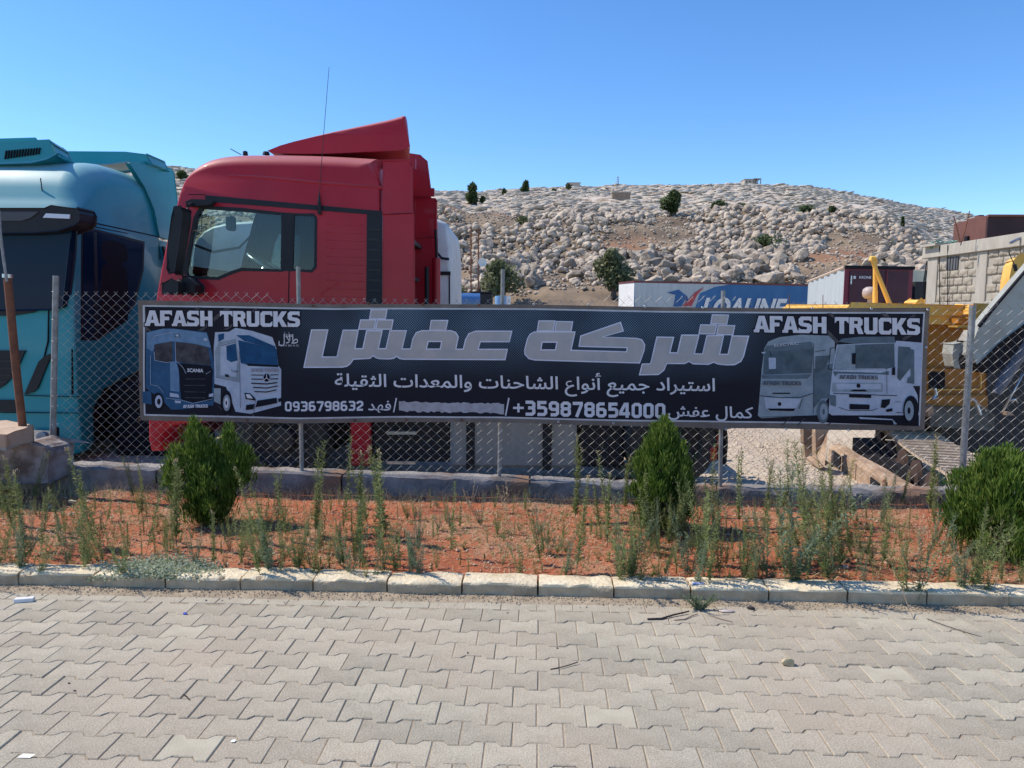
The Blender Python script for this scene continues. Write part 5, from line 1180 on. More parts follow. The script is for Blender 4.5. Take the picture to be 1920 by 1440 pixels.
g.build('curtain_lettering', whd, bt)
a, b = P(1046, 549, 68), P(1162, 550, 70); trailer('cream_ended_trailer', (a.x, a.y), (b.x, b.y), 2.5, .9, a.z - .1, whd, creamm, 'low white trailer with a cream end wall left of the blue curtain trailer')
a, b = P(980, 549, 80), P(1040, 549, 81); trailer('beige_container', (a.x, a.y), (b.x, b.y), 2.5, -.2, a.z, mat('beige_container_paint', (.50, .45, .36), .7, col2=(.42, .38, .3), scale=1), creamm, 'beige container behind the cream ended trailer', wheels=False, cat='container')
# grey trailer with maroon rear doors
mar = mat('maroon_door_paint', (.060, .010, .022), .55, col2=(.045, .008, .017), scale=1.5); marl = mat('maroon_frame_paint', (.16, .012, .03), .5)
c1, c2 = P(1584, 501, 26.7), P(1712, 501, 27.0); fd2 = Vector((3.4, 11.8, 0)).normalized() * 12.6
t2 = thing('maroon_door_trailer', (c1.x, c1.y, -.4), 'grey sided trailer with maroon rear doors behind the yellow excavator', 'trailer')
z1 = c1.z; z0 = .6; wv = Vector((c2.x - c1.x, c2.y - c1.y, 0)); A = Vector((c1.x, c1.y, 0)); g = G(); n_ = 24
for i in range(n_ + 1):
    u = i / n_; p = A + fd2 * u; sag = -.0 * math.sin(u * math.pi); wob = .04 * math.sin(u * 40)
    g.v += [Vector((p.x + wob * .5, p.y, z0)), Vector((p.x + wob, p.y, z1 + sag)), Vector((p.x + wv.x, p.y + wv.y, z1 + sag)), Vector((p.x + wv.x, p.y + wv.y, z0))]
for i in range(n_):
    for k in range(3): g.f.append((i * 4 + k, i * 4 + k + 1, i * 4 + 4 + k + 1, i * 4 + 4 + k)); g.m.append(0)
g.build('curtain_body', curt, t2, smooth=20)
g = G(); g.tube([A + Vector((0, 0, z1)), A + fd2 * .5 + Vector((0, 0, z1 - .0)), A + fd2 + Vector((0, 0, z1))], .06, 6); g.build('roof_edge', mat('weathered_timber_rail', (.5, .38, .28), .8), t2)
def dr(name, u0, u1, za, zb, m, out=.03, th=.04):
    p = A + wv * u0 + Vector((0, -out, 0)); q = A + wv * u1 + Vector((0, -out, 0)); g = G(); g.prism([(p.x, p.y, za), (q.x, q.y, za), (q.x, q.y, zb), (p.x, p.y, zb)], (0, th, 0)); return g.build(name, m, t2)
dr('rear_frame', 0, 1, z0, z1 + .02, marl, .03); dr('rear_door', .07, .495, z0 + .1, z1 - .12, mar, .06); dr('rear_door', .505, .93, z0 + .1, z1 - .12, mar, .06)
dr('top_rail', -.01, 1.01, z1 - .06, z1 + .06, trim, .09); dr('locking_bar', .40, .415, z0, z1 - .1, marl, .09); dr('locking_bar', .60, .615, z0, z1 - .1, marl, .09); dr('hinge', .08, .10, z1 - .6, z1 - .3, chrome, .08); dr('hinge', .08, .10, z1 - 1.8, z1 - 1.5, chrome, .08)
def tiny_text(name, s, loc, size, m, parent, bold=.02):
    c = bpy.data.curves.new('t', 'FONT'); c.body = s; c.size = size; c.offset = bold * size; o = bpy.data.objects.new('t', c); C.objects.link(o); bpy.context.view_layer.update()
    me = bpy.data.meshes.new_from_object(o.evaluated_get(bpy.context.evaluated_depsgraph_get())); bpy.data.objects.remove(o); g = G()
    for v in me.vertices: g.v.append(Vector(loc) + Vector((v.co.x, 0, v.co.y)))
    for p in me.polygons: g.f.append(tuple(p.vertices)); g.m.append(0)
    return g.build(name, m, parent)
pt = A + wv * .15; tiny_text('door_lettering', 'KRONE', (pt.x + .12, pt.y - .085, z1 - .40), .13, whd, t2)
dr('door_badge', .12, .155, z1 - .41, z1 - .31, whd, .075, .01)
for s in (.2, .3): p = A + fd2 * s; wheel(t2, (p.x + .05, p.y, .1), (1, 0, 0), .48, .35)
dr('bumper_bar', 0, 1, -.0, .2, darkmetal, .0)

# stone block house on the right
blk = mat('tan_stone_block', (.36, .32, .255), .92, col2=(.28, .245, .19), scale=5, bump=.02, bscale=18, rnd=.06)
plas = mat('grey_cement_render', (.40, .375, .32), .92, col2=(.33, .30, .25), scale=2.5, bump=.005, bscale=30, stretch=(2, 2, .6))
HX = 10.35
def PH(px, py):
    d = ray(px, py); return EYE + d * (HX / d.x)
zt = PH(1735, 487).z; y1 = PH(1741, 490).y; yn = 11.0
zt = (PH(1745, 487).z + PH(1920, 458).z) / 2
hs = thing('stone_block_house', (HX, y1, -.4), 'tan stone block house with concrete roof slab and small grey shutter at the right', 'house')
g = G(); g.box((HX + .02, yn, -.6), (HX + 7, y1 - .02, zt)); g.build('wall_core', plas, hs)
cols = [(y1 - .42, y1), (PH(1850, 500).y - .02, PH(1832, 500).y), (12.6, 13.0), (11.0, 11.2)]
for a, b in cols: g = G(); g.box((HX - .02, a, -.6), (HX + .16, b, zt - .002), ch=.01); g.build('pillar', plas, hs)
zb = PH(1800, 566).z
g = G(); g.box((HX - .01, yn, zb - .12), (HX + .14, y1, zb), ch=.01); g.build('floor_beam', plas, hs)
bm_v = []
for v in range(5):
    g = G(); n1, n2 = 6, 5
    for i in range(n1 + 1):
        for j in range(n2 + 1):
            a_ = -.165 + .33 * i / n1; c_ = -.085 + .17 * j / n2; e = min(i, n1 - i, j, n2 - j)
            bul = 0 if e == 0 else (.012 if e == 1 else .018) + .03 * mnoise.noise((a_ * 9 + v * 5, c_ * 9, v))
            g.v.append(Vector((-bul, a_, c_)))
    for i in range(n1):
        for j in range(n2): q = i * (n2 + 1) + j; g.f.append((q, q + 1, q + n2 + 2, q + n2 + 1)); g.m.append(0)
    k0 = len(g.v)
    ring = [i * (n2 + 1) for i in range(n1 + 1)] + [n1 * (n2 + 1) + j for j in range(1, n2 + 1)] + [i * (n2 + 1) + n2 for i in range(n1 - 1, -1, -1)] + [j for j in range(n2 - 1, 0, -1)]
    for r in ring: g.v.append(g.v[r] + Vector((.14, 0, 0)))
    for i in range(len(ring)): j = (i + 1) % len(ring); g.f.append((ring[i], ring[j], k0 + j, k0 + i)); g.m.append(0)
    ob = fixn(g.build('tmp', blk), 80); bm_v.append(ob.data); bpy.data.objects.remove(ob)
rb = random.Random(2); z = zb + .095; row = 0; sy0, sy1, sz0, sz1 = PH(1797, 482).y, PH(1776, 482).y, PH(1786, 506).z, PH(1786, 482).z
while z < zt - .05:
    y = y1 - .43 - .17 - (.17 if row % 2 else 0)
    while y > 12.0:
        inside = any(a - .14 < y < b + .14 for a, b in cols)
        if not inside and not (sy0 - .18 < y < sy1 + .18 and sz0 - .09 < z < sz1 + .12):
            o = inst(bm_v[rb.randrange(5)], 'stone_block', Vector((HX, y, z)) - ORG[hs.name], (rb.uniform(-.02, .02), 0, 0), (1, rb.uniform(.92, .99), rb.uniform(.93, .99)), hs)
        y -= .345
    z += .187; row += 1
g = G(); g.box((HX - .015, sy0, sz0), (HX + .1, sy1, sz1)); g.build('shutter', mat('grey_shutter_metal', (.10, .105, .11), .6), hs)
for k in range(4): yy = sy0 + (sy1 - sy0) * (k + .5) / 4; g = G(); g.box((HX - .025, yy - .008, sz0), (HX - .012, yy + .008, sz1)); g.build('shutter_seam', trim, hs)
slab0 = PH(1733, 470).z; g = G(); g.box((HX - .07, yn - .3, zt), (HX + 7.4, PH(1737, 480).y + .05, zt + .27), ch=.01); sl = g.build('roof_slab', plas, hs); roughen(sl, .02, 5, 0, 3, 0)
g = G(); g.box((HX - .2, y1 - .6, zt + .27), (HX + .2, y1 + .05, zt + .33)); g.build('slab_kerb', plas, hs)
g = G()
for (py_, dx) in ((y1 - .6, -.03), (y1 - .95, -.04)): g.tube([(HX + dx - .06, py_, zt + .25), (HX + dx - .03, py_ + .02, zt - .05), (HX + dx, py_ - .05, 1.9), (HX + dx - .02, py_, 1.3)], .01, 5)
g.build('hanging_cable', trim, hs)
for k, (a, b) in enumerate((((1738, 490), (1729, 570)), ((1741, 490), (1733, 560)))): g = G(); g.tube([P(a[0], a[1], 18.9), P((a[0] + b[0]) / 2 - 2, (a[1] + b[1]) / 2, 18.9), P(b[0], b[1], 18.9)], .015, 5); g.build('wall_cable', trim, hs)
nm = mat('green_net', (.20, .36, .30), .8, col2=(.12, .26, .2), scale=9); g = G(); rn = random.Random(8)
for k in range(60):
    c = P(1752 + rn.uniform(0, 36), 461 + rn.uniform(-4, 3), 18.3); d = Vector((rn.uniform(-.2, .2), rn.uniform(-.2, .2), rn.uniform(-.04, .08))); g.tube([c, c + d * .5 + Vector((0, 0, .05)), c + d], .018, 4, caps=False)
o = g.build('green_netting', nm); tag(o, 'heap of pale green netting on the roof edge of the stone block house', 'netting')
# rusty tank on the roof
brown = mat('brown_tank_paint', (.155, .062, .045), .7, col2=(.115, .045, .034), scale=1.6, bump=.002); brd = mat('shaded_brown_tank_paint', (.050, .018, .018), .7, col2=(.035, .013, .014), scale=2)  # second one is the brown darkened: shade put into the side's colour
Ya = 18.2; tA, tB = P(1788, 461, Ya), P(1851, 455, 17.0); t3 = thing('rusty_roof_tank', (tA.x, tA.y, tA.z), 'rust brown steel box tank on the flat roof of the stone block house', 'tank')
zt0, zt1 = tA.z - .1, P(1788, 420, Ya).z
dv = Vector((5.0, 1.3, 0))
def TQ(px, Y): p = P(px, 430, Y); return Vector((p.x, p.y, 0))
qa, qb = TQ(1788, 18.4), TQ(1851, 16.9)
g = G(); g.prism([(qa.x, qa.y, zt0), (qb.x, qb.y, zt0), (qb.x, qb.y, zt1 + .02), (qa.x, qa.y, zt1 - .0)], Vector((.06, .06, 0))); g.build('tank_end', brown, t3)
g = G(); g.prism([(qb.x, qb.y, zt0), (qb.x + 5, qb.y - .2, zt0), (qb.x + 5, qb.y - .2, zt1), (qb.x, qb.y, zt1)], Vector((0, .06, 0))); g.build('tank_side', brd, t3)
g = G(); g.prism([(qa.x, qa.y, zt1), (qb.x, qb.y, zt1 + .02), (qb.x + 5, qb.y - .2, zt1), (qa.x + 5, qa.y, zt1)], Vector((0, 0, .03))); g.build('tank_top', brown, t3)
g = G(); g.tube([(qb.x - .01, qb.y - .02, zt1 + .03), (qb.x + 5, qb.y - .22, zt1 + .03)], .03, 6); g.build('top_rim', brown, t3)
hh = P(1824, 408, 17.6); g = G(); g.box((hh.x, hh.y - .3, zt1 - .1), (hh.x + .28, hh.y + .2, hh.z), ch=.02); g.box((hh.x + .08, hh.y - .1, hh.z), (hh.x + .2, hh.y + .05, hh.z + .05)); g.build('filler_neck', brown, t3)
g = G(); pp = P(1809, 450, 17.75); g.box((pp.x - .02, pp.y - .12, pp.z - .05), (pp.x + .14, pp.y + .0, pp.z + .08)); g.build('outlet', trim, t3)
for (a, b) in (((1801, 460), (1818, 396)), ((1800, 455), (1788, 405))): 
    g = G(); g.tube([P(a[0], a[1], 16.7), P((a[0] + b[0]) / 2 + 1, (a[1] + b[1]) / 2, 16.7), P(b[0], b[1], 16.7)], .012, 5); o = g.build('bent_rebar', rust, origin=P(a[0], a[1], 16.7)); tag(o, 'thin bent rod %s on the roof in front of the brown tank' % ('leaning right' if a[0] == 1801 else 'leaning left'), 'rod')
g = G(); g.tube([P(1893, 456, 15.2), P(1960, 425, 15.2)], .03, 6); o = g.build('pale_pipe', chrome, origin=P(1893, 456, 15.2)); tag(o, 'pale thin pipe rising right from the roof edge before the dark tank side', 'pipe')
# small structures between trailer and house
g = G(); p = P(1722, 520, 32); g.box((p.x - .25, p.y, -.3), (p.x + 2.2, p.y + 2, P(1722, 507, 32).z)); o = g.build('far_shed', creamm, origin=Vector((p.x, p.y, -.3))); tag(o, 'cream shed wall glimpsed between the maroon trailer and the block house', 'shed')
g = G(); p = P(1716, 540, 28.5); g.box((p.x, p.y, -.3), (p.x + 1.2, p.y + 1.2, P(1716, 528, 28.5).z)); o = g.build('dark_cabin', darkmetal, origin=Vector((p.x, p.y, -.3))); tag(o, 'dark machine cabin in the gap between the maroon trailer and the block house', 'cabin')
# things along the yard under the boulder slope
g = G(); a, b = P(846, 560, 38), P(900, 561, 38); g.tube([a, b], .30, 14); o = g.build('blue_pipe', mat('blue_steel_paint', (.03, .12, .32), .5), origin=a); fixn(o, 40); tag(o, 'blue horizontal cylinder low behind the banner, right of the white truck', 'cylinder')
g = G(); a = P(884, 549, 42); g.box((a.x, a.y, -.3), (a.x + 1.15, a.y + 2.2, a.z), ch=.05); g.box((a.x - .05, a.y - .1, a.z), (a.x + 1.2, a.y + 2.3, a.z + .08)); o = g.build('dark_cab', black, origin=Vector((a.x, a.y, -.3))); tag(o, 'dark vehicle cab with flat roof left of the concrete stump', 'cab')
g = G(); a = P(928, 555, 40); g.lathe((a.x + .3, a.y, -.3), (0, 0, 1), [(0, .3), (a.z + .3, .3), (a.z + .32, 0)], 14); o = g.build('light_blue_drum', mat('light_blue_plastic', (.16, .32, .55), .5), origin=Vector((a.x, a.y, -.3)), smooth=40); tag(o, 'light blue drum between the dark cab and the white post box', 'drum')
g = G(); a = P(945, 555, 40); g.box((a.x + .0, a.y, -.3), (a.x + .36, a.y + .4, a.z)); o = g.build('white_cabinet', whd, origin=Vector((a.x, a.y, -.3))); tag(o, 'narrow white cabinet just right of the grey fence post in mid-banner', 'cabinet')
g = G(); a = P(964, 549, 60); g.box((a.x, a.y, -.3), (a.x + .7, a.y + 1, a.z), ch=.05); o = g.build('cream_stump', creamm, origin=Vector((a.x, a.y, -.3))); tag(o, 'cream concrete stump left of the beige container', 'stump')
for (px, y0_, y1_, nm_) in ((883, 425, 562, 'left'), (897, 428, 562, 'right')):
    g = G(); g.tube([P(px, y1_, 42), P(px, y0_, 42)], .045, 6); o = g.build('thin_mast', rust, origin=P(px, y1_, 42)); tag(o, 'thin rust brown mast before the boulder slope, %s one of the pair' % nm_, 'mast')
dsh = thing('satellite_dish', P(900, 512, 41.5), 'pale satellite dish turned to the camera by the right hand rusty mast', 'dish')
g = G(); c = P(904, 492, 41.5); g.lathe(c, (.3, -1, .15), [(.0, 0), (.02, .12), (.06, .25)], 18); fixn(g.build('dish_bowl', whitep, dsh), 60); g = G(); g.tube([c, P(900, 506, 41.5)], .025, 6); g.build('dish_arm', whitep, dsh)

# ---------------------------------------------------------------- hill
HZ = lambda px: 585 + .0081 * (px - 960)
SKY = [(-900, 330), (200, 322), (320, 321), (345, 324), (600, 345), (810, 366), (880, 368), (1000, 360), (1150, 356), (1300, 354), (1400, 352), (1500, 358), (1600, 375), (1700, 392), (1790, 408), (2000, 445), (2300, 480), (2900, 520)]
CRE = [(-900, 430), (320, 415), (780, 392), (820, 388), (870, 404), (940, 402), (1000, 408), (1060, 402), (1100, 405), (1180, 408), (1250, 412), (1400, 408), (1560, 405), (1640, 418), (1690, 446), (1740, 478), (1850, 505), (2300, 545), (2900, 555)]
BAS = [(-900, 556), (820, 556), (960, 550), (1100, 538), (1200, 527), (1500, 527), (1600, 520), (1720, 520), (2300, 560), (2900, 570)]
def hill(px, D):
    h = HZ(px); zs = lambda y, d: 1.62 + (h - y) / 1387 * d
    zb_ = zs(lerp(px, BAS), 62); zc_ = zs(lerp(px, CRE), 94); zk = zs(lerp(px, SKY), 265)
    z106 = zc_ + .06 * 12
    q = [(48, -.45), (62, zb_), (70, zb_ + (zc_ - zb_) * .30), (94, zc_), (106, z106), (180, z106 + (zk - z106) * .50), (265, zk), (300, zk + .5), (420, zk - 12), (560, -1)]
    if D <= 48: return -.45
    return lerp(D, q)
def hxy(px, D): return ((px - 960) / 1387 * D, D)
def hpt(px, D, extra=0.0):
    x, y = hxy(px, D); z = hill(px, D)
    if D > 52: 
        a = 1.0 if D < 100 else 1.3
        z += a * ((1.25 if D < 98 else .8) * mnoise.noise((x * .09, y * .09, 0)) + .45 * mnoise.noise((x * .3, y * .3, 5)) + .2 * mnoise.noise((x * .9, y * .9, 5)))
    return Vector((x, y, z + extra))
hillm = mat('dry_tan_earth', (.26, .19, .12), .95, col2=(.13, .095, .065), scale=.22, bump=.12, bscale=1.6)
nh = hillm.node_tree.nodes; lh = hillm.node_tree.links; bh = nh['Principled BSDF']
g_ = nh.new('ShaderNodeNewGeometry'); sp_ = nh.new('ShaderNodeSeparateXYZ'); lh.new(g_.outputs['Position'], sp_.inputs[0])
vo = nh.new('ShaderNodeTexNoise'); vo.inputs['Scale'].default_value = .55; vo.inputs['Detail'].default_value = 7; vo.inputs['Roughness'].default_value = .75; lh.new(g_.outputs['Position'], vo.inputs['Vector'])
mr_ = nh.new('ShaderNodeMapRange'); mr_.inputs['From Min'].default_value = .42; mr_.inputs['From Max'].default_value = .56; lh.new(vo.outputs['Fac'], mr_.inputs['Value'])
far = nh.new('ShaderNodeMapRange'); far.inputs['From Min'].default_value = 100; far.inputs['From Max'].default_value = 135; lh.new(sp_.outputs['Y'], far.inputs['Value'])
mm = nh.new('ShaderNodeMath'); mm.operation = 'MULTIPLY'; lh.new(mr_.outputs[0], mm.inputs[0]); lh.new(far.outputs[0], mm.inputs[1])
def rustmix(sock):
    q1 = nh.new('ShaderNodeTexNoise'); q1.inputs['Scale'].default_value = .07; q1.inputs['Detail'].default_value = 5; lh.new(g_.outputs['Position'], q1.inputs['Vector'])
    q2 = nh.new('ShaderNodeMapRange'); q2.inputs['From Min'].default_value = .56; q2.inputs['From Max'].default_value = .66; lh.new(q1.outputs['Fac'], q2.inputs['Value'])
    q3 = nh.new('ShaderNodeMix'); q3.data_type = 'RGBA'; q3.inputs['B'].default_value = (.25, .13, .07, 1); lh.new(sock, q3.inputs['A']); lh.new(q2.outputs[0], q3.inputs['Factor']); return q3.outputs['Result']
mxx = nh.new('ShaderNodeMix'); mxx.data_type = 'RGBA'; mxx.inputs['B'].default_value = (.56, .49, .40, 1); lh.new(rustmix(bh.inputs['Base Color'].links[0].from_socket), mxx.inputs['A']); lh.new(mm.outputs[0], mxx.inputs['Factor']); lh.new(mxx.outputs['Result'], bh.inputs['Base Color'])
g = G(); pxs = list(np.arange(-900, 2901, 11.0)); Ds = list(np.concatenate([np.linspace(47, 110, 60), np.linspace(113, 310, 70), np.linspace(330, 560, 8)]))
for px in pxs:
    for D in Ds: g.v.append(hpt(px, D))
nd = len(Ds)
for i in range(len(pxs) - 1):
    for j in range(nd - 1): a = i * nd + j; g.f.append((a, a + nd, a + nd + 1, a + 1)); g.m.append(0)
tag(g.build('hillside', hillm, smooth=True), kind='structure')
# boulders
rk = mat('pale_limestone', (.48, .41, .32), .92, col2=(.18, .14, .11), scale=1.1, bump=.10, bscale=4, rnd=.34, lo=.32, hi=.68)
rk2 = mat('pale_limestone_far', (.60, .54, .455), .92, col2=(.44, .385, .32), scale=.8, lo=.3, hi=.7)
def rockshape(seed, sub):
    bm = bmesh.new(); bmesh.ops.create_icosphere(bm, subdivisions=sub, radius=1); r = random.Random(seed)
    pls = []
    for k in range(7):
        n_ = Vector((r.gauss(0, 1), r.gauss(0, 1), r.gauss(0, 1))).normalized(); pls.append((n_, r.uniform(.45, .8)))
    sx = Vector((r.uniform(.85, 1.3), r.uniform(.7, 1.1), r.uniform(.6, .95)))
    for v in bm.verts:
        p = v.co.copy()
        for n_, d in pls:
            e = p.dot(n_) - d
            if e > 0: p -= n_ * e
        p *= 1 + .10 * mnoise.noise(p * 2.3 + Vector((seed * 3.1, 0, 0)))
        v.co = Vector((p.x * sx.x, p.y * sx.y, p.z * sx.z))
    vs_ = [v.co.copy() for v in bm.verts]; bm.verts.index_update(); fs_ = [tuple(v.index for v in f.verts) for f in bm.faces]; bm.free(); return vs_, fs_
RS = [rockshape(i, 2) for i in range(14)]; RF = [rockshape(i + 50, 1) for i in range(14)]; RFF = [rockshape(i + 90, 1) for i in range(6)]
rockme = []
for vs_, fs_ in RS: q = G(); q.add(vs_, fs_); ob = q.build('tmp', rk, smooth=22); rockme.append(ob.data); bpy.data.objects.remove(ob)
rh = random.Random(21); cand = []
for k in range(14000):
    px = rh.uniform(300, 1800) if k % 8 else rh.uniform(-500, 300); D = rh.uniform(60, 98)
    if 345 < px < 800: 
        if k % 3: continue
    if rh.random() < .25 and 830 < px < 990 and D > 84: continue
    d0 = mnoise.noise((px * .006, D * .07, 3))
    if d0 < -.33: continue
    r = (.20 + .58 * rh.random() ** 3) * (1.1 if D < 68 else 1) * (1 + .3 * d0)
    cand.append((r / D if 805 < px < 1740 else 0, px, D, r))
cand.sort(reverse=True)
BG = 'pale limestone boulders tumbled down the slope'
for i, (q_, px, D, r) in enumerate(cand[:300]):
    p = hpt(px, D, r * .45); o = inst(rockme[rh.randrange(14)], 'boulder', p, (rh.uniform(-.9, .9), rh.uniform(-.9, .9), rh.uniform(0, 6.3)), (r * 1.05, r * 1.05, r))
    w1 = 'large' if r > .56 else ('mid sized' if r > .46 else 'smaller'); w2 = 'low' if D < 68 else ('half way up' if D < 84 else 'near the top')
    w3 = 'beside the rusty masts' if px < 930 else ('above the beige container' if px < 1050 else (('left of the feathery tree' if px < 1120 else 'by the feathery tree') if px < 1180 else ('left of the dark crest tree' if px < 1250 else (('right of the crest tree' if px < 1290 else ('above the blue printed arrow' if px < 1325 else 'above the pale curtain edge')) if px < 1360 else (('above the letters LO' if px < 1395 else ('left below the round green bush' if px < 1430 else ('right below the round green bush' if px < 1465 else 'above the last curtain letter'))) if px < 1500 else (('left above the maroon trailer' if px < 1570 else 'straight above the maroon doors') if px < 1640 else 'toward the block house'))))))
    tag(o, '%s pale boulder %s on the slope, %s' % (w1, w2, w3), 'boulder', '%s boulders %s, %s' % (w1, w2, w3))
class NB:
    def __init__(s): s.V = []; s.F = []; s.n = 0
    def add(s, sh, p, rot, sc):
        M = np.array(Euler(rot).to_matrix()) * np.array(sc)[None, :]; v = sh[0] @ M.T + np.array(p); s.V.append(v); s.F.append(sh[1] + s.n); s.n += len(v)
    def build(s, name, m, smooth=None):
        V = np.concatenate(s.V); F = np.concatenate(s.F); me = bpy.data.meshes.new(name); me.vertices.add(len(V)); me.vertices.foreach_set('co', V.astype(np.float32).ravel()); me.loops.add(F.size); me.loops.foreach_set('vertex_index', F.ravel().astype(np.int32)); me.polygons.add(len(F)); k = F.shape[1]
        me.polygons.foreach_set('loop_start', np.arange(0, F.size, k, dtype=np.int32)); me.update(calc_edges=True); me.materials.append(m); o = bpy.data.objects.new(name, me); C.objects.link(o); return o
def npsh(L): return [(np.array([tuple(v) for v in vs_]), np.array(fs_)) for vs_, fs_ in L]
NS_, NF_, NFF_ = npsh(RS), npsh(RF), npsh(RFF)
nb = NB()
for (q_, px, D, r) in cand[300:]:
    nb.add(NF_[rh.randrange(14)], hpt(px, D, r * .38), (rh.uniform(-.5, .5), rh.uniform(-.5, .5), rh.uniform(0, 6.3)), (r, r, r * .95))
for k in range(8000):
    px = rh.uniform(800, 1780) if k % 6 else rh.uniform(-200, 380); D = rh.uniform(58, 100); r = rh.uniform(.09, .26)
    nb.add(NFF_[rh.randrange(6)], hpt(px, D, r * .2), (rh.uniform(-.5, .5), rh.uniform(-.5, .5), rh.uniform(0, 6.3)), (r, r, r * .9))
for k in range(420):
    px = rh.uniform(860, 1240) if k % 3 else rh.uniform(1240, 1700); D = rh.uniform(99, 128); r = rh.uniform(.5, 1.15)
    nb.add(NF_[rh.randrange(14)], hpt(px, D, r * .1), (rh.uniform(-.3, .3), rh.uniform(-.3, .3), rh.uniform(-.6, .6)), (r * 1.6, r, r * .75))
o = nb.build('smaller_boulders', rk); tag(o, kind='stuff')
nb = NB()
for k in range(17000):
    px = rh.uniform(790, 1850) if k % 7 else rh.uniform(240, 400); D = 100 + 185 * rh.random() ** .75
    if mnoise.noise((px * .008, D * .03, 8)) < -.25 and rh.random() < .8: continue
    r = rh.uniform(.3, .95) * (.55 + D / 330)
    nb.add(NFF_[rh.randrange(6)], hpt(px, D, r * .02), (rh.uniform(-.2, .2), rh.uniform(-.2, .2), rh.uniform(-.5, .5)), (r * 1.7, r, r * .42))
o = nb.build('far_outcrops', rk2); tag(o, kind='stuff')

# ruins, walls and houses on the hill
def z_of(px, D):
    return max(hpt(px, D).z, hpt(px, D - 5).z) + .05

stw = mat('pale_house_wall', (.50, .44, .36), .9, col2=(.40, .35, .29), scale=1)
def hbox(name, px0, px1, y0, y1, D, dep, label, cat, m=stw, openings=(), z_extra=3):
    up = (P(px0, y1, D).z - z_of(px0, D)) / D * -1387; y0 -= up; y1 -= up; openings = [(q[0], q[1] - up, q[2], q[3] - up) for q in openings]
    a, b = P(px0, y1, D), P(px1, y0, D); t = thing(name, (a.x, D, a.z - z_extra), label, cat)
    g = G(); g.box((a.x, D, a.z - z_extra), (b.x, D + dep, b.z)); g.build('walls', m, t)
    g = G(); g.box((a.x - .15, D - .15, b.z), (b.x + .15, D + dep + .15, b.z + .18)); g.build('roof', plas, t)
    for (u0, v0, u1, v1) in openings:
        g = G(); c0, c1 = P(u0, v1, D), P(u1, v0, D); g.box((c0.x, D - .06, c0.z), (c1.x, D + .02, c1.z)); g.build('window', trim, t)
    return t
t = hbox('hilltop_house', 1396, 1412, 346.5, 357, 258, 5, 'small flat roofed house with open porch on the hilltop skyline', 'house', openings=((1399, 349, 1401, 352), (1405, 349, 1407, 352)), z_extra=4)
u_ = (P(1396, 357, 258).z - z_of(1396, 258)) / 258 * -1387; a, b = P(1413, 357 - u_, 258), P(1427, 345.5 - u_, 258); g = G()
for x in (a.x, (a.x + b.x) / 2, b.x - .2): g.box((x, 258, a.z - 3), (x + .25, 258.3, b.z))
g.box((a.x - .1, 257.9, b.z), (b.x + .1, 262, b.z + .2)); g.box((a.x, 259, a.z - 3), (a.x + 1.4, 262, b.z - .2)); g.build('porch', plas, t)
hbox('ruined_hut', 1067, 1088, 354, 364, 235, 5, 'low ruined stone hut on the skyline left of the mast', 'hut', openings=((1071, 357, 1073, 360),))
hbox('stone_terrace_wall', 1148, 1182, 380, 392, 150, 1, 'brown stone terrace wall on the mid slope under the ruined hut', 'wall', m=mat('brown_masonry', (.34, .25, .18), .9, col2=(.25, .18, .13), scale=1.5))
hbox('long_boundary_wall', 1282, 1330, 401, 413, 112, .6, 'long pale boundary wall right of the dark tree on the boulder crest', 'wall')
hbox('roofless_house', 1488, 1530, 401, 416, 112, 3, 'low roofless stone house on the boulder crest behind dark bushes', 'house')
mst = thing('lattice_mast', P(1158, 356, 240), 'small lattice mast on the skyline right of the ruined hut', 'mast')
g = G()
for dx in (-.5, .5): c = P(1158, 350, 240); g.tube([c + Vector((dx, 0, -2)), c + Vector((dx * .3, 0, 3.2))], .09, 4)
for k in range(6): c = P(1158, 349, 240); g.tube([c + Vector((-.45 + k * .03, 0, -.6 + k * .6)), c + Vector((.45 - k * .03, 0, -.2 + k * .6))], .06, 4)
g.build('lattice', galv, mst)

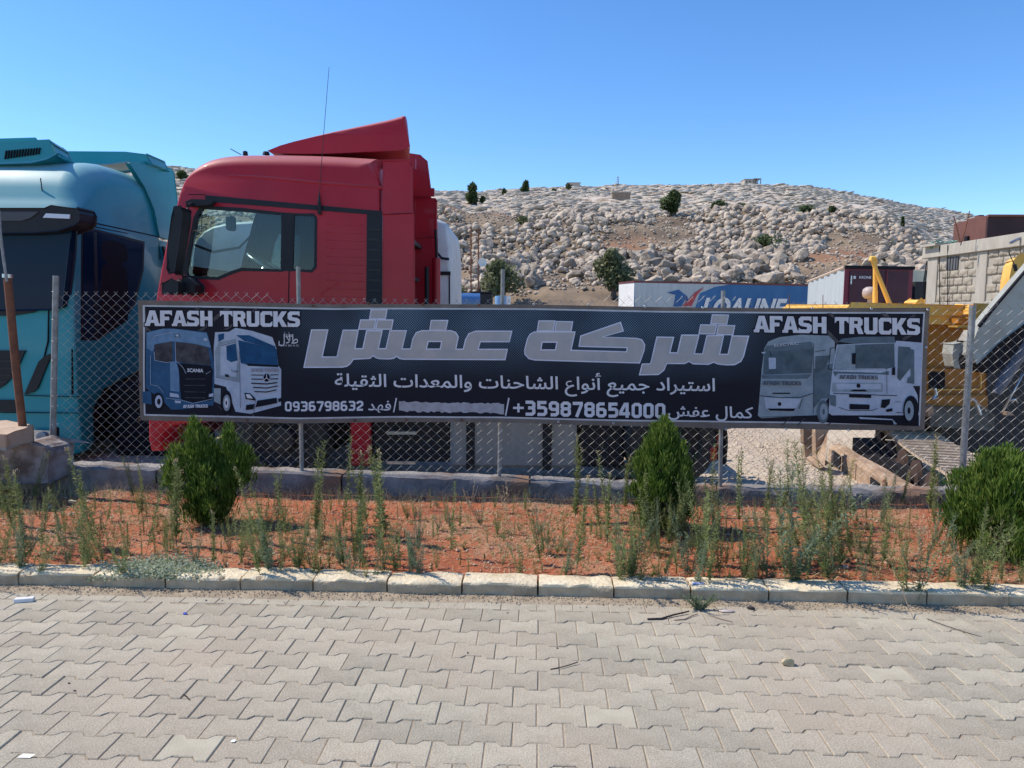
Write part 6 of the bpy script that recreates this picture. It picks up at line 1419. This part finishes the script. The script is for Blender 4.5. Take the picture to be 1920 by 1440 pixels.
# trees on the slope
fol = leafmat('dark_olive_foliage', (.05, .08, .026), (.10, .13, .05), .8); fol2 = leafmat('grey_green_foliage', (.11, .13, .06), (.19, .20, .10), .8)
bark = mat('grey_brown_bark', (.12, .09, .07), .9, col2=(.08, .06, .05), scale=6)
def tree(name, px, py0, py1, D, wpx, label, m, n=900, ls=.17, cat='tree', conic=0.0, trunk=True):
    a, b = P(px, py1, D), P(px, py0, D); H = b.z - a.z
    if D > 85: a.z = z_of(px, D) - .1; H *= 1.15; b.z = a.z + H
    a = a; Wd = wpx / 1387 * D / 2; r = random.Random(int(px)); base = Vector((a.x, D, a.z - .4))
    t = thing(name, base, label, cat)
    g = G(); cl = []
    for k in range(9 if not conic else 12):
        u = (k + .5) / (9 if not conic else 12); rr = Wd * (math.sin(math.pi * (.15 + .8 * u)) if not conic else (1 - u * .85))
        an = r.uniform(0, 6.28); q = r.uniform(.0, .62) * rr; cl.append((Vector((a.x + math.cos(an) * q, D + math.sin(an) * q, a.z + H * (.18 + .75 * u))), max(.3 * Wd, rr * r.uniform(.45, .7))))
    for k in range(n):
        c, rad = cl[r.randrange(len(cl))]; d = Vector((r.gauss(0, 1), r.gauss(0, 1), r.gauss(0, .85))).normalized() * rad * r.uniform(.5, 1.05); p = c + d
        if p.z < a.z - .2: continue
        u = Vector((r.gauss(0, 1), r.gauss(0, 1), r.gauss(0, 1))).normalized(); v = u.orthogonal().normalized(); s = ls * r.uniform(.6, 1.5)
        o = len(g.v); g.v += [p - u * s, p - v * s * .5, p + u * s, p + v * s * .5]; g.f.append((o, o + 1, o + 2, o + 3)); g.m.append(0)
    g.build('crown', m, t)
    g = G(); g.tube([base, base + Vector((.1, 0, .4 + H * .4)), Vector((a.x + .05, D, a.z + H * .75))], [Wd * .10 + .05, Wd * .07 + .03, .03], 7)
    for k in range(5): c, rad = cl[r.randrange(len(cl))]; g.tube([base + Vector((.05, 0, .4 + H * .25)), c], [.05, .02], 5)
    g.build('trunk', bark, t); return t
tree('slope_tree', 886, 355, 389, 150, 32, 'dark green tree near the left skyline of the hill', fol, 1300, .42, conic=1)
tree('slope_tree', 985, 348, 370, 190, 22, 'small dark tree on the skyline left of the ruined hut', fol, 800, .45, conic=1)
tree('slope_tree', 1262, 389, 428, 92, 44, 'dark dense tree on the boulder crest in mid slope', fol, 1900, .26)
tree('slope_tree', 938, 492, 553, 56, 84, 'broad olive tree at the slope foot behind the grey mid post', fol2, 2600, .17)
tree('slope_tree', 1150, 470, 550, 56, 88, 'grey green feathery tree at the slope foot left of the blue trailer', fol2, 2800, .16)
tree('slope_bush', 1433, 446, 484, 72, 76, 'rounded green bush among boulders above the blue trailer', fol, 1500, .18, 'bush')
for (px, y0_, y1_, w, lb) in ((1350, 398, 413, 44, 'widest dark bush in the row on the boulder crest'), (1386, 403, 415, 26, 'second dark bush in the crest row, right of the widest'), (1412, 404, 416, 20, 'small dark bush in the crest row'), (1471, 404, 417, 22, 'dark bush left of the roofless house'), (1508, 405, 418, 40, 'low dark bush in front of the roofless house'), (1558, 404, 416, 18, 'dark bush right of the roofless house')):
    tree('crest_bush', px, y0_, y1_, 97, w, lb, fol, 650, .24, 'bush')
tree('slope_bush', 1276, 468, 490, 74, 34, 'olive bush between boulders below the dark crest tree', fol2, 700, .17, 'bush')
tree('slope_bush', 1690, 428, 462, 105, 9, 'slim dark cypress on the right of the slope', fol, 500, .2, 'cypress', 0)
tree('slope_bush', 1713, 448, 468, 100, 30, 'olive bush right of the slim cypress', fol2, 600, .24, 'bush')
tree('slope_bush', 1065, 357, 367, 190, 14, 'small bush beside the ruined hut', fol2, 250, .4, 'bush')
tree('slope_bush', 1640, 414, 420, 125, 20, 'low bush on the upper right slope', fol, 300, .3, 'bush')
tree('slope_bush', 343, 318, 332, 180, 22, 'dark scrub on the hill seen between the two trucks', fol, 500, .4, 'bush')
tree('slope_bush', 978, 420, 436, 86, 28, 'green scrub on the tan gully at left', fol2, 500, .2, 'bush')
tree('slope_bush', 945, 360, 372, 175, 8, 'tiny dark tree at the left skyline', fol, 250, .35, 'tree')
tree('slope_bush', 905, 370, 382, 150, 12, 'small dark shrub right of the left skyline tree', fol, 300, .35, 'bush')
tree('slope_bush', 1038, 363, 371, 190, 9, 'small green shrub on the skyline between the tree and the hut', fol, 250, .35, 'bush')
tree('slope_bush', 858, 540, 556, 50, 40, 'low green scrub behind the blue cylinder', fol2, 600, .15, 'bush')
tree('slope_bush', 1215, 535, 548, 60, 30, 'scrub at the slope foot beside the blue trailer', fol2, 500, .15, 'bush')
# ================================================================ BED PLANTING AND LITTER
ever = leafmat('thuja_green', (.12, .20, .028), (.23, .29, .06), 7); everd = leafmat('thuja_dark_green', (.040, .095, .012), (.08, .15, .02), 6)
def gz(x, y):
    s, t = ST_of(Vector((x, y, 0))); return soil_z(s, t)
def conifer(px, pyb, pyt, wpx, t, label, seed, shape, n=9000, lean=0, clusters=70, dark=.35, lobes=((0, 0, 1, 1),)):
    b = PT(px, pyb, t); b.z = gz(b.x, b.y); top = PT(px, pyt, t); H = top.z - b.z; Rw = wpx / 1387 * b.y / 2; r = random.Random(seed)
    th = thing('evergreen_shrub', b, label, 'shrub'); g = G(); g2 = G()
    cl = []
    for k in range(clusters):
        u = r.random() ** .85; a = r.uniform(0, 6.283); lo_ = lobes[k % len(lobes)]; rad = Rw * lerp(u, shape) * (r.uniform(.35, .95)) * lo_[2]; x = math.cos(a) * rad + lo_[0] * u ** .5; y = math.sin(a) * rad + lo_[1] * u ** .5
        u *= lo_[3]; cl.append((Vector((x + lean * u, y, H * u * .86)), Rw * r.uniform(.20, .34), H * r.uniform(.10, .22), Vector((x * .5, y * .5, 1.0)).normalized()))
    for k in range(n):
        c, cr, chh, ax = cl[r.randrange(clusters)]
        d = Vector((r.gauss(0, .5), r.gauss(0, .5), 0)) * cr; hz = r.random(); p = b + c + ax * (chh * hz) + d * (1 - .75 * hz)
        if p.z < b.z + .01: continue
        q = (p - b); dirv = (Vector((d.x, d.y, 0)) * (1.2 / max(cr, .01)) * .25 + ax + Vector((r.gauss(0, .16), r.gauss(0, .16), 0))).normalized()
        L = r.uniform(.022, .055); w = r.uniform(.0022, .0042); sd = dirv.cross(Vector((r.gauss(0, 1), r.gauss(0, 1), r.gauss(0, .3)))).normalized()
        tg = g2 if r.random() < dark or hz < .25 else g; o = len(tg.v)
        tg.v += [p - sd * w * .5, p + sd * w * .5, p + dirv * L * .6 + sd * w, p + dirv * L, p + dirv * L * .6 - sd * w]; tg.f.append((o, o + 1, o + 2, o + 3, o + 4)); tg.m.append(0)
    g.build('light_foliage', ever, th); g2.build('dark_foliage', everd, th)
    g = G(); g.tube([b - Vector((0, 0, .03)), b + Vector((0, 0, H * .5)), b + Vector((lean, 0, H * .8))], [.022, .014, .004], 7)
    for k in range(30):
        c = cl[r.randrange(clusters)]; g.tube([b + Vector((0, 0, r.uniform(.02, H * .3))), b + c[0] * .6 + Vector((0, 0, .02)), b + c[0] + c[3] * c[2] * .5], [.006, .004, .002], 4)
    g.build('stem', bark, th)
conifer(1237, 1004, 797, 128, 5.25, 'upright egg shaped evergreen shrub before the banner, right of centre', 4, [(0, .45), (.12, .8), (.3, 1.0), (.55, .92), (.75, .66), (.92, .3), (1, .08)], 30000, clusters=150)
conifer(398, 1005, 786, 172, 5.2, 'loose broad evergreen shrub in front of the banner at the left', 9, [(0, .30), (.15, .5), (.3, .9), (.5, 1.0), (.68, .92), (.82, .6), (.92, .3), (1, .08)], 26000, clusters=110, dark=.42, lobes=((-.09, 0, .42, 1), (.10, .04, .45, .90), (-.22, -.03, .36, .66), (.22, .02, .36, .68), (0, 0, .8, .6), (-.09, 0, .42, .97)))
conifer(1872, 1052, 852, 205, 4.75, 'dense wide evergreen shrub at the right edge of the bed', 12, [(0, .5), (.12, .8), (.35, 1.0), (.6, 1.0), (.8, .8), (.93, .45), (1, .2)], 32000, clusters=150)

# weeds
wl1 = leafmat('grey_green_weed', (.16, .22, .07), (.30, .33, .13), 5); wl2 = leafmat('blue_green_weed', (.14, .21, .12), (.25, .31, .19), 12); wl3 = leafmat('yellow_green_weed', (.24, .26, .05), (.16, .21, .05), 12)
drym = mat('dry_straw', (.55, .43, .26), .9, col2=(.38, .28, .16), scale=20); stemm = mat('weed_stem', (.20, .19, .10), .8, col2=(.13, .11, .07), scale=20)
def weed_mesh(seed, H, nst, leafy, ll, lean=.1, flower=False, spread=.08):
    r = random.Random(seed); L = G(); S = []
    for k in range(nst):
        a = r.uniform(0, 6.28); h = H * r.uniform(.55, 1) if k else H; tp_ = Vector((math.cos(a) * spread * r.random() + r.uniform(-lean, lean) * h, math.sin(a) * spread * r.random(), h)); md = tp_ * .5 + Vector((r.uniform(-.02, .02), r.uniform(-.02, .02), 0)); p0 = Vector((r.uniform(-.01, .01), r.uniform(-.01, .01), -.02))
        pts = [p0, md, tp_]; S.append(pts); L.tube(pts, [.0028, .0022, .0012], 3, 1, caps=False)
        n = int(h * leafy)
        for i in range(n):
            u = (i + r.random()) / n; u = .12 + .88 * u; p = pts[0].lerp(pts[1], u * 2) if u < .5 else pts[1].lerp(pts[2], u * 2 - 1)
            an = r.uniform(0, 6.28); el = r.uniform(.2, 1.0); d = Vector((math.cos(an) * math.cos(el), math.sin(an) * math.cos(el), math.sin(el))); l = ll * r.uniform(.5, 1.2) * (1.15 - .5 * u)
            if flower and u > .9: l *= .6
            sd = d.cross(Vector((0, 0, 1))); sd = sd.normalized() if sd.length > .01 else Vector((1, 0, 0)); w = l * .085 + .0012; o = len(L.v); dr = Vector((0, 0, -l * .18))
            L.v += [p - sd * w * .4, p + sd * w * .4, p + d * l * .55 + sd * w, p + d * l + dr, p + d * l * .55 - sd * w]; L.f.append((o, o + 1, o + 2, o + 3, o + 4)); L.m.append(0)
        if flower:
            for i in range(6): c = tp_ + Vector((r.uniform(-.02, .02), r.uniform(-.02, .02), r.uniform(-.03, .02))); L.lathe(c, (0, 0, 1), [(0, .002), (.006, .006), (.012, .005), (.014, 0)], 5, 2)
        for br in range(int(h * 8)):
            u = r.uniform(.3, .9); p = pts[1].lerp(pts[2], r.random()); an = r.uniform(0, 6.28); l = h * r.uniform(.08, .2); d = Vector((math.cos(an) * .5, math.sin(an) * .5, .85)).normalized(); L.tube([p, p + d * l], [.0016, .001], 3, 1, caps=False)
            for i in range(7):
                q = p + d * l * (i + 1) / 7; a2 = r.uniform(0, 6.28); e = Vector((math.cos(a2) * .7, math.sin(a2) * .7, .6)); s2 = e.cross(Vector((0, 0, 1))).normalized(); l2 = ll * .6; o = len(L.v)
                L.v += [q - s2 * .0012, q + s2 * .0012, q + e * l2]; L.f.append((o, o + 1, o + 2)); L.m.append(0)
    return L
kinds = []
for i in range(6): kinds.append(('tall', wl1, weed_mesh(i, 1, 1 + i % 3, 170, .075, flower=i % 2 == 0)))
for i in range(6): kinds.append(('bushy', wl2 if i % 2 else wl1, weed_mesh(20 + i, 1, 5 + i % 3, 105, .075, .25, spread=.28)))
for i in range(3): kinds.append(('yellow', wl3, weed_mesh(40 + i, 1, 4, 90, .09, .3, spread=.3)))
for i in range(3): kinds.append(('dry', drym, weed_mesh(50 + i, 1, 4, 34, .08, .35, spread=.22)))
wme = []
for kd, m, q in kinds:
    ob = q.build('tmp', [m, stemm if kd != 'dry' else drym, drym]); wme.append((kd, ob.data)); bpy.data.objects.remove(ob)
dens = [(-60, 1.0), (330, .8), (420, .30), (470, .95), (560, .7), (760, .75), (880, .3), (960, .55), (1090, .55), (1180, .8), (1320, 1.2), (1600, .95), (1700, .35), (1800, .7), (1900, .5), (2050, .5)]
zones0 = [(-999, 300, 'left of the broad evergreen shrub'), (300, 560, 'around the foot of the broad left evergreen'), (560, 940, 'between the left and middle fence posts'), (940, 1180, 'on the open soil left of the egg shaped evergreen'), (1180, 1330, 'around the foot of the egg shaped evergreen'), (1330, 1720, 'between the egg shaped and the right evergreen'), (1720, 3000, 'in front of the right edge evergreen')]
zones = [(-999, 110, 'before the grey block'), (110, 300, 'before the bare wall at the left'), (300, 420, 'left of the left evergreen stem'), (420, 560, 'right of the left evergreen'), (560, 700, 'under the first phone number'), (700, 830, 'under the painted over number'), (830, 960, 'left of the mid post'), (960, 1100, 'under the long phone number'), (1100, 1237, 'left of the egg evergreen'), (1237, 1330, 'right of the egg evergreen'), (1330, 1440, 'under the banner dealer name'), (1440, 1570, 'under the printed grey truck'), (1570, 1720, 'under the printed pale truck'), (1720, 1850, 'at the right evergreen foot'), (1850, 3000, 'at the right frame edge')]
desc = {'tall': 'thin stemmed weed', 'bushy': 'bushy weed', 'yellow': 'yellow green weed', 'dry': 'dry straw coloured weed'}
rw = random.Random(31); nw = 0
def put_weed(px, py, hpx, ki, z_=None, t=None):
    hpx = min(hpx, max(45, py - 812)); p = PG(px, py, .06); s, t_ = ST_of(p)
    if t_ < 4.29: p = PG(px, py - 6, .06)
    if t_ > 6.08: p = W(s, 6.05, 0)
    z = gz(p.x, p.y); H = hpx / 1387 * p.y; kd, me = wme[ki]; wd = H if kd == 'tall' else H * rw.uniform(.8, 1.2)
    o = inst(me, 'weed', (p.x, p.y, z), (rw.uniform(-.2, .2), rw.uniform(-.28, .28), rw.uniform(0, 6.28)), (max(wd, .16), max(wd, .16), H))
    zn = next(q for a, b, q in zones if a <= px < b); dep = 'near the kerb' if py > 1045 else ('near the wall' if py < 975 else 'in mid bed')
    sz = 'tall' if H > .42 else ('knee high' if H > .25 else 'low')
    tag(o, '%s %s %s, %s' % (sz, desc[kd], zn, dep), 'weed', '%s %ss %s, %s' % (sz, desc[kd], zn, dep))
# the ones that stand out in the photograph: pixel of the foot, height in pixels, kind
for (px, py, h, k) in ((713, 1050, 240, 0), (725, 1010, 190, 2), (590, 1010, 190, 1), (645, 1000, 190, 3), (672, 1000, 160, 4), (690, 985, 120, 5), (505, 1078, 110, 7), (486, 1060, 120, 8), (520, 985, 110, 1), (330, 1020, 175, 2), (275, 1035, 150, 3), (190, 1020, 200, 0), (160, 1060, 150, 1), (50, 1070, 190, 4), (30, 1000, 130, 2), (125, 1050, 110, 7), (70, 1085, 90, 8), (252, 940, 90, 1), (290, 915, 70, 0), (145, 920, 60, 3), (1078, 980, 170, 2), (1080, 1075, 190, 4), (1015, 1060, 120, 1), (845, 1045, 150, 3), (775, 1070, 130, 7), (980, 1085, 90, 6), (1160, 1090, 170, 7), (1185, 1090, 150, 8), (1060, 1085, 100, 9), (1290, 1090, 150, 7), (1320, 1085, 190, 8), (1350, 1080, 160, 10), (1395, 1090, 130, 6), (1475, 1098, 250, 7), (1440, 1085, 170, 9), (1560, 1102, 200, 10), (1520, 1060, 170, 8), (1570, 1000, 130, 12), (1540, 985, 110, 13), (1595, 985, 105, 0), (1512, 1010, 210, 1), (1680, 945, 75, 2), (1640, 930, 60, 3), (1722, 1122, 170, 9), (1700, 1120, 140, 6), (1650, 985, 110, 7), (1815, 1110, 170, 8), (1850, 1118, 110, 6), (1760, 1085, 120, 7), (600, 1085, 70, 12), (575, 1080, 60, 13), (1385, 990, 150, 1), (1430, 1000, 140, 4), (1350, 1000, 120, 3), (1230, 1085, 60, 12), (950, 960, 70, 15), (880, 955, 60, 16), (770, 1085, 70, 7), (560, 1075, 90, 8), (655, 1085, 110, 7), (700, 1090, 95, 9)):
    put_weed(px, py, h, k); nw += 1
cnt = 0
while nw < 285 and cnt < 6000:
    cnt += 1; px = rw.uniform(-70, 2050); py = rw.uniform(935, 1090) + px * .012
    if rw.random() > lerp(px, dens) * (1.1 if py > 985 or py < 955 else .6): continue
    if 345 < px < 450 and py < 1010: continue
    x = rw.random()
    if x < .42: k = rw.randrange(0, 6); h = rw.uniform(50, 150) if rw.random() < .7 else rw.uniform(110, 165)
    elif x < .80: k = rw.randrange(6, 12); h = rw.uniform(35, 120)
    elif x < .89: k = rw.randrange(12, 15); h = rw.uniform(25, 60)
    else: k = rw.randrange(15, 18); h = rw.uniform(20, 60)
    if 820 < px < 1130: h *= .62
    put_weed(px, py, h, k); nw += 1
# small seedlings too many to count, joined
sd_ = G(); mi_ = {}
V_, F_ = [], []; o_ = 0
arr = []
for kd, me in wme:
    if kd in ('bushy', 'tall'):
        vv = np.empty(len(me.vertices) * 3); me.vertices.foreach_get('co', vv); arr.append((vv.reshape(-1, 3), [tuple(p.vertices) for p in me.polygons]))
for k in range(800):
    px = rw.uniform(-70, 2050); py = rw.uniform(940, 1092) + px * .012
    if rw.random() > lerp(px, dens): continue
    p = PG(px, py, .06); s, t_ = ST_of(p)
    if t_ < 4.27 or t_ > 6.05: continue
    h = rw.uniform(.04, .19); a = rw.uniform(0, 6.28); vv, fs = arr[rw.randrange(len(arr))]; c_, s_ = math.cos(a), math.sin(a); w = max(h, .12)
    M_ = np.array([[c_ * w, -s_ * w, 0], [s_ * w, c_ * w, 0], [0, 0, h]]); V_.append(vv @ M_.T + np.array((p.x, p.y, gz(p.x, p.y)))); F_ += [tuple(i + o_ for i in f) for f in fs]; o_ += len(vv)
me = bpy.data.meshes.new('weed_seedlings'); me.from_pydata(np.concatenate(V_).tolist(), [], F_); me.materials.append(wl1); ob = bpy.data.objects.new('weed_seedlings', me); C.objects.link(ob); tag(ob, kind='stuff')
# weeds beside the kerb on the paving
g = weed_mesh(77, .12, 26, 420, .034, .8, spread=.20); o = g.build('kerb_weed', [wl2, stemm, drym]); o.location = PG(1312, 1142, 0); o.scale = (.55, .5, .8); tag(o, 'small leafy green weed growing against the kerb on the paving', 'weed')
# silvery ground cover at the left near the kerb
silv = leafmat('silvery_leaf', (.44, .47, .34), (.30, .35, .22), 14); g = G(); rr = random.Random(6)
for k in range(9000):
    px = rr.gauss(300, 45) if k % 3 else rr.uniform(160, 420); py = rr.gauss(1072, 9) if k % 3 else rr.uniform(1062, 1086)
    if py > 1090 or py < 1045: continue
    p = PG(px, py, .06); z = gz(p.x, p.y) + abs(rr.gauss(0, .022)); d = Vector((rr.gauss(0, 1), rr.gauss(0, 1), rr.uniform(0, 1))).normalized(); s_ = d.orthogonal().normalized(); L = rr.uniform(.009, .020); p = Vector((p.x, p.y, z)); o = len(g.v)
    g.v += [p, p + d * L * .5 + s_ * L * .35, p + d * L, p + d * L * .5 - s_ * L * .35]; g.f.append((o, o + 1, o + 2, o + 3)); g.m.append(0)
tag(g.build('silvery_ground_cover', silv), kind='stuff')
# low green sprouts and straw litter all over the bed
g = G(); g2 = G(); g3 = G()
for k in range(26000):
    s = rr.uniform(-4.6, 4.8); t = 4.25 + 1.85 * rr.random(); nn = mnoise.noise((s * 1.1, t * 1.3, 2))
    z = soil_z(s, t)
    if k % 5 < 3:
        if nn < -.15 and rr.random() < .6: continue
        a = rr.uniform(0, 3.14); L = rr.uniform(.015, .09); d = Vector((math.cos(a), math.sin(a) * .8, rr.uniform(-.05, .35))) * L; w = Vector((-d.y, d.x, 0)).normalized() * rr.uniform(.0008, .002); p = W(s, t, z + .006); o = len(g.v)
        g.v += [p - w, p + w, p + d + w * .4, p + d - w * .4]; g.f.append((o, o + 1, o + 2, o + 3)); g.m.append(0)
    elif k % 5 == 3:
        if nn < -.05: continue
        for q in range(7):
            a = rr.uniform(0, 6.28); L = rr.uniform(.012, .04); d = Vector((math.cos(a) * .7, math.sin(a) * .7, rr.uniform(.3, 1.2))) * L; w = d.cross(Vector((0, 0, 1))).normalized() * .002; p = W(s + rr.uniform(-.01, .01), t, z); o = len(g2.v)
            g2.v += [p - w, p + w, p + d]; g2.f.append((o, o + 1, o + 2)); g2.m.append(0)
    else:
        r_ = rr.uniform(.003, .011) * (1.6 if rr.random() < .1 else 1); p = W(s, t, z + r_ * .3); o = len(g3.v)
        for v in ((1, 0, 0), (0, 1, 0), (-1, 0, 0), (0, -1, 0), (0, 0, .8)): g3.v.append(p + Vector(v) * r_ * rr.uniform(.7, 1.3))
        for a in range(4): g3.f.append((o + a, o + (a + 1) % 4, o + 4)); g3.m.append(0)
tag(g.build('straw_litter', drym), kind='stuff'); tag(g2.build('green_sprouts', wl1), kind='stuff'); tag(g3.build('soil_clods_and_pebbles', mat('red_clods', (.40, .17, .09), .95, col2=(.52, .40, .28), scale=9)), kind='stuff')
# dry bent grass along the wall foot
g = G()
for k in range(3200):
    s = rr.uniform(-4.4, 4.4); p = W(s, rr.uniform(5.85, 6.13), soil_z(s, 6)); h = rr.uniform(.03, .15); d = Vector((rr.gauss(0, .4), rr.gauss(0, .2), 1)); m_ = p + d * h * .6; e = p + d * h + Vector((d.x * h * .7, 0, -h * .2)); w = Vector((.001, 0, 0)); o = len(g.v)
    g.v += [p - w, p + w, m_ + w, m_ - w, e]; g.f += [(o, o + 1, o + 2, o + 3), (o + 3, o + 2, o + 4)]; g.m += [0, 0]
tag(g.build('dry_grass', drym), kind='stuff')
# sand and chips swept against the kerb
g = G()
for k in range(2600):
    s = rr.uniform(-3.4, 3.4); t = 4.08 - abs(rr.gauss(0, .05)); r_ = rr.uniform(.0015, .006); p = W(s, t, .002 + r_ * .3 + max(0, (t - 3.98)) * .08); o = len(g.v)
    for v in ((1, 0, 0), (0, 1, 0), (-1, 0, 0), (0, -1, 0), (0, 0, .8)): g.v.append(p + Vector(v) * r_ * rr.uniform(.6, 1.5))
    for a in range(4): g.f.append((o + a, o + (a + 1) % 4, o + 4)); g.m.append(0)
tag(g.build('sand_chips', sandm), kind='stuff')
# litter, each its own thing
def chunk(name, px, py, z, size, m, label, cat, seed=0, t=None):
    vs_, fs_ = rockshape(seed, 2); g = G(); p = PG(px, py, z); g.add([Vector((v.x * size[0], v.y * size[1], v.z * size[2])) for v in vs_], fs_); o = g.build(name, m, smooth=35); o.location = p + Vector((0, 0, size[2] * .55)); tag(o, label, cat); return o
yst = mat('yellowish_stone', (.55, .46, .28), .9, col2=(.38, .30, .18), scale=25, bump=.003, bscale=120); tanst = mat('tan_stone', (.55, .44, .32), .9, col2=(.4, .3, .2), scale=20)
chunk('small_stone', 1478, 1247, 0, (.026, .022, .026), yst, 'small yellowish stone on the pavers at the right', 'stone', 3)
chunk('bed_stone', 1586, 1060 + 5, .06, (.03, .02, .016), tanst, 'tan pebble on the red soil right of centre', 'stone', 5)
chunk('bed_stone', 137, 946, .06, (.032, .028, .035), yst, 'yellowish stone by the wall foot at the left', 'stone', 8)
chunk('bed_stone', 133, 965, .06, (.03, .022, .014), mat('white_stone', (.6, .58, .56), .8), 'white flat stone on the soil at the left', 'stone', 9)
chunk('bed_stone', 97, 953, .06, (.025, .022, .02), tanst, 'tan stone left of the white flat stone', 'stone', 10)
for i, (px, py, s_) in enumerate([(118, 876, .035), (146, 874, .05), (166, 877, .04), (190, 879, .028), (212, 878, .034)]):
    vs_, fs_ = rockshape(i + 3, 2); q = G(); p = PT(px, py + 2, 6.26); q.add([Vector((v.x * s_ * 1.3, v.y * s_, v.z * s_ * .55)) for v in vs_], fs_); o = q.build('mortar_lump', mat('pale_mortar', (.62, .55, .45), .9, col2=(.5, .43, .34), scale=14) if i == 0 else MATS['pale_mortar'], smooth=40); o.location = p; tag(o, 'pale mortar lump number %s from the left on the wall top beside the left post' % ['one', 'two', 'three', 'four', 'five'][i], 'mortar lump')
q = G(); q.box((-.048, -.016, 0), (.048, .016, .022), ch=.002); o = q.build('white_block', mat('white_plaster', (.72, .71, .72), .7, col2=(.62, .61, .62), scale=30)); o.location = PG(46, 1128, .001); o.rotation_euler = (0, 0, R(14)); tag(o, 'small white rectangular block on the paving near the kerb at the left', 'block')
def crown(name, px, py, z, m, rad, hh, label, cat, n=14):
    q = G(); q.lathe((0, 0, 0), (0, 0, 1), [(0, rad * .8), (0, rad), (hh, rad * .92), (hh + .001, 0)], n); o = q.build(name, m, smooth=40); o.location = PG(px, py, z); o.rotation_euler = (.1, .05, .4); tag(o, label, cat); return o
crown('bottle_cap', 347, 1151, .001, mat('blue_plastic', (.06, .10, .42), .4), .011, .005, 'small blue bottle cap on the paving at the left', 'bottle cap')
q = G(); q.add([(-.035, -.014, 0), (.03, -.018, .002), (.042, .012, .004), (-.026, .016, .002), (0, 0, .008)], [(0, 1, 4), (1, 2, 4), (2, 3, 4), (3, 0, 4), (3, 2, 1, 0)]); o = q.build('crumpled_wrapper', mat('blue_wrapper', (.10, .16, .42), .35, col2=(.4, .45, .6), scale=40)); o.location = PG(1308, 1094, .085); tag(o, 'crumpled blue wrapper lying behind the kerb', 'wrapper')
def twig(name, pts, r_, m, label):
    P_ = [PG(a, b, z) for a, b, z in pts]; q = G(); q.tube(P_, r_, 6); o = q.build(name, m, origin=P_[0], smooth=60); tag(o, label, 'twig')
dt = mat('dark_twig_bark', (.07, .05, .045), .85, col2=(.04, .03, .028), scale=30); lt = mat('pale_twig_bark', (.26, .19, .14), .85)
twig('dark_twig', [(1214, 1161, .006), (1240, 1160, .008), (1262, 1153, .012), (1292, 1146, .016)], [.006, .006, .005, .004], dt, 'thick dark twig lying on the paving below the kerb weed')
twig('thin_twig', [(1264, 1163, .004), (1284, 1161, .006), (1296, 1155, .008), (1308, 1151, .01)], .003, lt, 'pale brown twig right of the thick dark twig')
twig('thin_twig', [(1328, 1152, .01), (1350, 1160, .006), (1374, 1166, .003)], .002, lt, 'thin twig running right from the kerb weed')
twig('thin_twig', [(1032, 1255, .003), (1052, 1251, .006), (1070, 1246, .006), (1084, 1241, .01)], .0025, dt, 'short dark twig on the pavers near the centre')
twig('thin_twig', [(344, 1302, .004), (350, 1306, .004), (356, 1313, .002)], .003, dt, 'tiny forked dark twig on the pavers at the left')
twig('thin_twig', [(1738, 1160, .004), (1770, 1172, .006), (1812, 1186, .004), (1840, 1194, .002)], .002, dt, 'long thin twig on the paving at the right')
twig('thin_twig', [(1712, 1158, .004), (1700, 1130, .06), (1690, 1100, .14), (1680, 1085, .18)], .0025, lt, 'bent dry stem leaning over the kerb at the right')
chunk('dry_leaf_clump', 1362, 1147, 0, (.045, .02, .012), mat('pale_dry_leaf', (.55, .48, .42), .85, col2=(.4, .33, .3), scale=40), 'pale crumpled dry leaf clump by the kerb', 'leaf clump', 14)
chunk('dark_leaf_clump', 1409, 1143, 0, (.022, .014, .016), dt, 'dark withered weed tuft at the kerb foot', 'weed tuft', 15)
for i, (px, py, lb) in enumerate([(130, 1282, 'left part'), (140, 1296, 'left part, slightly nearer'), (952, 1150, 'centre, near the kerb'), (1045, 1216, 'centre'), (877, 1225, 'left of centre'), (1257, 1282, 'right of centre'), (1358, 1176, 'right, near the kerb')]):
    chunk('grit', px, py, 0, (.006, .005, .005), dt if i != 5 else tanst, 'tiny dark crumb on the pavers, %s' % lb if i != 5 else 'tiny tan crumb on the pavers, right of centre', 'crumb', 20 + i)
q = G(); q.add([(-.028, -.010, .001), (.02, -.012, .002), (.03, .004, .006), (-.02, .012, .003)], [(0, 1, 2, 3)]); o = q.build('white_paper_scrap', mat('white_paper', (.78, .78, .76), .6)); o.location = PG(50, 1418, .001); tag(o, 'white torn paper scrap at the lower left of the paving', 'paper scrap')
q = G(); q.add([(-.008, -.006, .001), (.008, -.007, .002), (.009, .006, .004), (-.006, .008, .002)], [(0, 1, 2, 3)]); o = q.build('white_paper_scrap', MATS['white_paper']); o.location = PG(437, 1390, .001); tag(o, 'tiny white scrap in a paver joint at lower left centre', 'paper scrap')
